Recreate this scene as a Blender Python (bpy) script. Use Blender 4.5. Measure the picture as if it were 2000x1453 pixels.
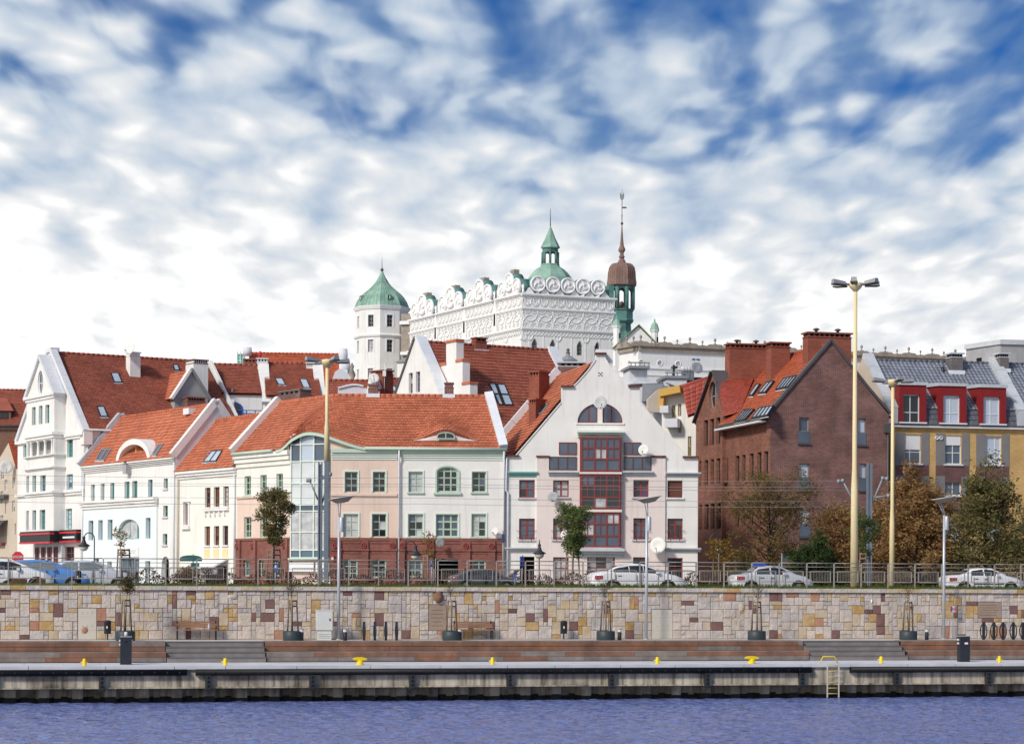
import bpy, math, random
from mathutils import Vector, Matrix
random.seed(7)
scn = bpy.context.scene
for _o in list(bpy.data.objects):
	bpy.data.objects.remove(_o)
COL = scn.collection
R = math.radians
# ---------------------------------------------------------------- camera (measured from the photograph)
FP, CX, CY, HC, RS = 4200.0, 1000.0, 1130.0, 4.9, 0.005      # focal length / principal point in photo pixels, eye height above the water, roll
RC = math.sqrt(1 - RS * RS)
cd = bpy.data.cameras.new('camera')
cam = bpy.data.objects.new('camera', cd)
COL.objects.link(cam)
cd.sensor_width = 36.0
cd.lens = FP / 2000.0 * 36.0
cd.shift_y = (CY - 726.5) / 2000.0
cd.clip_start = 1.0
cd.clip_end = 6000.0
cam.matrix_world = Matrix(((RC, -RS, 0, 0), (0, 0, -1, 0), (RS, RC, 0, HC), (0, 0, 0, 1)))
scn.camera = cam
# ---------------------------------------------------------------- sky, sun, exposure
SUN_AZ = Vector((-0.64, -0.77, 0)).normalized()   # towards the sun: left and a little behind the camera
SUN_EL = R(36)
world = bpy.data.worlds.new('World')
scn.world = world
world.use_nodes = True
wn, wl = world.node_tree.nodes, world.node_tree.links
wn.clear()
def wnode(t, **k):
	n = wn.new(t)
	for a, b in k.items():
		setattr(n, a, b)
	return n
def wmath(op, a, b=None, clamp=False):
	n = wn.new('ShaderNodeMath')
	n.operation = op
	n.use_clamp = clamp
	for i, x in enumerate((a, b)):
		if x is None:
			continue
		if isinstance(x, (int, float)):
			n.inputs[i].default_value = x
		else:
			wl.new(x, n.inputs[i])
	return n.outputs[0]
def wramp(fac, stops):
	n = wn.new('ShaderNodeValToRGB')
	e = n.color_ramp.elements
	while len(e) < len(stops):
		e.new(0.5)
	for q, (p, c) in zip(e, stops):
		q.position = p
		q.color = c if len(c) == 4 else (*c, 1)
	wl.new(fac, n.inputs[0])
	return n.outputs[0]
wo = wnode('ShaderNodeOutputWorld')
bg = wnode('ShaderNodeBackground')
bg.inputs[1].default_value = 0.10
sky = wnode('ShaderNodeTexSky', sky_type='NISHITA')
sky.sun_disc = False
sky.sun_elevation = SUN_EL
sky.sun_rotation = math.atan2(SUN_AZ.x, SUN_AZ.y)
sky.dust_density = 0.4
sky.ozone_density = 3.0
tc = wnode('ShaderNodeTexCoord')
sep = wnode('ShaderNodeSeparateXYZ')
wl.new(tc.outputs['Generated'], sep.inputs[0])
zz = wmath('MAXIMUM', sep.outputs[2], 0.0)
den = wmath('ADD', zz, 0.10)
pxx = wmath('DIVIDE', sep.outputs[0], den)
pyy = wmath('DIVIDE', sep.outputs[1], den)
comb = wnode('ShaderNodeCombineXYZ')
wl.new(pxx, comb.inputs[0])
wl.new(pyy, comb.inputs[1])
def wnoise(scale, detail, rough, dist, rot, sx, sy, off=0.0):
	m = wnode('ShaderNodeMapping')
	m.inputs['Rotation'].default_value = (0, 0, rot)
	m.inputs['Scale'].default_value = (sx, sy, 1)
	m.inputs['Location'].default_value = (off, off * 0.7, off * 0.3)
	wl.new(comb.outputs[0], m.inputs[0])
	n = wnode('ShaderNodeTexNoise')
	n.inputs['Scale'].default_value = scale
	n.inputs['Detail'].default_value = detail
	n.inputs['Roughness'].default_value = rough
	n.inputs['Distortion'].default_value = dist
	wl.new(m.outputs[0], n.inputs['Vector'])
	return n.outputs[0]
c_big = wnoise(1.7, 2.0, 0.5, 0.3, R(-25), 1.0, 0.5, 9.4)
c_mid = wnoise(8.0, 3.0, 0.5, 0.5, R(24), 1.0, 0.34, 14.0)
c_fine = wnoise(17.0, 3.0, 0.55, 0.4, R(20), 1.0, 0.35, 5.0)
# soft cloudlets: distance to the nearest cell centre of a warped cell pattern
warp = wnode('ShaderNodeTexNoise')
warp.inputs['Scale'].default_value = 5.0
warp.inputs['Detail'].default_value = 2.0
wl.new(comb.outputs[0], warp.inputs['Vector'])
wv = wnode('ShaderNodeVectorMath', operation='MULTIPLY_ADD')
wl.new(warp.outputs['Color'], wv.inputs[0])
wv.inputs[1].default_value = (0.16, 0.20, 0)
wl.new(comb.outputs[0], wv.inputs[2])
wm_ = wnode('ShaderNodeMapping')
wm_.inputs['Rotation'].default_value = (0, 0, R(18))
wm_.inputs['Scale'].default_value = (1.0, 0.40, 1)
wl.new(wv.outputs[0], wm_.inputs[0])
vor = wnode('ShaderNodeTexVoronoi', feature='SMOOTH_F1')
vor.inputs['Scale'].default_value = 14.0
vor.inputs['Smoothness'].default_value = 0.7
wl.new(wm_.outputs[0], vor.inputs['Vector'])
low = wmath('SUBTRACT', 1.0, wmath('DIVIDE', zz, 0.27), True)          # 1 at the horizon, 0 high up
cell = wmath('MULTIPLY', wmath('SUBTRACT', 0.43, vor.outputs['Distance']), wmath('SUBTRACT', 1.0, wmath('MULTIPLY', low, 0.85)))
def add(*t):
	r_ = t[0]
	for x in t[1:]:
		r_ = wmath('ADD', r_, x)
	return r_
hi_low = wmath('MULTIPLY', wmath('SUBTRACT', 0.225, zz), 9.0, True)
thick = add(wmath('MULTIPLY', cell, 0.70), wmath('MULTIPLY', wmath('SUBTRACT', c_big, 0.5), 0.75), wmath('MULTIPLY', wmath('SUBTRACT', c_mid, 0.5), 1.0),
			wmath('MULTIPLY', wmath('SUBTRACT', c_fine, 0.5), 0.20), wmath('MULTIPLY', sep.outputs[0], -0.45), wmath('MULTIPLY', hi_low, 0.75), 0.48)
cfac = wramp(thick, [(0.16, (0, 0, 0)), (0.34, (0.50,) * 3), (0.56, (1, 1, 1))])
shade = add(wmath('MULTIPLY', cell, 1.0), wmath('MULTIPLY', wmath('SUBTRACT', c_mid, 0.5), 0.75), wmath('MULTIPLY', wmath('SUBTRACT', c_fine, 0.5), 0.30), wmath('MULTIPLY', sep.outputs[0], -0.55), wmath('MULTIPLY', hi_low, 0.62), 0.27)
ccol = wramp(shade, [(0.05, (1.5, 2.3, 3.6)), (0.34, (3.3, 3.95, 4.8)), (0.66, (5.4, 5.55, 5.7)), (1.0, (8.2, 8.05, 7.9))])
tint = wnode('ShaderNodeMix', data_type='RGBA', blend_type='MULTIPLY')
tint.inputs[0].default_value = 1.0
wl.new(sky.outputs[0], tint.inputs[6])
tint.inputs[7].default_value = (0.10, 0.25, 0.47, 1)
mixs = wnode('ShaderNodeMix', data_type='RGBA')
wl.new(cfac, mixs.inputs[0])
wl.new(tint.outputs[2], mixs.inputs[6])
wl.new(ccol, mixs.inputs[7])
wl.new(mixs.outputs[2], bg.inputs[0])
wl.new(bg.outputs[0], wo.inputs[0])
sl = bpy.data.lights.new('sun', 'SUN')
sl.energy = 2.0
sl.angle = R(9.0)
sl.color = (1.0, 0.94, 0.85)
sun = bpy.data.objects.new('sun', sl)
COL.objects.link(sun)
_sd = Vector((SUN_AZ.x * math.cos(SUN_EL), SUN_AZ.y * math.cos(SUN_EL), math.sin(SUN_EL)))
sun.rotation_euler = _sd.to_track_quat('Z', 'Y').to_euler()
sun.location = (-60, -40, 80)
vs = scn.view_settings
vs.view_transform = 'Standard'
vs.look = 'None'
vs.exposure = 0.60
vs.gamma = 1.0
vs.use_curve_mapping = False
# ---------------------------------------------------------------- photo pixel -> ray / place
def ray(px, py):
	r, d = (px - CX) / FP, (py - CY) / FP
	return Vector((RC * r + RS * d, 1.0, RS * r - RC * d))
def P(px, py, Y):
	v = ray(px, py) * Y
	v.z += HC
	return v
def hit(px, py, p0, nrm):
	d = ray(px, py)
	o = Vector((0, 0, HC))
	return o + d * ((p0 - o).dot(nrm) / d.dot(nrm))
ZOOM = {'A': (0, 660, .18), 'B': (0, 900, .18), 'C': (330, 660, .18), 'D': (330, 900, .18), 'E': (650, 660, .18),
		'F': (650, 900, .18), 'G': (970, 660, .215), 'H': (970, 900, .215), 'I': (1280, 620, .21), 'J': (1340, 860, .21),
		'K': (1640, 660, .18), 'L': (1640, 900, .18), 'M': (660, 480, .1927), 'N': (960, 360, .1927), 'O': (960, 520, .17),
		'Q': (1180, 620, .15)}
def Z(k, x, y):
	a, b, s = ZOOM[k]
	return (a + x * s, b + y * s)
class Fac:
	"""A vertical reference plane: u runs along it, z up, n out of it towards the viewer."""
	def __init__(s, o, th):
		s.o = Vector((o[0], o[1], 0))
		s.th = th
		s.U = Vector((math.cos(th), math.sin(th), 0))
		s.N = Vector((math.sin(th), -math.cos(th), 0))
	def shift(s, n):
		return Fac(s.o + s.N * n, s.th)
	def px(s, px, py, n=0.0):
		return hit(px, py, s.o + s.N * n, s.N)
	def uz(s, px, py, n=0.0):
		p = s.px(px, py, n)
		return ((p - s.o).dot(s.U), p.z)
	def pt(s, u, z, n=0.0):
		p = s.o + s.U * u + s.N * n
		return Vector((p.x, p.y, z))
	def rect(s, k, x0, y0, x1, y1, n=0.0):
		"""zoom-window pixel rectangle -> (u0,z0,u1,z1)"""
		xm, ym = (x0 + x1) / 2, (y0 + y1) / 2
		f = (lambda a, b: s.uz(*Z(k, a, b), n)) if k else (lambda a, b: s.uz(a, b, n))
		return (f(x0, ym)[0], f(xm, y1)[1], f(x1, ym)[0], f(xm, y0)[1])
def fac_px(px, Y, thd):
	return Fac(((px - CX) / FP * Y, Y), R(thd))
# ---------------------------------------------------------------- materials
MATS = {}
def mat(name, col, rough=0.8, var=0.12, scale=1.5, isl=0.0, bump=0.0, bscale=20.0, spec=0.3, metal=0.0, col2=None, streak=0.0,
		c2lo=0.45, c2hi=0.7, coat=0.0, stripes=None):
	"""base colour with cloudy variation, optional second colour in patches, per-piece variation, streaks and fine relief"""
	m = bpy.data.materials.new(name)
	m.use_nodes = True
	nt = m.node_tree
	N, L = nt.nodes, nt.links
	b = N['Principled BSDF']
	b.inputs['Roughness'].default_value = rough
	b.inputs['Metallic'].default_value = metal
	b.inputs['Specular IOR Level'].default_value = spec
	b.inputs['Coat Weight'].default_value = coat
	co = N.new('ShaderNodeTexCoord')
	geo = N.new('ShaderNodeNewGeometry')
	pos = geo.outputs['Position']
	cur = None
	def noise(sc, det=4.0, vec=None, rough_=0.55):
		n = N.new('ShaderNodeTexNoise')
		n.inputs['Scale'].default_value = sc
		n.inputs['Detail'].default_value = det
		n.inputs['Roughness'].default_value = rough_
		L.new(vec or pos, n.inputs['Vector'])
		return n.outputs[0]
	def mix(f, a, c, mode='MIX'):
		n = N.new('ShaderNodeMix')
		n.data_type = 'RGBA'
		n.blend_type = mode
		for s_, x in ((0, f), (6, a), (7, c)):
			if isinstance(x, (int, float)):
				n.inputs[s_].default_value = x
			elif isinstance(x, tuple):
				n.inputs[s_].default_value = (*x[:3], 1)
			else:
				L.new(x, n.inputs[s_])
		return n.outputs[2]
	def rng(v, a, c, lo, hi):
		n = N.new('ShaderNodeMapRange')
		L.new(v, n.inputs[0])
		n.inputs[1].default_value, n.inputs[2].default_value = a, c
		n.inputs[3].default_value, n.inputs[4].default_value = lo, hi
		return n.outputs[0]
	def hsv(c, v):
		n = N.new('ShaderNodeHueSaturation')
		L.new(v, n.inputs['Value'])
		if isinstance(c, tuple):
			n.inputs['Color'].default_value = (*c[:3], 1)
		else:
			L.new(c, n.inputs['Color'])
		return n.outputs[0]
	cur = tuple(col)
	if col2:
		cur = mix(rng(noise(scale * 0.8, 5.0), c2lo, c2hi, 0, 1), cur, tuple(col2))
	if isl:
		cur = hsv(cur, rng(geo.outputs['Random Per Island'], 0, 1, 1 - isl, 1 + isl))
	if var:
		cur = hsv(cur, rng(noise(scale), 0.25, 0.75, 1 - var, 1 + var))
	if streak:
		mp = N.new('ShaderNodeMapping')
		mp.inputs['Scale'].default_value = (2.2, 2.2, 0.12)
		L.new(pos, mp.inputs[0])
		cur = hsv(cur, rng(noise(1.6, 5.0, mp.outputs[0], 0.7), 0.52 if streak < .5 else .42, 0.8 if streak < .5 else .68, 1.0, 1 - streak))
	if isinstance(cur, tuple):
		b.inputs['Base Color'].default_value = (*cur[:3], 1)
	else:
		L.new(cur, b.inputs['Base Color'])
	if bump:
		bp = N.new('ShaderNodeBump')
		bp.inputs['Strength'].default_value = bump
		bp.inputs['Distance'].default_value = 0.05
		L.new(noise(bscale, 6.0), bp.inputs['Height'])
		L.new(bp.outputs[0], b.inputs['Normal'])
	MATS[name] = m
	return m
def brickmat(name, c1, c2, mortar, bw=0.26, bh=0.078, ms=0.012, patch=None, var=0.18, rough=0.85):
	m = bpy.data.materials.new(name)
	m.use_nodes = True
	N, L = m.node_tree.nodes, m.node_tree.links
	b = N['Principled BSDF']
	b.inputs['Roughness'].default_value = rough
	b.inputs['Specular IOR Level'].default_value = 0.2
	uv = N.new('ShaderNodeUVMap')
	br = N.new('ShaderNodeTexBrick')
	br.inputs['Color1'].default_value = (*c1, 1)
	br.inputs['Color2'].default_value = (*c2, 1)
	br.inputs['Mortar'].default_value = (*mortar, 1)
	br.inputs['Scale'].default_value = 1.0
	br.inputs['Mortar Size'].default_value = ms
	br.inputs['Brick Width'].default_value = bw
	br.inputs['Row Height'].default_value = bh
	br.inputs['Bias'].default_value = 0.0
	L.new(uv.outputs[0], br.inputs['Vector'])
	geo = N.new('ShaderNodeNewGeometry')
	n1 = N.new('ShaderNodeTexNoise')
	n1.inputs['Scale'].default_value = 0.8
	n1.inputs['Detail'].default_value = 6
	L.new(geo.outputs['Position'], n1.inputs['Vector'])
	mr = N.new('ShaderNodeMapRange')
	mr.inputs[1].default_value, mr.inputs[2].default_value = 0.3, 0.7
	mr.inputs[3].default_value, mr.inputs[4].default_value = 1 - var, 1 + var
	L.new(n1.outputs[0], mr.inputs[0])
	h = N.new('ShaderNodeHueSaturation')
	L.new(mr.outputs[0], h.inputs['Value'])
	L.new(br.outputs[0], h.inputs['Color'])
	L.new(h.outputs[0], b.inputs['Base Color'])
	bp = N.new('ShaderNodeBump')
	bp.inputs['Strength'].default_value = 0.5
	bp.inputs['Distance'].default_value = 0.012
	bp.invert = True
	L.new(br.outputs[1], bp.inputs['Height'])
	L.new(bp.outputs[0], b.inputs['Normal'])
	MATS[name] = m
	return m
mat('plaster_white', (0.79, 0.775, 0.75), 0.9, 0.07, 0.5, streak=0.26, bump=0.06, bscale=30)
mat('plaster_cool', (0.66, 0.67, 0.70), 0.9, 0.06, 0.5, streak=0.14)
mat('plaster_grey', (0.36, 0.36, 0.37), 0.9, 0.14, 0.8, streak=0.2)
mat('plaster_cream', (0.81, 0.79, 0.73), 0.9, 0.07, 0.5, streak=0.22)
mat('plaster_peach', (0.74, 0.575, 0.485), 0.9, 0.07, 0.6, streak=0.22, bump=0.05)
mat('plaster_pink', (0.75, 0.65, 0.615), 0.9, 0.07, 0.6, streak=0.22, bump=0.05)
mat('plaster_offwhite', (0.79, 0.765, 0.735), 0.9, 0.07, 0.6, streak=0.24, bump=0.05)
mat('plaster_lilac', (0.66, 0.61, 0.66), 0.9, 0.05, 0.7)
mat('plaster_blue', (0.755, 0.815, 0.83), 0.9, 0.05, 0.6, streak=0.08)
mat('plaster_beige', (0.55, 0.47, 0.38), 0.9, 0.08, 0.7, streak=0.1)
mat('plaster_yellow', (0.74, 0.60, 0.34), 0.9, 0.05, 0.7)
mat('plaster_ochre', (0.60, 0.36, 0.10), 0.85, 0.06, 0.7)
mat('castle_white', (0.77, 0.76, 0.745), 0.9, 0.07, 0.3, streak=0.22)
mat('castle_trim', (0.82, 0.815, 0.81), 0.9, 0.04, 0.3)
mat('castle_stone', (0.33, 0.28, 0.23), 0.9, 0.25, 1.2, streak=0.25)
mat('trim_green', (0.50, 0.62, 0.52), 0.6, 0.05, 1.0)
mat('trim_pale_green', (0.69, 0.76, 0.68), 0.7, 0.05, 1.0)
mat('trim_teal', (0.22, 0.45, 0.42), 0.6, 0.05, 1.0)
mat('frame_green', (0.30, 0.50, 0.35), 0.55, 0.06, 2.0)
mat('frame_mint', (0.40, 0.53, 0.42), 0.55, 0.05, 2.0)
mat('frame_red', (0.24, 0.046, 0.043), 0.5, 0.08, 2.0)
mat('frame_brown', (0.13, 0.045, 0.03), 0.5, 0.1, 2.0)
mat('frame_teal', (0.10, 0.30, 0.31), 0.5, 0.06, 2.0)
mat('frame_white', (0.75, 0.75, 0.75), 0.5, 0.03, 2.0)
mat('frame_grey', (0.30, 0.31, 0.33), 0.5, 0.05, 2.0)
mat('frame_dark', (0.035, 0.036, 0.04), 0.4, 0.1, 2.0)
mat('frame_blue', (0.03, 0.10, 0.42), 0.5, 0.06, 2.0)
mat('wood_pale', (0.42, 0.33, 0.18), 0.7, 0.1, 3.0)
mat('glass_dark', (0.012, 0.014, 0.018), 0.06, 0.4, 0.7, spec=0.6)
mat('glass_blue', (0.07, 0.095, 0.14), 0.07, 0.4, 0.5, spec=0.6)
mat('glass_curtain', (0.46, 0.465, 0.475), 0.12, 0.35, 2.5, spec=0.5)
mat('glass_white', (0.62, 0.66, 0.66), 0.12, 0.15, 0.8, spec=0.5)
mat('glass_green', (0.05, 0.16, 0.15), 0.07, 0.3, 0.5, spec=0.6)
mat('glass_slate', (0.085, 0.145, 0.20), 0.08, 0.2, 0.5, spec=0.5)
mat('glass_purple', (0.06, 0.03, 0.11), 0.07, 0.3, 0.8, spec=0.6)
mat('glass_amber', (0.15, 0.06, 0.028), 0.1, 0.4, 1.0, spec=0.5)
mat('glass_sky', (0.46, 0.53, 0.62), 0.06, 0.15, 0.5, spec=0.6)
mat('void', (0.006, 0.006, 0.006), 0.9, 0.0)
mat('tile_orange', (0.52, 0.165, 0.09), 0.8, 0.12, 0.5, isl=0.15, spec=0.2, col2=(0.45, 0.138, 0.077))
mat('tile_red', (0.34, 0.102, 0.066), 0.8, 0.12, 0.6, isl=0.15, spec=0.2, col2=(0.27, 0.08, 0.055))
mat('tile_bright', (0.45, 0.105, 0.048), 0.7, 0.12, 0.6, isl=0.14, spec=0.25)
mat('tile_maroon', (0.36, 0.075, 0.05), 0.5, 0.12, 0.6, isl=0.15, spec=0.4)
mat('tile_slate', (0.21, 0.225, 0.275), 0.5, 0.10, 0.8, isl=0.14, spec=0.45)
mat('slate_dark', (0.12, 0.125, 0.15), 0.6, 0.1, 0.8, isl=0.12)
mat('slate_mid', (0.24, 0.25, 0.275), 0.6, 0.1, 0.8)
mat('sheet_metal', (0.52, 0.54, 0.57), 0.45, 0.12, 1.2, spec=0.5, streak=0.15)
mat('sheet_pale', (0.72, 0.74, 0.78), 0.5, 0.08, 1.2, spec=0.4, streak=0.1)
mat('sheet_dark', (0.085, 0.08, 0.085), 0.5, 0.15, 1.2, spec=0.4)
mat('copper_green', (0.27, 0.42, 0.34), 0.7, 0.2, 0.7, col2=(0.16, 0.29, 0.235), streak=0.3, isl=0.06)
mat('copper_dark', (0.11, 0.25, 0.22), 0.7, 0.2, 0.8, col2=(0.05, 0.11, 0.10), streak=0.3)
mat('copper_brown', (0.21, 0.125, 0.10), 0.6, 0.2, 0.7, col2=(0.27, 0.19, 0.16), streak=0.3, isl=0.06)
mat('copper_moss', (0.24, 0.29, 0.12), 0.8, 0.2, 0.7, col2=(0.35, 0.42, 0.30))
brickmat('brick_dark', (0.235, 0.085, 0.07), (0.105, 0.05, 0.051), (0.26, 0.18, 0.16), var=.28)
brickmat('brick_warm', (0.36, 0.13, 0.078), (0.17, 0.068, 0.052), (0.22, 0.145, 0.115))  # lighter copy of the gable brick, sunlight painted into its colour
brickmat('brick_red', (0.31, 0.092, 0.058), (0.23, 0.066, 0.045), (0.27, 0.12, 0.085), ms=0.008)
brickmat('brick_base', (0.265, 0.095, 0.07), (0.185, 0.066, 0.053), (0.25, 0.13, 0.11), ms=0.010)
brickmat('brick_yellow', (0.68, 0.43, 0.16), (0.57, 0.34, 0.11), (0.50, 0.36, 0.20), ms=0.010)
brickmat('brick_plum', (0.17, 0.075, 0.075), (0.12, 0.052, 0.055), (0.20, 0.13, 0.12), ms=0.010)
brickmat('brick_grey', (0.17, 0.15, 0.15), (0.12, 0.11, 0.115), (0.20, 0.18, 0.17), ms=0.010)
mat('render_red', (0.24, 0.017, 0.019), 0.7, 0.06, 0.8)
mat('shutter_grey', (0.21, 0.20, 0.20), 0.8, 0.08, 1.5)
mat('concrete_pale', (0.60, 0.60, 0.63), 0.85, 0.10, 0.9, col2=(0.52, 0.52, 0.55), bump=0.1)
mat('concrete_old', (0.54, 0.47, 0.36), 0.9, 0.25, 0.7, col2=(0.20, 0.165, 0.125), c2lo=0.5, c2hi=0.68, streak=0.8, bump=0.35, bscale=8, isl=0.12)
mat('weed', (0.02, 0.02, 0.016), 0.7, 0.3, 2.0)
mat('plaque', (0.34, 0.26, 0.205), 0.9, 0.15, 3.0, bump=0.3)
mat('paving', (0.56, 0.51, 0.47), 0.9, 0.10, 0.8, isl=0.06, bump=0.1)
mat('asphalt', (0.055, 0.055, 0.058), 0.9, 0.2, 1.0)
mat('pavement', (0.32, 0.30, 0.28), 0.9, 0.15, 1.0)
mat('turf', (0.10, 0.13, 0.03), 0.95, 0.3, 0.6, col2=(0.16, 0.16, 0.05))
mat('rust', (0.15, 0.075, 0.045), 0.8, 0.3, 3.0, col2=(0.09, 0.05, 0.04))
mat('soil', (0.10, 0.085, 0.05), 0.95, 0.3, 0.3, col2=(0.08, 0.10, 0.04))
mat('rubber', (0.010, 0.010, 0.012), 0.55, 0.3, 1.0, spec=0.3)
mat('pile_steel', (0.42, 0.36, 0.26), 0.85, 0.3, 1.0, col2=(0.12, 0.09, 0.07), streak=0.5)
mat('yellow_paint', (0.82, 0.60, 0.01), 0.45, 0.06, 2.0)
mat('yellow_rail', (0.62, 0.48, 0.10), 0.6, 0.2, 3.0)
mat('cream_paint', (0.78, 0.64, 0.37), 0.55, 0.05, 0.6, streak=0.1)
mat('galvanised', (0.34, 0.34, 0.345), 0.45, 0.10, 3.0, metal=0.35)
mat('steel_fence', (0.30, 0.275, 0.26), 0.5, 0.12, 3.0, spec=0.4)
mat('mast_grey', (0.155, 0.185, 0.23), 0.6, 0.10, 0.8, streak=0.15)
mat('pole_silver', (0.50, 0.52, 0.56), 0.4, 0.08, 0.8, metal=0.3)
mat('lamp_white', (0.72, 0.71, 0.68), 0.5, 0.05, 1.0)
mat('lamp_under', (0.30, 0.28, 0.25), 0.6, 0.1, 1.5)
mat('lantern_glass', (0.75, 0.71, 0.60), 0.2, 0.08, 3.0)
mat('anthracite', (0.022, 0.026, 0.036), 0.5, 0.12, 2.0, spec=0.35)
mat('planter_dark', (0.035, 0.050, 0.058), 0.5, 0.15, 2.0, spec=0.35)
mat('cabinet_grey', (0.66, 0.67, 0.65), 0.5, 0.05, 1.5, spec=0.4)
mat('hatch_beige', (0.58, 0.54, 0.47), 0.7, 0.06, 1.0)
mat('deck_brown', (0.20, 0.105, 0.072), 0.75, 0.30, 1.6, col2=(0.29, 0.135, 0.080), bump=0.15, bscale=40)
mat('deck_grey', (0.20, 0.165, 0.15), 0.8, 0.30, 1.6, col2=(0.27, 0.235, 0.21), bump=0.15, bscale=40)
mat('step_grey', (0.135, 0.14, 0.155), 0.8, 0.15, 1.0)
mat('step_wood', (0.235, 0.205, 0.195), 0.8, 0.2, 2.0)
mat('bench_wood', (0.33, 0.185, 0.115), 0.7, 0.25, 3.0)
mat('stake_wood', (0.20, 0.155, 0.115), 0.85, 0.25, 3.0)
mat('bark', (0.075, 0.052, 0.040), 0.95, 0.3, 5.0)
mat('bark_dark', (0.028, 0.022, 0.020), 0.95, 0.3, 5.0)
mat('stone_pale', (0.56, 0.485, 0.44), 0.9, 0.16, 2.2, isl=0.13, bump=1.0, bscale=8, col2=(0.55, 0.465, 0.375), streak=.25)
mat('stone_grey', (0.50, 0.45, 0.425), 0.9, 0.22, 2.2, isl=0.16, bump=1.0, bscale=8, streak=.3)
mat('stone_cream', (0.52, 0.43, 0.32), 0.9, 0.16, 2.4, isl=0.10, bump=0.6, bscale=9, col2=(0.49, 0.36, 0.20))
mat('stone_ochre', (0.45, 0.28, 0.12), 0.9, 0.22, 2.6, isl=0.15, bump=0.6, bscale=9, col2=(0.52, 0.38, 0.20))
mat('stone_maroon', (0.19, 0.105, 0.098), 0.9, 0.16, 2.4, isl=0.2, bump=0.4, bscale=9)
mat('stone_salmon', (0.42, 0.215, 0.145), 0.9, 0.14, 2.4, isl=0.12, bump=0.5, bscale=9)
mat('stone_brown', (0.22, 0.12, 0.085), 0.9, 0.25, 5.0, bump=0.5, bscale=14)
mat('mortar', (0.21, 0.17, 0.145), 0.95, 0.2, 2.0)
mat('car_white', (0.80, 0.80, 0.82), 0.3, 0.0, spec=0.5, coat=0.5)
mat('car_silver', (0.62, 0.63, 0.66), 0.3, 0.0, spec=0.5, coat=0.5, metal=0.15)
mat('car_dark', (0.045, 0.05, 0.065), 0.3, 0.0, spec=0.5, coat=0.5)
mat('car_blue', (0.08, 0.25, 0.62), 0.35, 0.0, spec=0.5, coat=0.4)
mat('car_red', (0.20, 0.02, 0.025), 0.3, 0.0, spec=0.5, coat=0.5)
mat('car_glass', (0.02, 0.026, 0.034), 0.05, 0.0, spec=0.6)
mat('car_glass_pale', (0.16, 0.20, 0.22), 0.05, 0.0, spec=0.6)
mat('tyre', (0.012, 0.012, 0.013), 0.8, 0.0)
mat('alloy', (0.45, 0.45, 0.46), 0.35, 0.0, metal=0.6)
mat('light_red', (0.32, 0.012, 0.022), 0.25, 0.0, spec=0.5)
mat('light_clear', (0.60, 0.62, 0.64), 0.15, 0.0, spec=0.6)
mat('sign_red', (0.60, 0.035, 0.05), 0.45, 0.04, 3.0)
mat('sign_blue', (0.03, 0.09, 0.42), 0.45, 0.04, 3.0)
mat('sign_white', (0.78, 0.78, 0.78), 0.45, 0.03, 3.0)
mat('sign_green', (0.02, 0.13, 0.12), 0.45, 0.04, 3.0)
mat('sign_black', (0.012, 0.012, 0.016), 0.4, 0.1, 2.0)
mat('scaffold_net', (0.22, 0.62, 0.50), 0.8, 0.08, 2.0)
mat('flower_pink', (0.65, 0.18, 0.30), 0.8, 0.3, 9.0, isl=0.3)
def leafmat(name, cols, rough=0.7):
	m = bpy.data.materials.new(name)
	m.use_nodes = True
	N, L = m.node_tree.nodes, m.node_tree.links
	b = N['Principled BSDF']
	b.inputs['Roughness'].default_value = rough
	b.inputs['Specular IOR Level'].default_value = 0.25
	geo = N.new('ShaderNodeNewGeometry')
	rp = N.new('ShaderNodeValToRGB')
	e = rp.color_ramp.elements
	while len(e) < len(cols):
		e.new(0.5)
	for i, (q, c) in enumerate(zip(e, cols)):
		q.position = i / (len(cols) - 1)
		q.color = (*c, 1)
	L.new(geo.outputs['Random Per Island'], rp.inputs[0])
	L.new(rp.outputs[0], b.inputs['Base Color'])
	tr = N.new('ShaderNodeBsdfTranslucent')
	L.new(rp.outputs[0], tr.inputs[0])
	mx = N.new('ShaderNodeMixShader')
	mx.inputs[0].default_value = 0.42
	L.new(b.outputs[0], mx.inputs[1])
	L.new(tr.outputs[0], mx.inputs[2])
	L.new(mx.outputs[0], N['Material Output'].inputs[0])
	MATS[name] = m
leafmat('leaf_green', [(0.06, 0.095, 0.028), (0.11, 0.16, 0.045), (0.17, 0.22, 0.07), (0.24, 0.24, 0.10)])
leafmat('leaf_deep', [(0.03, 0.055, 0.018), (0.06, 0.105, 0.03), (0.10, 0.15, 0.045)])
leafmat('leaf_olive', [(0.035, 0.035, 0.016), (0.075, 0.065, 0.028), (0.12, 0.09, 0.04), (0.07, 0.08, 0.03)])
leafmat('leaf_dusk', [(0.09, 0.10, 0.04), (0.17, 0.16, 0.062), (0.26, 0.17, 0.066), (0.13, 0.16, 0.056), (0.33, 0.23, 0.11)])
leafmat('leaf_brown', [(0.17, 0.09, 0.042), (0.36, 0.19, 0.07), (0.46, 0.27, 0.115), (0.27, 0.18, 0.07), (0.52, 0.35, 0.17)])
leafmat('leaf_sparse', [(0.10, 0.075, 0.03), (0.20, 0.14, 0.05), (0.26, 0.16, 0.06), (0.14, 0.13, 0.045)])
leafmat('leaf_gold', [(0.30, 0.19, 0.025), (0.36, 0.25, 0.05), (0.25, 0.09, 0.02), (0.16, 0.13, 0.03)])
leafmat('hedge_red', [(0.06, 0.025, 0.018), (0.11, 0.045, 0.028), (0.14, 0.075, 0.045)])
leafmat('grass', [(0.07, 0.12, 0.02), (0.12, 0.17, 0.03), (0.16, 0.17, 0.05), (0.09, 0.15, 0.02)])
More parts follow.
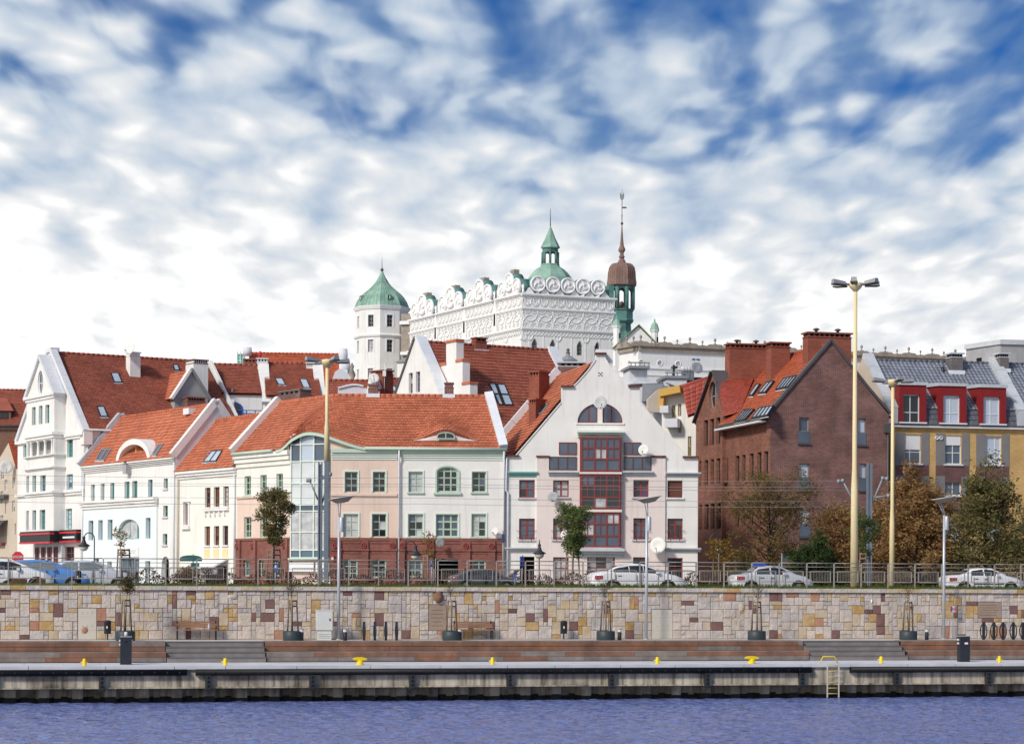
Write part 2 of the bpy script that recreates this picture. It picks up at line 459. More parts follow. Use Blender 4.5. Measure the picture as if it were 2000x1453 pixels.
# ---------------------------------------------------------------- objects
WL = {}          # object -> world position of its own origin
def tag(o, label=None, cat=None, group=None, kind=None):
	if label:
		o['label'] = label
	if cat:
		o['category'] = cat
	if group:
		o['group'] = group
	if kind:
		o['kind'] = kind
	return o
def thing(name, label, cat, loc, group=None):
	o = bpy.data.objects.new(name, None)
	o.empty_display_size = 0.3
	COL.objects.link(o)
	o.location = loc
	WL[o.name] = Vector(loc)
	return tag(o, label, cat, group)
def link(name, me, parent=None, loc=None):
	o = bpy.data.objects.new(name, me)
	COL.objects.link(o)
	if parent is not None:
		o.parent = parent
		base = WL[parent.name]
		if loc is not None:
			o.location = Vector(loc) - base
			WL[o.name] = Vector(loc)
		else:
			WL[o.name] = base.copy()
	else:
		o.location = loc or (0, 0, 0)
		WL[o.name] = Vector(o.location)
	return o
class MB:
	def __init__(s):
		s.v, s.f, s.m, s.sm = [], [], [], []
	def add(s, verts, faces, mi=0, smooth=False):
		b = len(s.v)
		s.v.extend(Vector(v) for v in verts)
		for f in faces:
			s.f.append([i + b for i in f])
			s.m.append(mi)
			s.sm.append(smooth)
		return s
	def poly(s, pts, mi=0):
		return s.add(pts, [list(range(len(pts)))], mi)
	def hexa(s, p, mi=0):
		"""p: 4 bottom points then 4 top points"""
		return s.add(p, [(3, 2, 1, 0), (4, 5, 6, 7), (0, 1, 5, 4), (1, 2, 6, 5), (2, 3, 7, 6), (3, 0, 4, 7)], mi)
	def box(s, x0, y0, z0, x1, y1, z1, mi=0):
		return s.hexa([(x0, y0, z0), (x1, y0, z0), (x1, y1, z0), (x0, y1, z0), (x0, y0, z1), (x1, y0, z1), (x1, y1, z1), (x0, y1, z1)], mi)
	def fbox(s, fc, u0, u1, z0, z1, n0, n1, mi=0):
		n0, n1 = max(n0, n1), min(n0, n1)
		return s.hexa([fc.pt(u0, z0, n0), fc.pt(u1, z0, n0), fc.pt(u1, z0, n1), fc.pt(u0, z0, n1),
					   fc.pt(u0, z1, n0), fc.pt(u1, z1, n0), fc.pt(u1, z1, n1), fc.pt(u0, z1, n1)], mi)
	def prism(s, fc, poly, n0, n1, mi=0, back=True):
		"""extrude a (u,z) polygon from n0 (front) to n1 (back)"""
		k = len(poly)
		a = [fc.pt(u, z, n0) for u, z in poly]
		b = [fc.pt(u, z, n1) for u, z in poly]
		fs = [list(range(k))] + ([list(range(2 * k - 1, k - 1, -1))] if back else [])
		for i in range(k):
			j = (i + 1) % k
			fs.append([j, i, i + k, j + k])
		return s.add(a + b, fs, mi)
	def bar(s, p0, p1, w, h, side=None, mi=0):
		"""box along p0-p1, w across (along side), h upward perpendicular"""
		p0, p1 = Vector(p0), Vector(p1)
		d = (p1 - p0).normalized()
		sd = Vector(side) if side is not None else d.cross(Vector((0, 0, 1)))
		if sd.length < 1e-6:
			sd = Vector((1, 0, 0))
		sd = (sd - d * sd.dot(d)).normalized()
		up = sd.cross(d)
		a, b = sd * (w / 2), up * (h / 2)
		return s.hexa([p0 - a - b, p0 + a - b, p1 + a - b, p1 - a - b, p0 - a + b, p0 + a + b, p1 + a + b, p1 - a + b], mi)
	def tube(s, pts, r, seg=8, cap=True, mi=0):
		pts = [Vector(p) for p in pts]
		rr = r if isinstance(r, (list, tuple)) else [r] * len(pts)
		vs_, fs = [], []
		for i, p in enumerate(pts):
			d = (pts[min(i + 1, len(pts) - 1)] - pts[max(i - 1, 0)]).normalized()
			x = d.cross(Vector((0, 1, 0)) if abs(d.y) < 0.9 else Vector((1, 0, 0))).normalized()
			y = d.cross(x)
			for k in range(seg):
				a = 2 * math.pi * k / seg
				vs_.append(p + (x * math.cos(a) + y * math.sin(a)) * rr[i])
		for i in range(len(pts) - 1):
			for k in range(seg):
				k2 = (k + 1) % seg
				fs.append((i * seg + k, i * seg + k2, (i + 1) * seg + k2, (i + 1) * seg + k))
		s.add(vs_, fs, mi, True)
		if cap:
			b = len(s.v) - len(vs_)
			s.f.append([b + k for k in range(seg)][::-1])
			s.m.append(mi)
			s.sm.append(False)
			s.f.append([b + (len(pts) - 1) * seg + k for k in range(seg)])
			s.m.append(mi)
			s.sm.append(False)
		return s
	def lathe(s, c, prof, seg=16, mi=0, a0=0.0, smooth=True, axis=None, arc=2 * math.pi):
		"""prof: (radius, height) pairs around an axis through c (z unless given as (x,y,z) frame)"""
		c = Vector(c)
		X, Y, Zx = axis or (Vector((1, 0, 0)), Vector((0, 1, 0)), Vector((0, 0, 1)))
		vs_, fs = [], []
		for r, h in prof:
			for k in range(seg):
				a = a0 + arc * k / seg
				vs_.append(c + (X * math.cos(a) + Y * math.sin(a)) * r + Zx * h)
		for i in range(len(prof) - 1):
			for k in range(seg):
				k2 = (k + 1) % seg
				fs.append((i * seg + k, i * seg + k2, (i + 1) * seg + k2, (i + 1) * seg + k))
		s.add(vs_, fs, mi, smooth)
		b = len(s.v) - len(vs_)
		for i, rev in ((0, True), (len(prof) - 1, False)):
			if prof[i][0] > 1e-4:
				q = [b + i * seg + k for k in range(seg)]
				s.f.append(q[::-1] if rev else q)
				s.m.append(mi)
				s.sm.append(False)
		return s
	def mesh(s, mats, off=Vector((0, 0, 0))):
		me = bpy.data.meshes.new('mesh')
		me.from_pydata([v - off for v in s.v], [], s.f)
		for m in (mats if isinstance(mats, (list, tuple)) else [mats]):
			me.materials.append(MATS[m])
		me.polygons.foreach_set('material_index', s.m)
		me.polygons.foreach_set('use_smooth', s.sm)
		uvl = me.uv_layers.new(name='UVMap').data
		for p in me.polygons:
			n = p.normal
			if abs(n.z) < 0.75:
				t = Vector((-n.y, n.x, 0)).normalized()
				for li in p.loop_indices:
					v = me.vertices[me.loops[li].vertex_index].co + off
					uvl[li].uv = (v.x * t.x + v.y * t.y, v.z)
			else:
				for li in p.loop_indices:
					v = me.vertices[me.loops[li].vertex_index].co + off
					uvl[li].uv = (v.x, v.y)
		me.update()
		return me
	def build(s, name, mats, parent=None, loc=None, **k):
		if parent is not None:
			base = WL[parent.name]
			o = link(name, s.mesh(mats, base), parent)
		else:
			if loc is None:
				xs = [v.x for v in s.v]
				ys = [v.y for v in s.v]
				loc = Vector(((min(xs) + max(xs)) / 2, (min(ys) + max(ys)) / 2, min(v.z for v in s.v)))
			loc = Vector(loc)
			o = link(name, s.mesh(mats, loc), None, loc)
		return tag(o, **k)
UBOX = {}
def ubox(name, m, c, size, rotz, parent, bevel=False):
	"""small piece sharing one unit-box mesh per material"""
	key = (m, bevel)
	if key not in UBOX:
		b = MB()
		if bevel:
			e = 0.47
			b.add([(x, y, z) for z in (-.5, .5) for x, y in ((-.5, -e), (-e, -.5), (e, -.5), (.5, -e), (.5, .5), (-.5, .5))],
				  [(5, 4, 3, 2, 1, 0), (6, 7, 8, 9, 10, 11)] + [(i, (i + 1) % 6, (i + 1) % 6 + 6, i + 6) for i in range(6)])
		else:
			b.box(-.5, -.5, -.5, .5, .5, .5)
		UBOX[key] = b.mesh(m)
	o = link(name, UBOX[key], parent, c)
	o.scale = size
	o.rotation_euler = (0, 0, rotz)
	return o
def copy_tree(o, loc=None, rz=None, parent=None, label=None):
	c = o.copy()
	COL.objects.link(c)
	if parent is not None:
		c.parent = parent
	if loc is not None:
		c.location = loc
		WL[c.name] = Vector(loc)
	if rz is not None:
		c.rotation_euler = (0, 0, rz)
	if label:
		c['label'] = label
	for ch in list(o.children):
		copy_tree(ch, parent=c)
	return c
# ---------------------------------------------------------------- building kit
def clip_rect(poly, x0, z0, x1, z1):
	def cl(ps, inside, cross):
		out = []
		for i in range(len(ps)):
			a, b = ps[i - 1], ps[i]
			ia, ib = inside(a), inside(b)
			if ia != ib:
				out.append(cross(a, b))
			if ib:
				out.append(b)
		return out
	def cx(v):
		return lambda a, b: (v, a[1] + (b[1] - a[1]) * (v - a[0]) / (b[0] - a[0]))
	def cz(v):
		return lambda a, b: (a[0] + (b[0] - a[0]) * (v - a[1]) / (b[1] - a[1]), v)
	ps = list(poly)
	for ins, cr in ((lambda p: p[0] >= x0, cx(x0)), (lambda p: p[0] <= x1, cx(x1)), (lambda p: p[1] >= z0, cz(z0)), (lambda p: p[1] <= z1, cz(z1))):
		if not ps:
			break
		ps = cl(ps, ins, cr)
	return ps
def arch_top(u0, z0, u1, z1, zs, k=10):
	"""points of an arch from (u0,zs) over z1 to (u1,zs)"""
	c, h = (u0 + u1) / 2, (u1 - u0) / 2
	return [(c - h * math.cos(math.pi * i / k), zs + (z1 - zs) * math.sin(math.pi * i / k)) for i in range(k + 1)]
def opening(r, spring=None, k=10):
	u0, z0, u1, z1 = r
	top = arch_top(u0, z0, u1, z1, spring, k) if spring is not None else [(u0, z1), (u1, z1)]
	return dict(r=r, top=top, bot=[(u0, z0), (u1, z0)])
def circle_opening(cu, cz, ru, rz, k=12):
	r = (cu - ru, cz - rz, cu + ru, cz + rz)
	return dict(r=r, top=[(cu - ru * math.cos(math.pi * i / k), cz + rz * math.sin(math.pi * i / k)) for i in range(k + 1)],
				bot=[(cu - ru * math.cos(math.pi * i / k), cz - rz * math.sin(math.pi * i / k)) for i in range(k + 1)])
def wall(mb, fc, outline, ops=(), rev=0.2, n=0.0, mi=0, rmi=None):
	rmi = mi if rmi is None else rmi
	us = sorted({o['r'][0] for o in ops} | {o['r'][2] for o in ops} | {min(p[0] for p in outline), max(p[0] for p in outline)})
	zs = sorted({o['r'][1] for o in ops} | {o['r'][3] for o in ops} | {min(p[1] for p in outline), max(p[1] for p in outline)})
	for i in range(len(us) - 1):
		for j in range(len(zs) - 1):
			if us[i + 1] - us[i] < 1e-5 or zs[j + 1] - zs[j] < 1e-5:
				continue
			cu, cz = (us[i] + us[i + 1]) / 2, (zs[j] + zs[j + 1]) / 2
			if any(o['r'][0] < cu < o['r'][2] and o['r'][1] < cz < o['r'][3] for o in ops):
				continue
			p = clip_rect(outline, us[i], zs[j], us[i + 1], zs[j + 1])
			if len(p) > 2:
				mb.poly([fc.pt(u, z, n) for u, z in p], mi)
	for o in ops:
		u0, z0, u1, z1 = o['r']
		t, b = o['top'], o['bot']
		for i in range(len(t) - 1):
			if len(t) > 2:
				mb.poly([fc.pt(*t[i], n), fc.pt(*t[i + 1], n), fc.pt(t[i + 1][0], z1, n), fc.pt(t[i][0], z1, n)], mi)
		for i in range(len(b) - 1):
			if len(b) > 2:
				mb.poly([fc.pt(b[i][0], z0, n), fc.pt(b[i + 1][0], z0, n), fc.pt(*b[i + 1], n), fc.pt(*b[i], n)], mi)
		loop = list(b) + list(reversed(t))
		for i in range(len(loop)):
			a, c = loop[i - 1], loop[i]
			if abs(a[0] - c[0]) + abs(a[1] - c[1]) > 1e-5:
				mb.poly([fc.pt(*a, n), fc.pt(*c, n), fc.pt(*c, n - rev), fc.pt(*a, n - rev)], rmi)
GL = ['glass_dark', 'glass_dark', 'glass_blue', 'glass_curtain']
def window(fc, r, parent, fm='frame_white', gl=None, nx=2, ny=2, n=-0.2, fw=0.07, mw=0.05, sill=None, xs=None, zs=None, name='window', d=0.06, trim=None, tw=0.14, tn=0.0):
	"""rectangular window: the frame mesh with its bars, each pane a piece of it"""
	u0, z0, u1, z1 = r
	xs = [u0 + (u1 - u0) * (x if xs else i / nx) for i, x in enumerate(xs or range(nx + 1))]
	zs = [z0 + (z1 - z0) * (x if zs else i / ny) for i, x in enumerate(zs or range(ny + 1))]
	b = MB()
	for i, x in enumerate(xs):
		w = fw if i in (0, len(xs) - 1) else mw
		a, c = (x, x + w) if i == 0 else ((x - w, x) if i == len(xs) - 1 else (x - w / 2, x + w / 2))
		b.fbox(fc, a, c, z0, z1, n + d, n)
	for j, z in enumerate(zs):
		w = fw if j in (0, len(zs) - 1) else mw
		a, c = (z, z + w) if j == 0 else ((z - w, z) if j == len(zs) - 1 else (z - w / 2, z + w / 2))
		b.fbox(fc, u0 + fw * .5, u1 - fw * .5, a, c, n + d - 0.004, n + 0.004)
	o = b.build(name, fm, parent)
	g0 = random.choice(gl or GL)
	for i in range(len(xs) - 1):
		for j in range(len(zs) - 1):
			g = g0 if random.random() < 0.75 else random.choice(gl or GL)
			ubox('pane', g, fc.pt((xs[i] + xs[i + 1]) / 2, (zs[j] + zs[j + 1]) / 2, n + 0.012), (xs[i + 1] - xs[i] - 0.004, 0.014, zs[j + 1] - zs[j] - 0.004), fc.th, o)
	if sill:
		s = MB()
		s.fbox(fc, u0 - 0.1, u1 + 0.1, z0 - 0.10, z0 - 0.002, tn + 0.12, n + 0.01)
		s.build('sill', sill, o)
	if trim:
		s = MB()
		s.fbox(fc, u0 - tw, u0 - 0.001, z0 - 0.0, z1 + tw, tn + 0.05, tn - 0.03)
		s.fbox(fc, u1 + 0.001, u1 + tw, z0 - 0.0, z1 + tw, tn + 0.05, tn - 0.03)
		s.fbox(fc, u0 - 0.001, u1 + 0.001, z1 + 0.001, z1 + tw, tn + 0.046, tn - 0.03)
		s.build('surround', trim, o)
	return o
def shape_window(fc, op, parent, fm, gl, n=-0.2, fw=0.07, vbars=(), hbars=(), name='window', mw=0.06):
	"""window filling an arched or round opening"""
	loop = list(op['bot']) + list(reversed(op['top']))
	loop = [p for i, p in enumerate(loop) if i == 0 or abs(p[0] - loop[i - 1][0]) + abs(p[1] - loop[i - 1][1]) > 1e-5]
	u0, z0, u1, z1 = op['r']
	cu, cz = (u0 + u1) / 2, (z0 + z1) / 2
	su, sz = 1 - 2 * fw / (u1 - u0), 1 - 2 * fw / (z1 - z0)
	inn = [(cu + (u - cu) * su, cz + (z - cz) * sz) for u, z in loop]
	b = MB()
	k = len(loop)
	for i in range(k):
		j = (i + 1) % k
		b.hexa([fc.pt(*loop[i], n), fc.pt(*loop[j], n), fc.pt(*inn[j], n), fc.pt(*inn[i], n),
				fc.pt(*loop[i], n + .06), fc.pt(*loop[j], n + .06), fc.pt(*inn[j], n + .06), fc.pt(*inn[i], n + .06)])
	def zr(u):
		def at(pl):
			for a, c in zip(pl, pl[1:]):
				if a[0] - 1e-6 <= u <= c[0] + 1e-6:
					return a[1] + (c[1] - a[1]) * ((u - a[0]) / max(1e-6, c[0] - a[0]))
			return pl[-1][1]
		return at(op['bot']), at(op['top'])
	for f in vbars:
		u = u0 + (u1 - u0) * f
		a, c = zr(u)
		b.fbox(fc, u - mw / 2, u + mw / 2, a, c, n + .05, n + .005)
	for f in hbars:
		z = z0 + (z1 - z0) * f
		b.fbox(fc, u0 + fw, u1 - fw, z - mw / 2, z + mw / 2, n + .046, n + .006)
	o = b.build(name, fm, parent)
	edges = [0] + list(vbars) + [1]
	for a, c in zip(edges, edges[1:]):
		ua, uc = u0 + (u1 - u0) * a, u0 + (u1 - u0) * c
		pl = clip_rect(loop, ua + .002, z0, uc - .002, z1)
		if len(pl) > 2:
			q = MB()
			q.prism(fc, pl, n + 0.018, n + 0.004)
			q.build('pane', random.choice(gl), o)
	return o
def tsurf(func, ncol, nrow, lift=0.052, th=0.026, stag=0.5, gap=0.06, mi=0, hole=None, split=None, wave=0.0):
	"""courses of single roof tiles over a surface func(s,t), t=0 at the eave; each tile its own island"""
	b = MB()
	for j in range(nrow):
		t0, t1 = j / nrow, min(1.0, (j + 1.12) / nrow)
		if split and t0 < split - 1e-6 < t1:
			t1 = split - 1e-4
		off = stag * (j % 2) / ncol
		for i in range(-1, ncol):
			s0, s1 = i / ncol + off, (i + 1) / ncol + off
			s0, s1 = max(0.0, s0), min(1.0, s1)
			if s1 - s0 < 1e-4:
				continue
			if hole and hole((s0 + s1) / 2, (t0 + t1) / 2):
				continue
			g = gap / ncol * 0.5
			a, c, d, e = func(s0 + g, t0), func(s1 - g, t0), func(s1 - g, t1), func(s0 + g, t1)
			nr = (c - a).cross(e - a)
			if nr.length < 1e-9:
				continue
			nr.normalize()
			l = lift * random.uniform(0.8, 1.2)
			a2, c2 = a + nr * (l + random.uniform(-.006, .006)), c + nr * (l + random.uniform(-.006, .006))
			if wave:
				w_ = nr * wave
				b.add([a2, a2.lerp(c2, .35) + w_, c2, d + nr * .004, e.lerp(d, .35) + w_ + nr * .004, e + nr * .004], [(0, 1, 4, 5), (1, 2, 3, 4)], mi)
				b.add([a2 - nr * th, c2 - nr * th, c2, a2.lerp(c2, .35) + w_, a2], [(0, 1, 2, 3, 4)], mi)
				continue
			b.add([a2, c2, d + nr * .004, e + nr * .004, a2 - nr * th, c2 - nr * th], [(0, 1, 2, 3), (4, 5, 1, 0)], mi)
	return b
def lin(A, B, C, D):
	"""bilinear patch: A eave-left, B eave-right, C ridge-right, D ridge-left"""
	A, B, C, D = map(Vector, (A, B, C, D))
	def f(s, t):
		p, q = A.lerp(B, s), D.lerp(C, s)
		return p.lerp(q, t)
	f.q = (A, B, C, D)
	return f
def roof(A, B, C, D, parent, m, tile=0.27, course=0.30, name='roof', lift=0.052, ridge=None, hole=None, wave=0.0):
	f = lin(A, B, C, D)
	A, B, C, D = f.q
	nc = max(4, int(((B - A).length + (C - D).length) / 2 / tile))
	nr = max(3, int(((D - A).length + (C - B).length) / 2 / course))
	b = tsurf(f, nc, nr, lift=lift, hole=hole, wave=wave, stag=0 if wave else .5)
	nrm = (B - A).cross(D - A).normalized()
	dn = nrm * -0.06
	if not hole:
		b.poly([A + dn * .2, B + dn * .2, C + dn * .2, D + dn * .2])
		b.poly([A + dn * 3, D + dn * 3, C + dn * 3, B + dn * 3])
	o = b.build(name, m, parent, kind='stuff')
	if ridge:
		rb = MB()
		L = (C - D).length
		k = max(2, int(L / 0.42))
		for i in range(k):
			p, q = D.lerp(C, i / k), D.lerp(C, (i + 1.06) / k)
			rb.tube([p + Vector((0, 0, .02)), q + Vector((0, 0, .04))], [.12, .135], 7)
		rb.build('ridge_tiles', ridge, o, kind='stuff')
	return o, f
def skylight(quad, p0, nrm, parent, cols=1, rows=1, g='glass_sky', fr='frame_dark', flash=True, h=0.12):
	"""quad: 4 photo pixels (bottom-left, bottom-right, top-right, top-left) lying on the roof plane"""
	q = [hit(x, y, p0, nrm) for x, y in quad]
	nr = nrm.normalized()
	if nr.z < 0:
		nr = -nr
	f = lin(*q)
	b = MB()
	hh = nr * h
	m = 0.10
	def rect3(s0, s1, t0, t1, lo, hi, mi=0):
		c = [f(s0, t0), f(s1, t0), f(s1, t1), f(s0, t1)]
		b.hexa([p + nr * lo for p in c] + [p + nr * hi for p in c], mi)
	rect3(0, 1, 0, 1, -0.02, h * 0.5)
	w = (q[1] - q[0]).length
	l = (q[3] - q[0]).length
	fx, fy = min(.2, .07 / w), min(.2, .07 / l)
	for i in range(cols + 1):
		x = i / cols
		rect3(max(0, x - fx), min(1, x + fx), 0, 1, 0.02, h)
	for j in range(rows + 1):
		y = j / rows
		rect3(0, 1, max(0, y - fy), min(1, y + fy), 0.025, h + .004)
	o = b.build('skylight', fr, parent)
	for i in range(cols):
		for j in range(rows):
			c = [f((i + fx) / cols, (j + fy) / rows), f((i + 1 - fx) / cols, (j + fy) / rows), f((i + 1 - fx) / cols, (j + 1 - fy) / rows), f((i + fx) / cols, (j + 1 - fy) / rows)]
			g_ = MB()
			g_.hexa([p + nr * h * .52 for p in c] + [p + nr * h * .72 for p in c])
			g_.build('pane', g, o)
	if flash:
		g_ = MB()
		c = [f(-.06, -.10), f(1.06, -.10), f(1.0, 0), f(0, 0)]
		g_.hexa([p + nr * .035 for p in c] + [p + nr * .05 for p in c])
		g_.build('flashing', 'sheet_metal', o)
	return o
def chimney(fc, r, depth, parent, m='brick_red', n=0.0, vents=0, cap='brick_red', pots=0, name='chimney', capm=0.06, vside=0, foot=True):
	"""stack with a corbelled head; r=(u0,z0,u1,z1) of its front face at n"""
	u0, z0, u1, z1 = r
	b = MB()
	b.fbox(fc, u0, u1, z0, z1 - 0.30, n, n - depth)
	b.fbox(fc, u0 + .03, u1 - .03, z1 - 0.30, z1 - .08, n - .03, n - depth + .03, 0)
	o = b.build(name, m, parent)
	c = MB()
	c.fbox(fc, u0 - capm, u1 + capm, z1 - .10, z1, n + capm, n - depth - capm)
	c.fbox(fc, u0 - capm * .5, u1 + capm * .5, z1 - .36, z1 - .302, n + capm * .5, n - depth - capm * .5)
	c.build('chimney_cap', cap, o)
	if vents:
		v = MB()
		w = (u1 - u0) / (vents + .6)
		for i in range(vents):
			a = u0 + w * (i + .5)
			v.fbox(fc, a, a + w * .6, z1 - .285, z1 - .105, n + .002 - .03, n - depth + .028)
		if vside:
			w2 = depth / (vside + .6)
			for i in range(vside):
				a = n - w2 * (i + .5)
				v.fbox(fc, u0 + .026, u1 - .026, z1 - .285, z1 - .105, a, a - w2 * .6)
		v.build('vent_opening', 'void', o)
	if foot:
		ft = MB()
		ft.fbox(fc, u0 - .12, u1 + .12, z0, z0 + .28, n + .10, n - depth - .1)
		ft.build('flashing', 'sheet_pale', o)
	for i in range(pots):
		c = MB()
		pp = fc.pt(u0 + (u1 - u0) * (i + .5) / pots, z1, n - depth / 2)
		c.lathe(pp, [(.10, 0), (.10, .16), (.20, .17), (.24, .22), (.12, .30), (.02, .32)], 10)
		c.build('cowl', 'sheet_dark', o)
	return o
def dish(p, d, r, name, label, m='lamp_white', group=None, arm=True, parent=None):
	"""satellite dish facing d with its arm and feed"""
	d = Vector(d).normalized()
	x = d.cross(Vector((0, 0, 1))).normalized()
	y = x.cross(d)
	root = thing(name, label, 'satellite dish', p, group)
	b = MB()
	b.lathe(p, [(0.001, 0), (r * .5, r * .05), (r * .85, r * .16), (r, r * .23), (r * .97, r * .27), (r * .5, r * .09), (.001, .03)], 18, axis=(x, y, d))
	b.build('reflector', m, root)
	b = MB()
	q = Vector(p) + d * r * .95 - y * r * .55
	b.tube([Vector(p) - y * r * .95 + d * r * .2, q], .018, 6)
	b.lathe(q, [(.05, -.05), (.05, .05)], 8, axis=(x, y, d))
	b.build('feed_arm', 'frame_grey', root)
	b = MB()
	b.tube([Vector(p) - d * .02, Vector(p) - d * .25], .03, 6)
	b.build('bracket', 'frame_grey', root)
	return root
def cornice(fc, u0, u1, z0, z1, steps, m, parent, name='cornice', out=0.25, n=0.0):
	b = MB()
	for i in range(steps):
		za, zb = z0 + (z1 - z0) * i / steps, z0 + (z1 - z0) * (i + 1) / steps
		b.fbox(fc, u0 - .02 * i, u1 + .02 * i, za + .002, zb - (.02 if i < steps - 1 else 0), n + out * (i + 1) / steps, n - .05)
	return b.build(name, m, parent)
def downpipe(pts, parent, m='sheet_pale', r=0.06, name='downpipe'):
	return MB().tube(pts, r, 7).build(name, m, parent)
def coping(p0, p1, parent, w=0.45, h=0.14, m='sheet_pale', pieces=1, name='coping', side=None):
	"""sloped parapet capping laid as separate lengths"""
	p0, p1 = Vector(p0), Vector(p1)
	out = []
	for i in range(pieces):
		a, c = p0.lerp(p1, (i + (0.012 if i else 0)) / pieces), p0.lerp(p1, (i + 1) / pieces)
		out.append(MB().bar(a, c, w, h, side).build(name, m, parent))
	return out
# ================================================================ the street front, left to centre
GZ = 4.2                                   # street level
f4 = fac_px(645, 138, 0)                   # centre front of the corner house
fbay = Fac(f4.o, R(-27))                   # its glazed corner
_p = fbay.px(570, 1000)
f4l = Fac(_p, R(-54.5))                    # its wing along the side street
_p = f4l.px(463, 1000)
f3 = Fac(_p, R(-55.5))
_p = f3.px(345, 1000)
f2 = Fac(_p, R(-56))
_p = f2.px(163, 1000)
f1 = Fac(_p, R(-58))
f1s = Fac(f1.o, R(32))
def U(fc, px, n=0.0):
	return fc.uz(px, 1000, n)[0]
def HZ(fc, px, py, n=0.0):
	return fc.uz(px, py, n)[1]
def rects(fc, k, L, n=0.0):
	return [fc.rect(k, *r, n) for r in L]
# ---------------------------------------------------------------- 1. tall gabled house with bay, far left
h1 = thing('gabled_house', 'tall white gabled house with columned bay and black and red shopfront', 'house', (f1.o.x, f1.o.y, GZ))
uL, uR = U(f1, 34), 0.0
zc = HZ(f1, 160, 841)
ridge_u = (uL + uR) / 2
zap = HZ(f1, 104, 684)
gab = [(uL, GZ), (uR, GZ), (uR, zc), (ridge_u + .5, zap), (ridge_u - .5, zap), (uL, zc)]
nb = 0.95
m_win = rects(f1, 'A', [(725, 1100, 790, 1295), (250, 1160, 300, 1310)]) + rects(f1, 'B', [(720, 145, 790, 325), (712, 518, 780, 740), (700, 930, 805, 1140)])
b = MB()
wall(b, f1, gab, [opening(r) for r in m_win], rev=.28)
# side wall (right) and hidden walls
uS = U(f1s, 372, 0)
wz = HZ(f1s, 166, 838)
b.poly([f1s.pt(0, GZ), f1s.pt(14, GZ), f1s.pt(14, wz), f1s.pt(0, wz)])
b.poly([f1.pt(uL, GZ), f1.pt(uL, GZ, -14), f1.pt(uL, zc, -14), f1.pt(uL, zc)])
b.prism(f1, gab, -13.8, -14)
b.build('wall', 'plaster_white', h1)
for r in m_win[:4]:
	window(f1, r, h1, 'frame_teal', ['glass_blue', 'glass_green', 'glass_sky'], 2, 4, n=-.26, mw=.04)
window(f1, m_win[4], h1, 'frame_red', ['glass_dark'], 2, 3, n=-.26, name='door')
# gable copings
apR, apL = f1.pt(ridge_u + .5, zap), f1.pt(ridge_u - .5, zap)
coping(f1.pt(uR + .25, zc - .1, -.1), f1.pt(ridge_u + .45, zap, -.1), h1, .55, .35, 'plaster_cool', 6, side=f1.N)
coping(f1.pt(uL - .25, zc - .1, -.1), f1.pt(ridge_u - .45, zap, -.1), h1, .55, .35, 'plaster_cool', 6, side=f1.N)
MB().fbox(f1, ridge_u - .6, ridge_u + .6, zap - .1, zap + .25, .15, -.6).build('apex_block', 'plaster_cool', h1)
MB().fbox(f1, uR - .5, uR + .32, zc - 1.1, zc + .1, .12, -.6).build('kneeler', 'plaster_white', h1)
# bay
bu0, bu1 = U(f1, 51, nb), U(f1, 105, nb)
bz1 = f1.uz(*Z('A', 460, 640), nb)[1]
bay_w = rects(f1, 'A', [(345, 750, 385, 945), (420, 735, 460, 935), (490, 725, 535, 925)], nb) + \
	rects(f1, 'B', [(285, 165, 315, 350), (350, 160, 390, 350), (435, 155, 495, 335), (285, 540, 312, 755), (350, 535, 390, 750), (430, 530, 490, 745)], nb)
zshop = f1.uz(*Z('B', 400, 880), nb)[1]
logA = f1.rect('A', 320, 1115, 560, 1275, nb)
logA = (bu0 + .25, logA[1], bu1 - .2, logA[3])
b = MB()
wall(b, f1, [(bu0, zshop), (bu1, zshop), (bu1, bz1), (bu0, bz1)], [opening(r) for r in bay_w + [logA]], rev=.3, n=nb)
b.poly([f1.pt(bu1, zshop, nb), f1.pt(bu1, zshop, 0), f1.pt(bu1, bz1, 0), f1.pt(bu1, bz1, nb)])
b.poly([f1.pt(bu0, zshop, 0), f1.pt(bu0, zshop, nb), f1.pt(bu0, bz1, nb), f1.pt(bu0, bz1, 0)])
b.poly([f1.pt(bu0, zshop, nb), f1.pt(bu0, zshop, 0), f1.pt(bu1, zshop, 0), f1.pt(bu1, zshop, nb)])
bc = (bu0 + bu1) / 2
zba = f1.uz(*Z('A', 470, 215), nb)[1]
gm = [(bu0 - .1, bz1), (bu1 + .1, bz1), (bc, zba)]
cuo = f1.uz(*Z('A', 478, 480), nb)
oc = circle_opening(bc, cuo[1], .62, 1.0)
wall(b, f1, gm, [oc], rev=.2, n=nb)
b.build('bay', 'plaster_white', h1)
shape_window(f1, oc, h1, 'frame_white', ['glass_blue'], n=nb - .18, vbars=(.5,), hbars=(.5,), name='oval_window')
coping(f1.pt(bu1 + .3, bz1, nb - .3), f1.pt(bc, zba + .2, nb - .3), h1, 1.0, .3, 'plaster_cool', 5, side=f1.N)
coping(f1.pt(bu0 - .3, bz1, nb - .3), f1.pt(bc, zba + .2, nb - .3), h1, 1.0, .3, 'plaster_cool', 5, side=f1.N)
for r in bay_w:
	window(f1, r, h1, 'frame_teal', ['glass_blue', 'glass_green', 'glass_slate'], 2, 4, n=nb - .28, mw=.04, fw=.05)
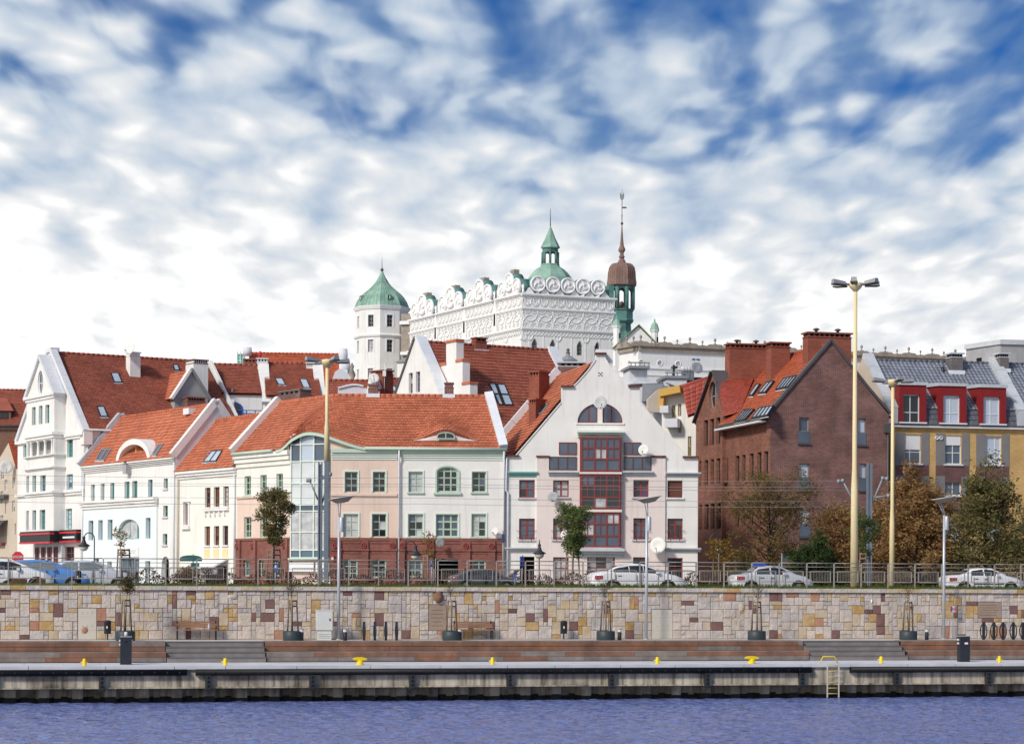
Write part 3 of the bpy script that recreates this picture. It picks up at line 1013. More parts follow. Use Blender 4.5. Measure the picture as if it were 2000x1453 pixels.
# loggia: floor slab behind, back wall and columns
b = MB()
b.fbox(f1, logA[0], logA[2], logA[1], logA[3], nb - .9, nb - .94)
b.build('loggia_back', 'plaster_grey', h1)
for i in range(4):
	uu = logA[0] + (logA[2] - logA[0]) * (i + .35) / 3.7
	c = MB().lathe(f1.pt(uu, logA[1], nb - .15), [(.17, 0), (.17, .1), (.13, .12), (.115, logA[3] - logA[1] - .14), (.16, logA[3] - logA[1] - .1), (.16, logA[3] - logA[1])], 12)
	c.build('column', 'plaster_white', h1)
for k, y0, y1 in (('A', 620, 680), ('A', 1040, 1105), ('B', 75, 102), ('B', 335, 385), ('A', 1278, 1300)):
	za, zb = f1.uz(*Z(k, 420, y1), nb)[1], f1.uz(*Z(k, 420, y0), nb)[1]
	c = MB()
	c.fbox(f1, bu0 - .15, bu1 + .15, za + (zb - za) * .5, zb, nb + .22, -.05)
	c.fbox(f1, bu0 - .06, bu1 + .06, za, za + (zb - za) * .48, nb + .1, -.05)
	c.build('cornice', 'plaster_white', h1)
for za in (zc - .55, f1.uz(*Z('B', 770, 370))[1]):
	c = MB()
	c.fbox(f1, bu1 + .16, uR + .15, za + .2, za + .42, .22, -.05)
	c.fbox(f1, bu1 + .16, uR + .08, za, za + .19, .12, -.05)
	c.fbox(f1, uL - .15, bu0 - .16, za + .2, za + .42, .22, -.05)
	c.build('cornice', 'plaster_white', h1)
# shop front
zsf0, zsf1 = f1.uz(*Z('B', 400, 885), nb)[1], f1.uz(*Z('B', 400, 765), nb)[1]
c = MB()
c.fbox(f1, bu0 - .5, bu1 + .1, zsf0, zsf1, nb + .35, -.02)
c.fbox(f1, bu1 + .11, uR - .2, zsf0 + .05, zsf1 + .05, .5, -.02)
sg = c.build('shop_sign', 'sign_black', h1)
c = MB()
for za in (zsf0 - .1, zsf1 - .28):
	c.fbox(f1, bu0 - .52, bu1 + .12, za, za + .13, nb + .42, nb)
	c.fbox(f1, bu1 + .13, uR - .18, za + .05, za + .18, .55, 0)
c.build('sign_band', 'sign_red', sg)
c = MB()
c.fbox(f1, bu1 + .8, uR - .6, zsf0 + .28, zsf0 + .42, .506, .50)
c.build('sign_lettering', 'sign_white', sg)
c = MB()
c.fbox(f1, bu0 + .2, bu1, GZ, zsf0, .3, -.02)
c.build('shop_wall', 'plaster_cool', h1)
for i in range(4):
	ua = bu0 + .5 + i * (bu1 - bu0 - .7) / 4
	window(f1, (ua, GZ + .9, ua + .9, zsf0 - .35), h1, 'frame_red', ['glass_dark'], 2, 2, n=.31, name='shop_window')
# roof, right slope and left slope
rn = (uL - uR) / 2
zr1 = f1s.px(*Z('A', 640, 165), rn).z
rA, rB = f1s.pt(.35, wz, .25), f1s.pt(15.5, wz, .25)
uu0, uu1 = .35, f1s.uz(372, 707, rn)[0]
uu1 = max(uu1, 13.5)
rC, rD = f1s.pt(uu1, zr1, rn), f1s.pt(uu0, zr1, rn)
rB = f1s.pt(uu1, wz, .25)
o, fr1 = roof(rA, rB, rC, rD, h1, 'tile_red', .30, .26, ridge='tile_red')
roof(f1s.pt(uu1, wz, 2 * rn), f1s.pt(uu0, wz, 2 * rn), rD, rC, h1, 'tile_red', .6, .6)
nr1 = (rB - rA).cross(rD - rA)
for q in ([(1235, 490), (1325, 490), (1280, 385), (1195, 385)], [(1085, 862), (1170, 862), (1125, 750), (1045, 750)], [(1890, 360), (1950, 360), (1925, 295), (1870, 295)]):
	skylight([Z('A', *p) for p in q], rA, nr1, h1)
MB().tube([f1s.pt(.2, wz - .05, .32), f1s.pt(uu1, wz - .05, .32)], .08, 7).build('gutter', 'sheet_metal', h1)
downpipe([f1s.pt(.25, wz, .12), f1s.pt(.25, GZ, .12)], h1)
# white chimney on the slope, brick stacks and cross gable behind
pc = hit(*Z('A', 1480, 430), rA, nr1)
nc_ = (pc - f1s.o).dot(f1s.N)
uc_ = (pc - f1s.o).dot(f1s.U)
ztop = f1s.uz(*Z('A', 1440, 150), nc_)[1]
chimney(f1s, (uc_ - .55, pc.z - .9, uc_ + .35, ztop), .9, h1, 'plaster_white', nc_, cap='plaster_cool', foot=False)
dish(f1s.pt(uc_ - .75, ztop + .15, nc_ + .5), (-.6, -1, .35), .55, 'satellite_dish', 'white satellite dish on the white chimney of the leftmost red roof')
qn = -3.4
r = f1s.rect('A', 1275, 705, 1870, 870, qn)
chimney(f1s, (r[0], r[1] - .4, r[0] + (r[2] - r[0]) * .42, r[3]), .8, h1, 'brick_dark', qn, vents=4, cap='brick_red', foot=False)
chimney(f1s, (r[0] + (r[2] - r[0]) * .44, r[1] - .4, r[2], r[3] - .25), .8, h1, 'brick_dark', qn - .1, vents=6, cap='brick_red', foot=False)
# grey cross gable
qn = -2.0
ga, gb_, gc_ = f1s.uz(*Z('C', 60, 650), qn), f1s.uz(*Z('C', 425, 665), qn), f1s.uz(*Z('C', 235, 360), qn)
h1b = thing('gable_house', 'grey rendered gable wall between the two leftmost red roofs', 'house', f1s.pt(gc_[0], GZ, qn))
b = MB()
b.prism(f1s, [(ga[0], GZ), (gb_[0], GZ), (gb_[0], gb_[1]), gc_, (ga[0], ga[1])], qn, qn - 5)
b.build('wall', 'plaster_grey', h1b)
coping(f1s.pt(ga[0] - .3, ga[1] - .1, qn), f1s.pt(gc_[0], gc_[1] + .18, qn), h1b, .5, .22, 'plaster_white', side=f1s.N)
coping(f1s.pt(gb_[0] + .2, gb_[1] - .1, qn), f1s.pt(gc_[0], gc_[1] + .18, qn), h1b, .5, .22, 'slate_mid', side=f1s.N)
roof(f1s.pt(ga[0] - .3, ga[1] - .1, qn - 5.5), f1s.pt(ga[0] - .3, ga[1] - .1, qn - .2), f1s.pt(gc_[0], gc_[1] + .1, qn - .2), f1s.pt(gc_[0], gc_[1] + .1, qn - 5.5), h1b, 'tile_orange')
roof(f1s.pt(gb_[0] + .2, gb_[1] - .1, qn - .2), f1s.pt(gb_[0] + .2, gb_[1] - .1, qn - 5.5), f1s.pt(gc_[0], gc_[1] + .1, qn - 5.5), f1s.pt(gc_[0], gc_[1] + .1, qn - .2), h1b, 'tile_orange')
r = f1s.rect('C', 265, 232, 400, 690, qn - 1.2)
chimney(f1s, (r[0], r[1], r[2] + .2, r[3]), 1.6, h1b, 'plaster_white', qn - 1.2, vents=6, cap='brick_dark', foot=False)
r = f1s.rect('C', 200, 640, 395, 760, qn + 1.2)
chimney(f1s, (r[0], r[1] - .6, r[2], r[3]), .8, h1b, 'brick_dark', qn + 1.2, vents=6, cap='brick_red', foot=False)
# ---------------------------------------------------------------- 2. pale blue and white house with round-headed dormer
h2 = thing('terraced_house', 'white and pale blue house with round dormer and orange roof', 'house', (f2.o.x, f2.o.y, GZ))
uL = U(f2, 164)
ze = f2.uz(*Z('A', 1400, 1345))[1]
ups = rects(f2, 'B', [(985, 255, 1030, 460), (1090, 245, 1135, 455), (1195, 238, 1240, 450), (1350, 225, 1405, 440), (1432, 220, 1490, 432), (1605, 203, 1655, 415),
					  (1775, 190, 1820, 300), (1770, 485, 1820, 605), (1765, 790, 1815, 910)])
upz = sorted(r[1] for r in ups[:6])[3], sorted(r[3] for r in ups[:6])[3]
ups = [(r[0], upz[0], r[2], upz[1]) for r in ups[:6]] + ups[6:]
dr = f2.rect('B', 1755, 1035, 1835, 1240)
dop = opening((dr[0], GZ, dr[2], dr[3]), dr[3] - .55)
b = MB()
np_ = .14
ulp, urp = uL, U(f2, 305.5, np_)
zp = f2.uz(*Z('B', 1300, 505), np_)[1]
wall(b, f2, [(uL, zp), (urp, zp), (urp, ze), (uL, ze)], [opening(r) for r in ups[:6]], rev=.28)
wall(b, f2, [(urp, GZ), (0, GZ), (0, ze), (urp, ze)], [opening(r) for r in ups[6:]] + [dop], rev=.28)
b.fbox(f2, uL, 0, GZ, ze, -5.8, -6)
b.poly([f2.pt(0, GZ), f2.pt(0, GZ, -6), f2.pt(0, ze, -6), f2.pt(0, ze)])
b.poly([f2.pt(uL, GZ, -6), f2.pt(uL, GZ), f2.pt(uL, ze), f2.pt(uL, ze, -6)])
b.build('wall', 'plaster_white', h2)
for r in ups[:6]:
	window(f2, r, h2, 'frame_teal', ['glass_green', 'glass_slate', 'glass_curtain'], 1, 1, n=-.26, fw=.05, mw=.03)
for r in ups[6:]:
	window(f2, r, h2, 'frame_teal', ['glass_green', 'glass_dark'], 2, 2, n=-.26, fw=.04, mw=.03, sill='plaster_cool')
shape_window(f2, dop, h2, 'frame_grey', ['glass_slate'], n=-.6, name='arched_door', vbars=(.5,))
# blue lower front
lows = rects(f2, 'B', [(960, 648, 1012, 860), (1065, 642, 1113, 858), (1168, 636, 1220, 855), (1580, 617, 1632, 840)], np_)
lz = lows[1][1], lows[1][3]
lows = [(r[0], lz[0], r[2], lz[1]) for r in lows]
gnd = rects(f2, 'B', [(1015, 1055, 1072, 1240), (1160, 1090, 1212, 1240), (1290, 1050, 1510, 1250), (1575, 1085, 1630, 1250)], np_)
gnd = [(r[0], GZ, r[2], r[3]) for r in gnd]
ar = f2.rect('B', 1285, 632, 1510, 850, np_)
aop = opening(ar, ar[1] + (ar[3] - ar[1]) * .45, 14)
b = MB()
wall(b, f2, [(ulp, GZ), (urp, GZ), (urp, zp), (ulp, zp)], [opening(r) for r in lows + gnd] + [aop], rev=.36, n=np_)
b.poly([f2.pt(urp, GZ, np_), f2.pt(urp, GZ), f2.pt(urp, zp), f2.pt(urp, zp, np_)])
b.poly([f2.pt(ulp, zp, np_), f2.pt(urp, zp, np_), f2.pt(urp, zp), f2.pt(ulp, zp)])
b.build('front_panel', 'plaster_blue', h2)
for r in lows:
	window(f2, r, h2, 'frame_teal', ['glass_slate'], 1, 1, n=np_ - .34, fw=.05)
for r in gnd[:2] + gnd[3:]:
	window(f2, r, h2, 'frame_grey', ['glass_slate', 'glass_dark'], 1, 2, n=np_ - .34, fw=.05)
window(f2, gnd[2], h2, 'frame_grey', ['glass_slate'], 4, 1, n=np_ - .34, name='shop_window')
shape_window(f2, aop, h2, 'trim_teal', ['glass_curtain', 'glass_slate'], n=np_ - .3, vbars=(.42, .76), hbars=(.0,))
c = MB()
rr = f2.rect('B', 1300, 935, 1510, 1040, np_)
c.fbox(f2, rr[0], rr[2], rr[1], rr[3], np_ + .06, np_ + .01)
sg = c.build('shop_sign', 'sign_white', h2)
c = MB()
for i, (a, w) in enumerate(((.45, .2), (.42, .5), (.45, .48), (.45, .22))):
	zz0 = rr[1] + (rr[3] - rr[1]) * (.78 - i * .22)
	for k in range(int(w * 14)):
		ua = rr[0] + (rr[2] - rr[0]) * (a + k / 14 * .95)
		c.fbox(f2, ua, ua + .05, zz0, zz0 + random.uniform(.06, .1), np_ + .066, np_ + .061)
c.build('sign_lettering', 'sign_black', sg)
c = MB().fbox(f2, rr[0] + .1, rr[0] + (rr[2] - rr[0]) * .28, rr[1] + .08, rr[1] + (rr[3] - rr[1]) * .4, np_ + .066, np_ + .061)
c.build('sign_logo', 'sign_red', sg)
cornice(f2, ulp - .1, urp + .06, zp, zp + .62, 3, 'plaster_white', h2, out=.30, n=np_)
zk = f2.uz(*Z('B', 1200, 110))[1]
um = f2.uz(*Z('B', 1390, 60))[0]
um2 = f2.uz(*Z('B', 1430, 60))[0]
cornice(f2, uL, um, zk, ze - .02, 4, 'plaster_white', h2, out=.4)
cornice(f2, um2, -.05, zk + .1, ze - .02, 4, 'plaster_white', h2, out=.4)
MB().fbox(f2, um + .03, um2 - .03, zk - .35, ze - .25, .45, -.02).build('rainwater_head', 'plaster_grey', h2)
downpipe([f2.pt(-.25, ze, .12), f2.pt(-.25, GZ, .12)], h2)
downpipe([f2.pt(uL + .15, ze, .12), f2.pt(uL + .15, GZ, .3)], h2)
rn = -3.0
zr = f2.uz(*Z('C', 100, 778), rn)[1]
rA, rB, rC, rD = f2.pt(uL + .2, ze, .35), f2.pt(-.1, ze, .35), f2.pt(-.1, zr, rn), f2.pt(uL + .2, zr, rn)
roof(rA, rB, rC, rD, h2, 'tile_orange', .3, .34, ridge='tile_orange')
roof(f2.pt(-.1, ze, 2 * rn), f2.pt(uL + .2, ze, 2 * rn), rD, rC, h2, 'tile_orange', .8, .8)
nr2 = (rB - rA).cross(rD - rA)
for u_, m_ in ((uL + .05, 'sheet_metal'), (.1, 'plaster_white')):
	coping(f2.pt(u_, ze + .1, .4), f2.pt(u_, zr + .25, rn), h2, .42, .5, m_, 1, side=f2.U)
	coping(f2.pt(u_, ze + .1, 2 * rn), f2.pt(u_, zr + .25, rn), h2, .42, .5, m_, 1, side=f2.U)
MB().prism(f2.shift(0), [(-.05, ze), (.12, ze), (.12, ze + .01), (-.05, ze + .01)], 0, -6).build('kerb', 'plaster_white', h2)
for u_ in (.22, uL):
	b = MB()
	b.poly([f2.pt(u_, ze - 1.5, .2), f2.pt(u_, ze - 1.5, 2 * rn), f2.pt(u_, ze, 2 * rn), f2.pt(u_, zr + .1, rn), f2.pt(u_, ze, .2)])
	b.build('party_wall', 'plaster_cool', h2)
for q in ([(1040, 1335), (1090, 1335), (1160, 1215), (1110, 1215)], [(1095, 1335), (1135, 1335), (1215, 1212), (1165, 1212)], [(1655, 1280), (1700, 1280), (1780, 1155), (1735, 1155)]):
	skylight([Z('A', *p) for p in q], rA, nr2, h2, g='glass_blue', fr='frame_grey')
# round-headed dormer
dz0 = ze - .02
dl, drr, dt = f2.uz(*Z('A', 1275, 1300), .1)[0], f2.uz(*Z('A', 1645, 1290), .1)[0], f2.uz(*Z('A', 1480, 1092), .1)[1]
b = MB()
k = 16
cu, hu = (dl + drr) / 2, (drr - dl) / 2
outer = [(cu - hu * math.cos(math.pi * i / k), dz0 + (dt - dz0) * math.sin(math.pi * i / k)) for i in range(k + 1)]
inner = [(cu - (hu - .45) * math.cos(math.pi * i / k), dz0 + (dt - dz0 - .42) * math.sin(math.pi * i / k)) for i in range(k + 1)]
for i in range(k):
	b.hexa([f2.pt(*inner[i], .25), f2.pt(*inner[i + 1], .25), f2.pt(*inner[i + 1], -2.4), f2.pt(*inner[i], -2.4),
			f2.pt(*outer[i], .25), f2.pt(*outer[i + 1], .25), f2.pt(*outer[i + 1], -2.4), f2.pt(*outer[i], -2.4)])
dm = b.build('dormer', 'plaster_white', h2)
b = MB()
b.prism(f2, inner, -1.4, -1.5)
b.build('dormer_wall', 'plaster_yellow', dm)
b = MB()
b.fbox(f2, cu + .15, cu + .95, dz0, dz0 + 1.25, -1.36, -1.40)
b.build('dormer_door', 'trim_teal', dm)
b = MB()
b.fbox(f2, cu - .5, cu - .35, dz0, dt - .45, -.2, -1.35)
b.build('dormer_post', 'plaster_ochre', dm)
r = f2.rect('C', 180, 720, 240, 830, -2.4)
MB().fbox(f2, r[0], r[2], r[1], r[3] - .3, -2.2, -3.4).build('roof_hatch', 'sheet_pale', h2)
# ---------------------------------------------------------------- 3. cream house with red-brown windows
h3 = thing('terraced_house', 'narrow cream white house with red brown windows in threes', 'house', (f3.o.x, f3.o.y, GZ))
uL = U(f3, 346)
ze = f3.uz(*Z('D', 400, 95))[1]
w3 = rects(f3, 'D', [(390, 290, 450, 505), (485, 283, 548, 498), (588, 276, 648, 492), (385, 712, 445, 920), (485, 706, 545, 915), (582, 702, 642, 912), (170, 465, 215, 695)])
for a in (0, 3):
	zz0, zz1 = w3[a + 1][1], w3[a + 1][3]
	for i in range(3):
		w3[a + i] = (w3[a + i][0], zz0, w3[a + i][2], zz1)
sh = f3.rect('D', 380, 1140, 635, 1280)
sh = (sh[0], GZ, sh[2], sh[3])
dr = f3.rect('D', 135, 1145, 265, 1280)
dop = opening((dr[0], GZ, dr[2], dr[3]), dr[3] - .7)
b = MB()
wall(b, f3, [(uL, GZ), (0, GZ), (0, ze), (uL, ze)], [opening(r) for r in w3 + [sh]] + [dop], rev=.25)
b.fbox(f3, uL, 0, GZ, ze, -5.8, -6)
b.build('wall', 'plaster_cream', h3)
for r in w3:
	window(f3, r, h3, 'frame_brown', ['glass_curtain', 'glass_amber', 'glass_dark'], 2, 4, n=-.22, fw=.05, mw=.03, sill='plaster_white')
shape_window(f3, dop, h3, 'frame_brown', ['glass_dark'], n=-.22, name='arched_door', vbars=(.5,))
window(f3, sh, h3, 'frame_brown', ['glass_dark'], 3, 1, n=-.22, name='shop_window')
c = MB()
for r in w3[3:6]:
	c.fbox(f3, r[0], r[2], r[1] - 1.05, r[1] - .25, .03, -.05)
c.build('apron_panel', 'plaster_yellow', h3)
c = MB()
r = w3[6]
c.fbox(f3, r[0] - .2, r[0] - .02, r[1] - .1, r[3] + .1, .1, -.02)
c.fbox(f3, r[2] + .02, r[2] + .2, r[1] - .1, r[3] + .1, .1, -.02)
c.fbox(f3, r[0] - .3, r[2] + .3, r[1] - .3, r[1] - .12, .2, -.02)
c.prism(f3, [(r[0] - .35, r[3] + .12), (r[2] + .35, r[3] + .12), ((r[0] + r[2]) / 2, r[3] + .5)], .16, -.02)
c.build('surround', 'plaster_white', h3)
c = MB()
r0, r2 = w3[0], w3[2]
c.fbox(f3, r0[0] - .1, r2[2] + .1, r0[1] - .28, r0[1] - .12, .18, -.02)
for i in range(5):
	ua = r0[0] + (r2[2] - r0[0]) * (i + .1) / 5
	c.fbox(f3, ua, ua + .2, r0[1] - .62, r0[1] - .3, .12, -.02)
c.build('cornice', 'plaster_white', h3)
# shop awning
zaw = f3.uz(*Z('D', 500, 1050))[1]
c = MB()
ua, ub = U(f3, 330 + 360 * .18), U(f3, 330 + 650 * .18)
c.hexa([f3.pt(ua, zaw - .7, 1.1), f3.pt(ub, zaw - .7, 1.1), f3.pt(ub, zaw - .1, 0), f3.pt(ua, zaw - .1, 0), f3.pt(ua, zaw - .6, 1.15), f3.pt(ub, zaw - .6, 1.15), f3.pt(ub, zaw, 0), f3.pt(ua, zaw, 0)])
c.build('awning', 'sign_white', h3)
c = MB().fbox(f3, ua, ub, zaw - 1.15, zaw - .72, .9, .84)
c.build('awning_board', 'frame_grey', h3)
cornice(f3, uL + .3, -.05, ze - .55, ze - .02, 3, 'plaster_white', h3, out=.32)
rn = -3.0
zr = f3.uz(*Z('C', 760, 865), rn)[1]
rA, rB, rC, rD = f3.pt(uL + .1, ze, .35), f3.pt(-.05, ze, .35), f3.pt(-.05, zr, rn), f3.pt(uL + .1, zr, rn)
roof(rA, rB, rC, rD, h3, 'tile_orange', .3, .26, ridge='tile_orange')
roof(f3.pt(-.05, ze, 2 * rn), f3.pt(uL, ze, 2 * rn), rD, rC, h3, 'tile_orange', .8, .8)
skylight([Z('C', 375, 1355), Z('C', 515, 1348), Z('C', 590, 1225), Z('C', 475, 1232)], rA, (rB - rA).cross(rD - rA), h3, cols=2)
downpipe([f3.pt(uL + .35, ze - .4, .12), f3.pt(uL + .35, GZ, .12)], h3, 'plaster_beige')
downpipe([f3.pt(-.2, ze - .4, .12), f3.pt(-.2, GZ, .12)], h3)
# ---------------------------------------------------------------- 4. corner house: peach and white front, glazed corner, brick base
h4 = thing('corner_house', 'peach and white corner house with brick base, glazed bay and curved orange roof', 'house', (f4.o.x, f4.o.y, GZ))
uLw = U(f4l, 463)
ubL = U(fbay, 570)
uF = U(f4, 987)
uSp = U(f4, 779.5)
ze = HZ(f4, 800, 876)
zbr = HZ(f4, 800, 1051)
zst = HZ(f4, 700, 966)
wA = rects(f4, 'F', [(130, 118, 270, 340), (435, 118, 570, 340), (115, 575, 275, 826), (425, 575, 580, 826)])
wB = rects(f4, 'F', [(822, 118, 975, 338), (1510, 118, 1662, 338), (818, 576, 980, 822), (1505, 576, 1662, 822), (1120, 578, 1360, 822)])
wC = f4.rect('F', 1130, 66, 1357, 340)
wG = rects(f4, 'F', [(105, 1068, 270, 1290), (415, 1068, 580, 1268), (815, 1078, 970, 1260), (1110, 1062, 1360, 1300), (1510, 1072, 1660, 1225)])
wG[3] = (wG[3][0], GZ, wG[3][2], wG[3][3])
b = MB()
wall(b, f4, [(0, zbr), (uSp, zbr), (uSp, ze), (0, ze)], [opening(r) for r in wA], mi=0)
aC = opening(wC, wC[3] - .32, 10)
wall(b, f4, [(uSp, zbr), (uF, zbr), (uF, ze), (uSp, ze)], [opening(r) for r in wB] + [aC], mi=1)
b.build('wall', ['plaster_peach', 'plaster_offwhite'], h4)
b = MB()
wall(b, f4, [(0, GZ), (uF, GZ), (uF, zbr), (0, zbr)], [opening(r) for r in wG], n=.12, rev=.3)
b.poly([f4.pt(0, zbr, .12), f4.pt(uF, zbr, .12), f4.pt(uF, zbr, 0), f4.pt(0, zbr, 0)])
b.poly([f4.pt(uF, GZ, .12), f4.pt(uF, GZ, 0), f4.pt(uF, zbr, 0), f4.pt(uF, zbr, .12)])
b.build('brick_base', 'brick_base', h4)
for r in wA:
	window(f4, r, h4, 'frame_mint', ['glass_dark'] * 5 + ['glass_curtain'], 2, 3, n=-.18, trim='trim_pale_green', sill=None, tw=.10, fw=.06, mw=.04)
for r in wB[:4]:
	window(f4, r, h4, 'frame_mint', ['glass_dark'] * 3 + ['glass_blue', 'glass_curtain'], 2, 3, n=-.18, trim='trim_pale_green', sill='trim_green', tw=.09, fw=.07, mw=.045)
window(f4, wB[4], h4, 'frame_mint', ['glass_dark', 'glass_blue'], 3, 3, n=-.18, trim='trim_pale_green', sill='trim_green', tw=.09, fw=.07, mw=.10)
shape_window(f4, aC, h4, 'frame_mint', ['glass_dark'], n=-.18, fw=.10, vbars=(.34, .66), hbars=(.3, .57, .84), mw=.09)
s = MB()
k = 12
for i in range(k):
	def ap(t, e):
		a = math.pi * t / k
		c, h = (wC[0] + wC[2]) / 2, (wC[2] - wC[0]) / 2 + e
		return (c - h * math.cos(a), wC[3] - .32 + (.32 + e) * math.sin(a))
	p, q, r_, t_ = ap(i, .0), ap(i + 1, .0), ap(i + 1, .12), ap(i, .12)
	s.hexa([f4.pt(*x, -.02) for x in (p, q, r_, t_)] + [f4.pt(*x, .07) for x in (p, q, r_, t_)])
s.fbox(f4, wC[0] - .12, wC[0], wC[1], wC[3] - .32, .068, -.02)
s.fbox(f4, wC[2], wC[2] + .12, wC[1], wC[3] - .32, .068, -.02)
s.fbox(f4, wC[0] - .22, wC[2] + .22, wC[1] - .14, wC[1] - .002, .16, -.02)
s.build('arched_surround', 'trim_green', h4)
for i in (0, 1, 4):
	window(f4, wG[i], h4, 'frame_mint', ['glass_dark', 'glass_dark', 'glass_blue'], 2, 3, n=-.12, fw=.1)
window(f4, wG[2], h4, 'frame_mint', ['glass_blue'], 2, 2, n=-.12, zs=(0, .4, 1), fw=.1)
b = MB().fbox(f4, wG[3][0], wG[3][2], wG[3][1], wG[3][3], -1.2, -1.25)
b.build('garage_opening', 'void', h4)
# brick relief: corbel bands, pilasters and round ornaments
b = MB()
zb1 = HZ(f4, 700, 1074)
segs = [(0, 650 + 700 * .18), (1, 0)]
for z0_, z1_, n_ in ((zbr - .16, zbr + .02, .20), (zbr - .34, zbr - .20, .16), (zb1 - .05, zb1 + .08, .19), (zb1 - .22, zb1 - .12, .155)):
	b.fbox(f4, .02, uSp - .15, z0_, z1_, n_, .115)
	b.fbox(f4, uSp + .15, uF - .03, z0_, z1_, n_, .115)
b.build('corbel_band', 'brick_base', h4)
for a, c in ((60, 95), (320, 390), (625, 695), (725, 790), (1030, 1100), (1385, 1495), (1685, 1765)):
	ua, uc = U(f4, 650 + a * .18), U(f4, 650 + c * .18)
	b = MB().fbox(f4, ua, uc, GZ, zb1 - .06, .26, .118)
	b.fbox(f4, ua - .05, uc + .05, zb1 - .055, zb1 + .085, .31, .118)
	b.fbox(f4, ua, uc, zb1 + .09, zbr - .17, .235, .118)
	b.build('pilaster', 'brick_base', h4)
zo = HZ(f4, 700, 1065)
for a in (30, 340, 650, 757, 1050, 1445, 1722):
	b = MB()
	pp = f4.pt(U(f4, 650 + a * .18), zo, .24)
	b.lathe(pp, [(.19, -.02), (.19, .05), (.12, .05), (.12, .015), (.05, .015), (.05, .06), (.001, .06)], 14, axis=(Vector((1, 0, 0)), Vector((0, 0, 1)), Vector((0, -1, 0))))
	b.build('round_ornament', 'frame_red', h4)
MB().fbox(f4, 0, uSp - .12, zst - .08, zst + .08, .10, -.02).build('string_course', 'plaster_peach', h4)
# cornices and gutters
zc1, zc0 = HZ(f4, 700, 885), HZ(f4, 700, 896)
for a, c in ((.05, uSp - .12), (uSp + .12, uF - .1)):
	cornice(f4, a, c, zc0 - .05, zc1, 3, 'trim_pale_green', h4, out=.18)
	cornice(f4, a, c, zc1 + .02, ze - .05, 1, 'trim_green', h4, out=.30)
MB().tube([f4.pt(2.2, ze - .02, .42), f4.pt(uF + .1, ze - .05, .42)], .10, 8).build('gutter', 'trim_green', h4)
for uu in (uSp, uF - .1):
	downpipe([f4.pt(uu, ze - .1, .4), f4.pt(uu, zc0 - .2, .16), f4.pt(uu, GZ, .20)], h4, 'sheet_pale', .065)
# wing along the side street
wl_ = rects(f4l, 'D', [(820, 163, 888, 375), (990, 152, 1060, 366), (1165, 137, 1235, 342), (815, 602, 893, 838), (988, 600, 1065, 830), (1155, 594, 1240, 824)])
for a in (0, 3):
	for i in (0, 2):
		wl_[a + i] = (wl_[a + i][0], wl_[a + 1][1], wl_[a + i][2], wl_[a + 1][3])
gl_ = rects(f4l, 'D', [(820, 1078, 898, 1250), (990, 1078, 1050, 1250), (1165, 1078, 1235, 1250)])
zml = HZ(f4l, 500, 970)
b = MB()
wall(b, f4l, [(uLw, zml), (0, zml), (0, ze), (uLw, ze)], [opening(r) for r in wl_[:3]], mi=0)
wall(b, f4l, [(uLw, zbr), (0, zbr), (0, zml), (uLw, zml)], [opening(r) for r in wl_[3:]], mi=1)
b.build('wing_wall', ['plaster_cream', 'plaster_peach'], h4)
b = MB()
wall(b, f4l, [(uLw, GZ), (0, GZ), (0, zbr), (uLw, zbr)], [opening(r) for r in gl_], n=.12, rev=.3)
b.poly([f4l.pt(uLw, zbr, .12), f4l.pt(0, zbr, .12), f4l.pt(0, zbr), f4l.pt(uLw, zbr)])
b.poly([f4l.pt(0, GZ, .12), f4l.pt(0, GZ, 0), f4l.pt(0, zbr, 0), f4l.pt(0, zbr, .12)])
b.poly([f4l.pt(uLw, GZ, 0), f4l.pt(uLw, GZ, .12), f4l.pt(uLw, zbr, .12), f4l.pt(uLw, zbr, 0)])
b.build('wing_brick_base', 'brick_base', h4)
for r in wl_:
	window(f4l, r, h4, 'frame_mint', ['glass_dark', 'glass_blue', 'glass_dark'], 2, 3, n=-.2, fw=.09, sill='trim_green')
for r in gl_:
	window(f4l, r, h4, 'frame_mint', ['glass_dark', 'glass_blue'], 2, 2, n=-.12, fw=.09)
for a, c in ((785, 805), (950, 975), (1295, 1320)):
	ua, uc = U(f4l, 330 + a * .18), U(f4l, 330 + c * .18)
	MB().fbox(f4l, ua, uc, GZ, zbr - .05, .26, .118).build('pilaster', 'brick_base', h4)
for a in (757, 922, 1265):
	b = MB()
	b.lathe(f4l.pt(U(f4l, 330 + a * .18), zo, .16), [(.19, -.02), (.19, .05), (.12, .05), (.12, .015), (.05, .015), (.05, .06), (.001, .06)], 14, axis=(f4l.U, Vector((0, 0, 1)), f4l.N))
	b.build('round_ornament', 'frame_red', h4)
MB().fbox(f4l, uLw, 0, zbr - .1, zbr + .05, .2, .115).build('corbel_band', 'brick_base', h4)
MB().fbox(f4l, uLw, 0, zml - .08, zml + .1, .10, -.02).build('string_course', 'plaster_peach', h4)
cornice(f4l, uLw, -.1, ze - .95, ze - .05, 3, 'plaster_cream', h4, out=.34)
MB().tube([f4l.pt(uLw, ze - .02, .42), f4l.pt(-1.9, ze - .02, .42)], .10, 8).build('gutter', 'trim_green', h4)
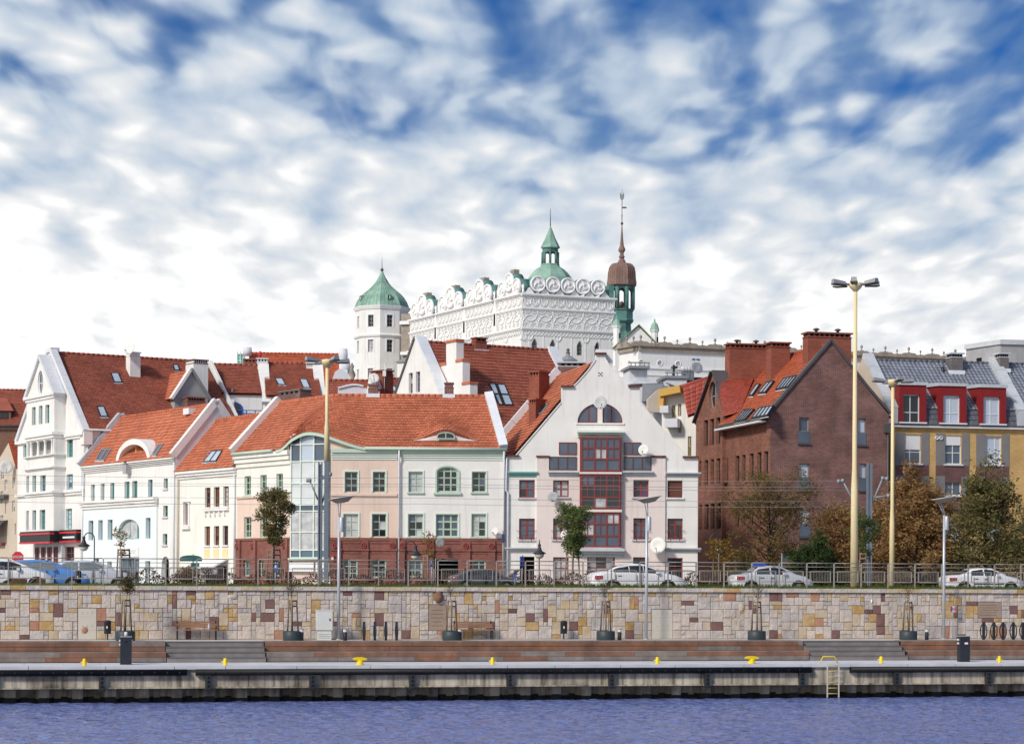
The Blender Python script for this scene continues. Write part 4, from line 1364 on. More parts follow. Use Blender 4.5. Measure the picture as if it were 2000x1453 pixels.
# the glazed corner
zb0, zbt = HZ(fbay, 605, 1089), HZ(fbay, 600, 851)
bxs = [fbay.uz(330 + x * .18, 1000)[0] for x in (1332, 1435, 1580, 1738)]
bzs = [fbay.uz(600, y)[1] for y in (1089, 1074, 1039, 998, 986, 944, 901)]
b = MB()
for x in bxs:
	b.fbox(fbay, x - .04, x + .04, zb0, zbt - .02, .14, .02)
for z in bzs + [HZ(fbay, 600, 868)]:
	b.fbox(fbay, bxs[0], bxs[3], z - .035, z + .035, .136, .024)
gb = b.build('glazed_bay', 'trim_pale_green', h4)
bzs2 = bzs + [zbt]
gsel = ['glass_dark', 'glass_curtain', 'glass_curtain', 'glass_blue', 'glass_white', 'glass_white', 'glass_sky']
gsel[0] = 'glass_slate'
for j in range(len(bzs2) - 1):
	for i in range(3):
		g = gsel[j] if not (j == 6) else ('glass_blue', 'glass_sky', 'glass_blue')[i]
		ubox('pane', g, fbay.pt((bxs[i] + bxs[i + 1]) / 2, (bzs2[j] + bzs2[j + 1]) / 2, .05), (bxs[i + 1] - bxs[i] - .01, .03, bzs2[j + 1] - bzs2[j] - .01), fbay.th, gb)
b = MB()
b.fbox(fbay, ubL, 0, GZ, zb0 - .12, -.05, -.3)
b.fbox(fbay, ubL, 0, zb0, ze + 1.0, -.05, -.3)
b.build('bay_wall', 'plaster_peach', h4)
c = MB().fbox(fbay, bxs[0] - .1, bxs[3] + .1, zb0 - .18, zb0 - .02, .3, -.1)
c.build('bay_sill', 'trim_green', h4)
zpp = HZ(fbay, 600, 1116)
c = MB()
c.fbox(fbay, bxs[0] - .1, bxs[2] + .1, zpp, zb0 - .3, .25, .15)
c.fbox(fbay, bxs[2] + .25, bxs[3] + .15, zpp, zb0 - .3, .25, .15)
c.build('poster_board', 'sign_white', h4)
# upper wall under the curved eave
EV = []        # eave and ridge polylines, left to right
rnd = -3.2
zr = f4.uz(800, 773, rnd)[1]
eL = f4l.pt(uLw - .05, ze, .38)
e1 = f4l.pt(-1.2, ze, .38)
ebA = fbay.pt(ubL + .1, ze, .42)
ebB = fbay.pt(-.1, ze, .42)
e2 = f4.pt(1.3, ze, .38)
eR = f4.pt(uF - .28, ze, .38)
ridL = f4l.pt(uLw - .05, zr, rnd)
# ridge corner: intersection of the two ridge lines
def inter(p, d, q, e):
	t = ((q.x - p.x) * e.y - (q.y - p.y) * e.x) / (d.x * e.y - d.y * e.x)
	return p + d * t
ridK = inter(f4l.pt(0, zr, rnd), f4l.U, f4.pt(0, zr, rnd), f4.U)
ridR = f4.pt(uF - 1.3, zr, rnd)
def polyl(pts, s):
	ln = [(b_ - a_).length for a_, b_ in zip(pts, pts[1:])]
	T = sum(ln) * s
	for (a_, b_), l in zip(zip(pts, pts[1:]), ln):
		if T <= l or b_ is pts[-1]:
			return a_.lerp(b_, min(1, T / l))
		T -= l
eave = [eL, e1, ebA, ebB, e2, eR]
el = [0]
for a_, b_ in zip(eave, eave[1:]):
	el.append(el[-1] + (b_ - a_).length)
LT = el[-1]
sC = (el[2] + el[3]) / 2 / LT
rl_ = (ridK - ridL).length
rr_ = (ridR - ridK).length
def ridge_at(s):
	if s < sC:
		return ridL.lerp(ridK, s / sC)
	return ridK.lerp(ridR, (s - sC) / (1 - sC))
def smooth(x):
	x = max(0.0, min(1.0, x))
	return x * x * (3 - 2 * x)
hb = HZ(f4, 605, 843, 0.4) - ze
sB0, sB1 = (el[2] - 1.6) / LT, (el[3] + 3.0) / LT
uE = f4.uz(*Z('E', 1240, 1050), -1.2)[0]
sE = (el[4] + (uE - 1.3)) / LT
wE = 1.95 / LT
tE = 0.15
def hump(s):
	if s < sC:
		return smooth((s - sB0) / (sC - sB0))
	return smooth((sB1 - s) / (sB1 - sC))
def s4(s, t):
	p = polyl(eave, s).lerp(ridge_at(s), t)
	p.z += hb * hump(s) * (1 - t) ** 1.6
	d = abs(s - sE) / (wE * 1.12)
	if d < 1 and t >= tE - 1e-9:
		q = (math.cos(math.pi * d) + 1) / 2
		p.z += .66 * q * (1 - smooth((t - tE) / .50))
		p.y -= .30 * q * (1 - smooth((t - tE) / .50))
	return p
b = tsurf(s4, int(LT / .27), 20, lift=.058, th=.028, split=tE)
rf = b.build('roof', 'tile_orange', h4, kind='stuff')
b = MB()
NS = 60
for i in range(NS):
	for j in range(12):
		tj = [0, .05, .1, tE - .002, tE + .002, .25, .35, .45, .55, .65, .75, .9, 1][j:j + 2]
		a, c = i / NS, (i + 1) / NS
		b.poly([s4(a, tj[0]) - Vector((0, 0, .05)), s4(c, tj[0]) - Vector((0, 0, .05)), s4(c, tj[1]) - Vector((0, 0, .05)), s4(a, tj[1]) - Vector((0, 0, .05))])
# back slopes
for p, q, fc in ((ridL, ridK, f4l), (ridK, ridR, f4)):
	b.poly([q, p, p + fc.N * -6 + Vector((0, 0, -5)), q + fc.N * -6 + Vector((0, 0, -5))])
b.build('roof_underlay', 'tile_red', rf)
b = MB()
for p, q in ((ridL, ridK), (ridK, ridR)):
	k = int((q - p).length / .4)
	for i in range(k):
		b.tube([p.lerp(q, i / k), p.lerp(q, (i + 1.05) / k)], [.12, .13], 7)
b.build('ridge_tiles', 'tile_orange', rf, kind='stuff')
# eave board following the curve and wall closing below it
b, c2 = MB(), MB()
N2 = 80
for i in range(N2):
	a, c = i / N2, (i + 1) / N2
	if not (sB0 - .01 < (a + c) / 2 < sB1 + .01):
		continue
	p, q = s4(a, 0), s4(c, 0)
	up = Vector((0, 0, .03))
	b.hexa([p - up * 6, q - up * 6, q - up * 6 + f4.N * -.25, p - up * 6 + f4.N * -.25, p + up, q + up, q + up + f4.N * -.25, p + up + f4.N * -.25])
	if el[2] / LT - .004 < (a + c) / 2 < el[3] / LT + .004:
		continue
	ins = f4.N * -.36
	lo_p, lo_q = Vector((p.x, p.y, ze - .1)), Vector((q.x, q.y, ze - .1))
	c2.hexa([lo_p + ins, lo_q + ins, lo_q + ins * 1.6, lo_p + ins * 1.6, p + ins - up * 5, q + ins - up * 5, q + ins * 1.6 - up * 5, p + ins * 1.6 - up * 5])
b.build('curved_gutter', 'trim_green', h4)
c2.build('eave_wall', 'plaster_peach', h4)
# eyebrow front
b = MB()
ft = []
for i in range(25):
	s_ = sE + wE * 1.1 * (i / 12 - 1)
	lo, hi = s4(s_, tE - .001), s4(s_, tE + 1e-6)
	ft.append((lo + Vector((0, -.12, -.02)), hi + Vector((0, .06, .02))))
for (a, c), (d, e) in zip(ft, ft[1:]):
	b.poly([a, d, e, c])
eb = b.build('eyebrow_dormer', 'plaster_pink', h4)
mid = s4(sE, tE - .001)
fe = Fac((mid.x, mid.y - .28), 0)
zlo = mid.z + .06
w_ = .58
op = opening((-w_, zlo, w_, zlo + .46), zlo + .2, 10)
shape_window(fe, op, h4, 'frame_mint', ['glass_dark'], n=.0, fw=.07, vbars=(.5,), name='eyebrow_window')
# end parapets
coping(eL + Vector((0, 0, .2)), ridL + Vector((0, 0, .25)), h4, .45, .5, 'plaster_white', 1, side=f4l.U)
coping(eR + Vector((.15, 0, .15)), ridR + Vector((.15, 0, .2)), h4, .55, .3, 'sheet_pale', 9, side=f4.U)
b = MB()
b.poly([f4l.pt(uLw - .2, ze - 1.4, .2), f4l.pt(uLw - .2, ze - 1.4, -6), f4l.pt(uLw - .2, zr, rnd), f4l.pt(uLw - .2, ze, .3)])
b.build('party_wall', 'plaster_cool', h4)
b = MB()
b.poly([f4.pt(uF - .05, GZ, 0), f4.pt(uF - 1.05, GZ, -6.4), f4.pt(uF - 1.05, ze, -6.4), f4.pt(uF - 1.05, zr, rnd), f4.pt(uF - .05, ze, .3)])
b.build('party_wall', 'plaster_cool', h4)
for (x0, y0, x1, y1) in ((383, 497, 490, 650), (1212, 482, 1308, 655)):
	r = f4.rect('E', x0, y0, x1, y1, rnd + .1)
	chimney(f4, r, .7, h4, 'brick_dark', rnd + .1, cap='brick_dark', capm=.03)
r = f4l.rect('C', 1185, 565, 1420, 690, rnd - .3)
chimney(f4l, (r[0], r[1] - .4, r[2], r[3]), .9, h4, 'brick_dark', rnd - .3, vents=4, cap='brick_grey', capm=.03, foot=False)
# small satellite dishes, sign boards
dish(f4.pt(U(f4, 860), HZ(f4, 860, 1060), .75), (.35, -1, .2), .30, 'satellite_dish', 'grey satellite dish on the brick base beside the garage opening', 'frame_grey')
dish(f4.pt(U(f4, 968), HZ(f4, 968, 1038), .4), (-.8, -1, .3), .26, 'satellite_dish', 'small white satellite dish at the white corner above the brick base')
# ---------------------------------------------------------------- 5. white and pink house with stepped gable
f5 = fac_px(988, 138, 0)
h5 = thing('gabled_house', 'white and pink house with curved stepped gable and red bay windows', 'house', (f5.o.x + 6, f5.o.y, GZ))
def g5(x, y, n=0.0):
	return f5.uz(*Z('G', x, y), n)
pts = [(75, 1085), (160, 1080), (180, 1062), (380, 830), (585, 590), (585, 447), (690, 447), (740, 400), (820, 310), (880, 232), (897, 200), (897, 152),
	   (992, 152), (992, 200), (1010, 232), (1070, 300), (1150, 392), (1197, 447), (1300, 447), (1300, 590), (1500, 822), (1735, 1080), (1830, 1085)]
out5 = [g5(*p) for p in pts]
out5 = [(out5[0][0], GZ)] + out5 + [(out5[-1][0], GZ)]
out5 = out5[::-1]
un0, un1 = out5[-1][0], out5[0][0]
up = rects(f5, 'G', [(565, 948, 725, 1060), (475, 1078, 725, 1198), (1155, 948, 1310, 1060), (1155, 1078, 1405, 1198)])
w5 = rects(f5, 'H', [(205, 173, 346, 333), (513, 178, 655, 328), (1241, 173, 1380, 328), (1552, 176, 1688, 333),
					 (204, 523, 346, 713), (513, 523, 655, 713), (1241, 520, 1380, 713), (1552, 523, 1690, 713)])
g5w = rects(f5, 'H', [(210, 868, 343, 1100), (513, 874, 653, 1100), (822, 866, 1073, 1100), (1238, 874, 1378, 1100), (1552, 880, 1690, 1100)])
g5w = [(r[0], GZ, r[2], r[3]) for r in g5w]
sc_ = f5.rect('G', 735, 592, 1145, 772)
sop = opening(sc_, sc_[1] + .05, 18)
half = (sc_[0] + sc_[2]) / 2
b = MB()
pu0, pu1 = g5(365, 1100)[0], g5(1533, 1100)[0]
zsp = up[1][1] - .05
wall(b, f5, clip_rect(out5, -99, zsp, 99, 99), [sop], rev=.2)
wall(b, f5, [(un0, GZ), (pu0, GZ), (pu0, zsp), (un0, zsp)], [opening(r) for r in (w5[0], w5[4], g5w[0])], rev=.2)
wall(b, f5, [(pu1, GZ), (un1, GZ), (un1, zsp), (pu1, zsp)], [opening(r) for r in (w5[3], w5[7], g5w[4])], rev=.2)
b.build('wall', 'plaster_offwhite', h5)
# pink projection
npk = .13
zpk = g5(420, 1082)[1]
b = MB()
uq0, uq1 = g5(475, 1100)[0], g5(1408, 1100)[0]
outp = [(pu0, GZ), (pu1, GZ), (pu1, zpk), (uq1 + .02, zpk), (uq1 + .02, up[1][1] - .05), (uq0 - .02, up[1][1] - .05), (uq0 - .02, zpk), (pu0, zpk)]
mids = [w5[1], w5[2], w5[5], w5[6], g5w[1], g5w[2], g5w[3]]
wall(b, f5, [(pu0, GZ), (pu1, GZ), (pu1, up[1][1] - .05), (pu0, up[1][1] - .05)], [opening(r) for r in mids], rev=.33, n=npk)
wall(b, f5, [(pu0, up[1][1] - .05), (uq0, up[1][1] - .05), (uq0, zpk), (pu0, zpk)], [], n=npk)
wall(b, f5, [(uq1, up[1][1] - .05), (pu1, up[1][1] - .05), (pu1, zpk), (uq1, zpk)], [], n=npk)
for a, c, d, e in ((pu0, pu0, GZ, zpk), (pu1, pu1, GZ, zpk)):
	b.poly([f5.pt(a, d, npk), f5.pt(a, e, npk), f5.pt(a, e, 0), f5.pt(a, d, 0)])
b.build('pink_front', 'plaster_pink', h5)
# dark backing windows in the upper flanks, set in the pink/white surface
for i, r in enumerate(up):
	window(f5, r, h5, 'frame_brown' if i in (1, 3) else 'frame_red', ['glass_curtain', 'glass_blue'] if i in (0, 2) else ['glass_blue'], 2 if i in (0, 2) else 3, 1, n=.02, fw=.05, mw=.06)
for i, r in enumerate(w5):
	nn = -.2 if i in (0, 3, 4, 7) else -.2
	if i == 3:
		window(f5, r, h5, 'frame_brown', ['frame_brown'], 1, 1, n=nn, fw=.05, name='shutter', sill='plaster_white')
	else:
		window(f5, r, h5, 'frame_red', ['glass_curtain', 'glass_purple' if i == 2 else 'glass_blue', 'glass_dark'], 2, 2, n=nn, fw=.08, mw=.1, sill='sheet_metal', zs=(0, .5, 1) if i < 4 else (0, .7, 1), tn=0 if i in (0, 3, 4, 7) else npk)
for i in (4, 5, 6, 7):
	r = w5[i]
	b = MB()
	nn = (0 if i in (4, 7) else npk)
	for z in (r[1] + .55, r[1] + .1):
		b.tube([f5.pt(r[0] - .15, z, nn + .12), f5.pt(r[2] + .15, z, nn + .12)], .018, 5)
	for uu in (.2, .8):
		x = r[0] + (r[2] - r[0]) * uu
		b.tube([f5.pt(x, r[1] - .12, nn + .12), f5.pt(x, r[1] + .55, nn + .12)], .018, 5)
	b.build('window_rail', 'frame_red', h5)
for i, r in enumerate(g5w):
	if i == 0:
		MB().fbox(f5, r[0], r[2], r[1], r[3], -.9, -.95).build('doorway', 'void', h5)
	else:
		window(f5, r, h5, 'frame_red', ['glass_dark', 'glass_curtain'] if i < 4 else ['glass_dark'], 3 if i == 2 else 2, 3, n=-.2, fw=.08, name='shop_window')
# half-round window in two leaves
for a, c in ((sc_[0], half - .16), (half + .16, sc_[2])):
	lp = clip_rect(list(sop['bot']) + list(reversed(sop['top'])), a, sc_[1], c, sc_[3])
	top = sorted([p for p in lp if p[1] > sc_[1] + 1e-4], key=lambda p: p[0])
	if abs(top[0][0] - a) > 1e-3:
		top = [(a, sc_[1] + .02)] + top
	if abs(top[-1][0] - c) > 1e-3:
		top.append((c, sc_[1] + .02))
	o_ = dict(r=(a, sc_[1], c, max(p[1] for p in lp)), top=top, bot=[(a, sc_[1]), (c, sc_[1])])
	shape_window(f5, o_, h5, 'frame_red', ['glass_blue'], n=-.16, vbars=(.55,) if a == sc_[0] else (.45,), fw=.08, mw=.09)
MB().fbox(f5, half - .16, half + .16, sc_[1], sc_[3], .0 - .004, -.2).build('window_post', 'plaster_offwhite', h5)
MB().fbox(f5, sc_[0] - .1, sc_[2] + .1, sc_[1] - .1, sc_[1] - .002, .08, -.2).build('sill', 'plaster_white', h5)
# bay of red framed windows
nbay = .55
cu0, cu1 = f5.rect('G', 765, 895, 1125, 1200, nbay)[0], f5.rect('G', 765, 895, 1125, 1200, nbay)[2]
bz = [f5.uz(*Z('H', 945, y), nbay)[1] for y in (785, 470, 435, 125, 95)] + [f5.uz(*Z('G', 945, 900), nbay)[1]]
for i, (z0_, z1_) in enumerate(((bz[0], bz[1]), (bz[2], bz[3]), (bz[4], bz[5]))):
	hb_ = (.34, 1) if i < 2 else (.38, .70, 1)
	fr = (0, .34, .68, 1) if i < 2 else (0, .36, .68, 1)
	window(f5, (cu0, z0_, cu1, z1_), h5, 'frame_red', ['glass_curtain'] * 4 + ['glass_blue'] if i != 1 else ['glass_blue', 'glass_curtain', 'glass_dark'], n=nbay - .08, fw=.10, mw=.09, xs=(0, .345, .655, 1), zs=fr, d=.1)
	b = MB()
	for k in range(3):
		a, c = [(0, .345), (.345, .655), (.655, 1)][k]
		x = cu0 + (cu1 - cu0) * (a + c) / 2
		zz_ = z0_ + (z1_ - z0_) * .34
		b.fbox(f5, x - .025, x + .025, zz_, z1_ - .05, nbay - .0, nbay - .06)
	b.build('glazing_bar', 'frame_red', h5)
	for uu in (cu0, cu1):
		b = MB().fbox(f5, uu - .05, uu + .05, z0_, z1_, nbay - .085, 0)
		b.build('bay_side', 'frame_red', h5)
for z0_, z1_ in ((bz[1] + .04, bz[2] - .04), (bz[3] + .04, bz[4] - .04), (bz[0] - .05, bz[0] - .005)):
	MB().fbox(f5, cu0 - .1, cu1 + .1, z0_, z1_, nbay + .1, 0).build('bay_band', 'plaster_pink', h5)
cornice(f5, cu0 - .25, cu1 + .25, bz[0] - .62, bz[0] - .06, 3, 'sheet_metal', h5, name='bay_base', out=nbay + .15)
cornice(f5, cu0 - .2, cu1 + .2, bz[5] + .02, bz[5] + .42, 3, 'trim_pale_green', h5, name='bay_canopy', out=nbay + .12)
for (k, x0, y0, x1, y1, n_, m_) in (('H', 105, 98, 368, 140, 0, 'trim_teal'), ('H', 1537, 105, 1850, 140, 0, 'sheet_metal'), ('H', 80, 785, 372, 826, 0, 'sheet_metal'), ('H', 1537, 790, 1850, 826, 0, 'sheet_metal'),
								   ('H', 472, 95, 738, 136, npk, 'sheet_metal'), ('H', 1147, 95, 1415, 136, npk, 'sheet_metal')):
	r = f5.rect(k, x0, y0, x1, y1)
	cornice(f5, r[0], r[2], r[1], r[3], 3, m_, h5, out=.28, n=n_)
b = MB()
for (x0, x1, y) in ((75, 198, 1072), (590, 695, 441), (897, 992, 143), (1200, 1300, 441), (1695, 1830, 1082), (365, 475, 1078), (1408, 1530, 1078)):
	r = f5.rect('G', x0, y - 6, x1, y + 6)
	b.fbox(f5, r[0] - .04, r[2] + .04, r[1], r[3] + .02, (.2 if y not in (1078,) else npk + .1), -.35)
b.build('gable_cap', 'frame_brown', h5)
for a, c in zip(out5, out5[1:]):
	if abs(a[0] - c[0]) > .02 and abs(a[1] - c[1]) > .02:
		MB().bar(f5.pt(*a, -.12) + Vector((0, 0, .03)), f5.pt(*c, -.12) + Vector((0, 0, .03)), .36, .07, f5.N).build('gable_edge', 'plaster_white', h5)
b = MB()
vu, vz = g5(943, 330)
for dx in (-.1, .1):
	for dz in (-.09, .09):
		b.fbox(f5, vu + dx - .05, vu + dx + .05, vz + dz - .025, vz + dz + .025, .02, -.02)
b.fbox(f5, vu - .04, vu + .04, vz - .04, vz + .04, .022, -.02)
b.build('vent_grille', 'frame_dark', h5)
downpipe([f5.pt(g5(90, 1085)[0], g5(90, 1090)[1], .14), f5.pt(g5(90, 0)[0], HZ(f5, 990, 958), .14), f5.pt(g5(110, 0)[0], HZ(f5, 990, 962), .14), f5.pt(g5(110, 0)[0], GZ, .14)], h5, 'sheet_pale', .065)
# chimney-like top pier, roof behind
MB().fbox(f5, g5(905, 0)[0], g5(1075, 0)[0] - .1, HZ(f5, 1180, 760), HZ(f5, 1190, 681), -.36, -2.2).build('gable_pier', 'plaster_white', h5)
A_, D_ = P(1003, 887, 138.3), P(1158, 706, 138.3)
C0 = P(1090, 727, 147.5)
C0.z = D_.z
B0 = C0 + (A_ - D_)
roof(B0, A_, D_, C0, h5, 'tile_orange', .28, .30)
A2 = P(1352, 888, 138.3)
A2.z = A_.z
R2 = A2 + (C0 - D_)
dz5 = Vector((1.2, 0, -.75))
roof(A2 + Vector((0, 0, -.75)), R2 + Vector((0, 0, -.75)), C0 + dz5, D_ + dz5, h5, 'tile_maroon', .28, .30)
nr5 = (A_ - B0).cross(C0 - B0)
skylight([Z('G', 385, 700), Z('G', 405, 700), Z('G', 475, 608), Z('G', 455, 608)], A_, nr5, h5, flash=False, g='glass_blue', fr='frame_grey')
coping(B0 + Vector((0, 0, .3)), C0 + Vector((0, 0, .35)), h5, .5, .5, 'plaster_cool', 5, side=(D_ - C0))
b = MB()
b.poly([f5.pt(un0, GZ, -.05), f5.pt(un0, GZ, -9), Vector((B0.x, B0.y, B0.z)), A_])
b.poly([f5.pt(un1, GZ, 0), f5.pt(un1, GZ, -9), f5.pt(un1, A_.z - .5, -9), f5.pt(un1, A_.z - .5, 0)])
b.build('side_wall', 'plaster_offwhite', h5)
for (x0, y0, x1, y1, Y_) in ((292, 550, 338, 800, 142.0), (292, 300, 370, 545, 146.5)):
	fcx = Fac((0, Y_), R(-38))
	r = fcx.rect('G', x0, y0, x1, y1)
	chimney(fcx, (r[0], r[1] - .8, r[2] + .15, r[3]), 1.15, h5, 'brick_red', 0, vents=3, cap='brick_red', foot=False)
r = f5.rect('G', 560, 215, 808, 330, -10)
chimney(f5, (r[0], r[1] - 1, r[2], r[3]), 1.0, h5, 'brick_dark', -10, vents=4, cap='sheet_metal', foot=False)
for x, y, rr_, lb, m_ in ((935, 588, .46, 'large white satellite dish over the half-round window of the stepped gable', 'lamp_white'), (1338, 1018, .36, 'white satellite dish right of the red bay on the stepped-gable house', 'lamp_white')):
	q = f5.px(*Z('G', x, y), .6)
	dish(q, (.25 if x < 1000 else -.35, -1, .25), rr_, 'satellite_dish', lb, m_)
for x, y, rr_, lb, m_ in ((515, 328, .34, 'dark grey satellite dish between windows of the pink facade', 'frame_grey'), (625, 675, .32, 'small white satellite dish behind the young street tree on the pink facade', 'lamp_white'),
						  (1468, 770, .54, 'biggest white satellite dish low on the pink facade beside the lamp', 'lamp_white')):
	q = f5.px(*Z('H', x, y), .7)
	dish(q, (-.35, -1, .25), rr_, 'satellite_dish', lb, m_)
# ---------------------------------------------------------------- 6. brown brick house with big stacks
fR = fac_px(1503, 140, 13)
fL = Fac(fR.o, R(-76))
h6 = thing('brick_house', 'dark brown brick house with steep gable and three wide brick chimneys', 'house', (fR.o.x, fR.o.y, GZ))
uR = U(fR, 1735)
ua, za = fR.uz(1622.7, 668)
zeL = fR.uz(1505, 806)[1]
zeR = fR.uz(1735, 810)[1]
wr = rects(fR, 'I', [(1335, 928, 1430, 1170), (1885, 940, 1958, 1185)]) + rects(fR, 'J', [(1050, 213, 1146, 460), (1612, 218, 1680, 465), (1060, 643, 1155, 895)])
b = MB()
wall(b, fR, [(0, GZ), (uR, GZ), (uR, zeR), (uR - 1.4, zeR + 1.55), (ua, za), (0, zeL)], [opening(r) for r in wr], rev=.25)
lenL = 15.0
uD = U(fL, 1417)
b.poly([fR.pt(uR, GZ), fR.pt(uR, GZ, -lenL), fR.pt(uR, zeR, -lenL), fR.pt(uR, zeR)])
b.poly([fR.pt(0, GZ, -lenL), fR.pt(0, zeL, -lenL), fR.pt(ua, za, -lenL), fR.pt(uR, zeR, -lenL), fR.pt(uR, GZ, -lenL)])
b.build('gable_wall', 'brick_dark', h6)
for r in wr:
	window(fR, r, h6, 'frame_grey', ['glass_sky', 'glass_curtain', 'glass_blue'], 1, 2, n=-.22, fw=.06, zs=(0, .48, 1), sill='sheet_dark')  # pale pane colours stand in for sky reflected in the glass
	b = MB().fbox(fR, r[0] - .03, r[2] + .03, r[1] + .02, r[1] + .8, .03, .015)
	b.build('glass_balustrade', 'glass_blue', h6)
zg = fL.uz(*Z('I', 700, 1045))[1]
wl2 = rects(fL, 'J', [(458, 145, 495, 388), (518, 133, 552, 378), (588, 122, 627, 372), (660, 108, 700, 350), (722, 100, 762, 345)])
for i in (0, 1, 3, 4):
	wl2[i] = (wl2[i][0], wl2[2][1], wl2[i][2], wl2[2][3])
wl3 = [(r[0], r[1] - 3.0, r[2], r[3] - 3.0) for r in wl2]
wd1 = rects(fL, 'I', [(480, 955, 520, 1190), (535, 944, 575, 1185), (595, 934, 635, 1175)])
wd1 = [(r[0], wd1[1][1], r[2], wd1[1][3]) for r in wd1]
wd2 = rects(fL, 'J', [(150, 190, 172, 430), (200, 183, 235, 420), (258, 175, 290, 410), (312, 168, 348, 405), (372, 160, 390, 400)])
wd2 = [(r[0], wd2[2][1], r[2], wd2[2][3]) for r in wd2]
wd3 = rects(fL, 'J', [(150, 600, 178, 830), (200, 593, 240, 830), (258, 588, 295, 825), (315, 580, 355, 820)])
wd3 = [(r[0], wd3[2][1], r[2], wd3[2][3]) for r in wd3]
uG = U(fL, 1365)
gz0 = fL.uz(*Z('I', 405, 965))[1]
gap_ = fL.uz(*Z('I', 562, 530))
cc = fL.uz(*Z('I', 556, 730))
rop = circle_opening(gap_[0], cc[1], .78, 1.0)
b = MB()
wall(b, fL, [(uG, GZ), (uD, GZ), (uD, gz0 + .2), gap_, (uG, gz0)], [opening(r) for r in wd1 + wd2 + wd3] + [rop], rev=.3, n=.25)
wall(b, fL, [(uD, GZ), (0, GZ), (0, zeL - .1), (uD, zeL - .1)], [opening(r) for r in wl2 + wl3], rev=.3)
b.poly([fL.pt(uD, GZ, .25), fL.pt(uD, GZ, 0), fL.pt(uD, gz0, 0), fL.pt(uD, gz0, .25)])
b.build('side_wall', 'brick_warm', h6)
for r in wl2 + wl3 + wd1 + wd2 + wd3:
	window(fL, r, h6, 'frame_dark', ['glass_dark'], 1, 1, n=(-.26 if r in wl2 + wl3 else -.02), fw=.08)
shape_window(fL, rop, h6, 'frame_grey', ['glass_dark'], n=-.02, vbars=(.5,), hbars=(.5,), name='round_window')
# roof
dR = fL.U * -lenL
zrf = za - .15
C_ = fR.pt(ua, zrf, -.25)
D_ = C_ + dR
zeave = zeL - .25
A_ = fL.pt(-lenL, zeave, .45)
B_ = fL.pt(-.25, zeave, .45)
n6 = (B_ - A_).cross(D_ - A_)
kD = 1 - abs(uD - .35) / lenL
Am, Dm = A_.lerp(B_, kD), D_.lerp(C_, kD)
roof(Am, B_, C_, Dm, h6, 'tile_bright', .28, .26, ridge='tile_bright')
roof(A_.lerp(D_, .42), Am.lerp(Dm, .42), Dm, D_, h6, 'tile_bright', .28, .26)
Er = fR.pt(uR + .3, zeR - .2, -.25)
roof(Er, Er + dR, D_, C_, h6, 'tile_bright', .5, .5)
MB().bar(B_ + Vector((0, 0, -.1)) + fL.N * .1, Am + Vector((0, 0, -.1)) + fL.N * .1, .18, .16).build('gutter', 'sheet_dark', h6)
MB().bar(B_ + Vector((0, 0, -.3)), Am + Vector((0, 0, -.3)), .5, .12).build('fascia', 'frame_white', h6)
for a, c in (((-.1, zeL + .05), (ua, za + .12)), ((ua, za + .12), (uR - 1.4, zeR + 1.68)), ((uR - 1.4, zeR + 1.68), (uR + .1, zeR + .1))):
	coping(fR.pt(*a, -.12), fR.pt(*c, -.12), h6, .5, .16, 'sheet_dark', 1, side=fR.N)
MB().fbox(fR, -.12, .5, zeL - .9, zeL + .05, .06, -.4).build('kneeler', 'brick_dark', h6)
for q, cols in (([(880, 740), (915, 738), (990, 630), (955, 633)], 1), ([(965, 718), (1035, 712), (1118, 603), (1055, 612)], 2), ([(1130, 685), (1245, 662), (1332, 555), (1215, 575)], 4),
				([(745, 985), (840, 967), (935, 863), (835, 875)], 4), ([(905, 952), (1055, 925), (1115, 830), (985, 850)], 4)):
	skylight([Z('I', *p) for p in q], A_, n6, h6, cols=cols, h=.2)
# dormer gable roof
gA = fL.pt(gap_[0], gap_[1] + .1, .3)
gAb = hit(*Z('I', 940, 560), A_, n6)
gAb = gA + fL.N * -((gA - gAb).dot(fL.N))
eR_ = fL.pt(uD + .35, gz0 - .1, .3)
eRb = hit(*Z('I', 790, 880), A_, n6)
roof(eR_, eRb, gAb, gA, h6, 'tile_maroon', .25, .24, name='dormer_roof')
eL_ = fL.pt(uG - .3, gz0 - .1, .3)
roof(eL_ + fL.N * -6, eL_, gA, gA + fL.N * -6, h6, 'tile_maroon', .5, .5, name='dormer_roof')
cp = MB()
cp.hexa([eR_ + Vector((0, 0, -.1)), eR_ + fL.N * -1.1 + Vector((0, 0, -.1)), gA + fL.N * -1.1, gA, eR_ + Vector((0, 0, .08)), eR_ + fL.N * -1.1 + Vector((0, 0, .08)), gA + fL.N * -1.1 + Vector((0, 0, .2)), gA + Vector((0, 0, .2))])
cp.build('verge_sheet', 'sheet_dark', h6)
MB().bar(eL_ + Vector((0, 0, .0)), gA + Vector((0, 0, .1)), .3, .12, fL.N).build('verge_sheet', 'sheet_dark', h6)
for (x0, x1, yt, yb, n_, v) in ((1420, 1822, 138, 480, -1.2, 8), (1076, 1252, 228, 600, -6.0, 4), (690, 1046, 242, 580, -10.2, 8)):
	r = fR.rect('I', x0, yt, x1, yb, n_)
	chimney(fR, (r[0], r[1], r[2], r[3]), 1.0, h6, 'brick_red', n_, vents=v, cap='brick_red', foot=False, capm=.1, pots=2 if v == 8 else 0, vside=2)
downpipe([fR.pt(uR - .1, zeR - .6, .1), fR.pt(uR - .1, GZ, .1)], h6, 'sheet_dark', .07)
MB().fbox(fR, uR - .35, uR + .1, zeR - 1.2, zeR - .6, .25, -.1).build('rainwater_head', 'sheet_dark', h6)
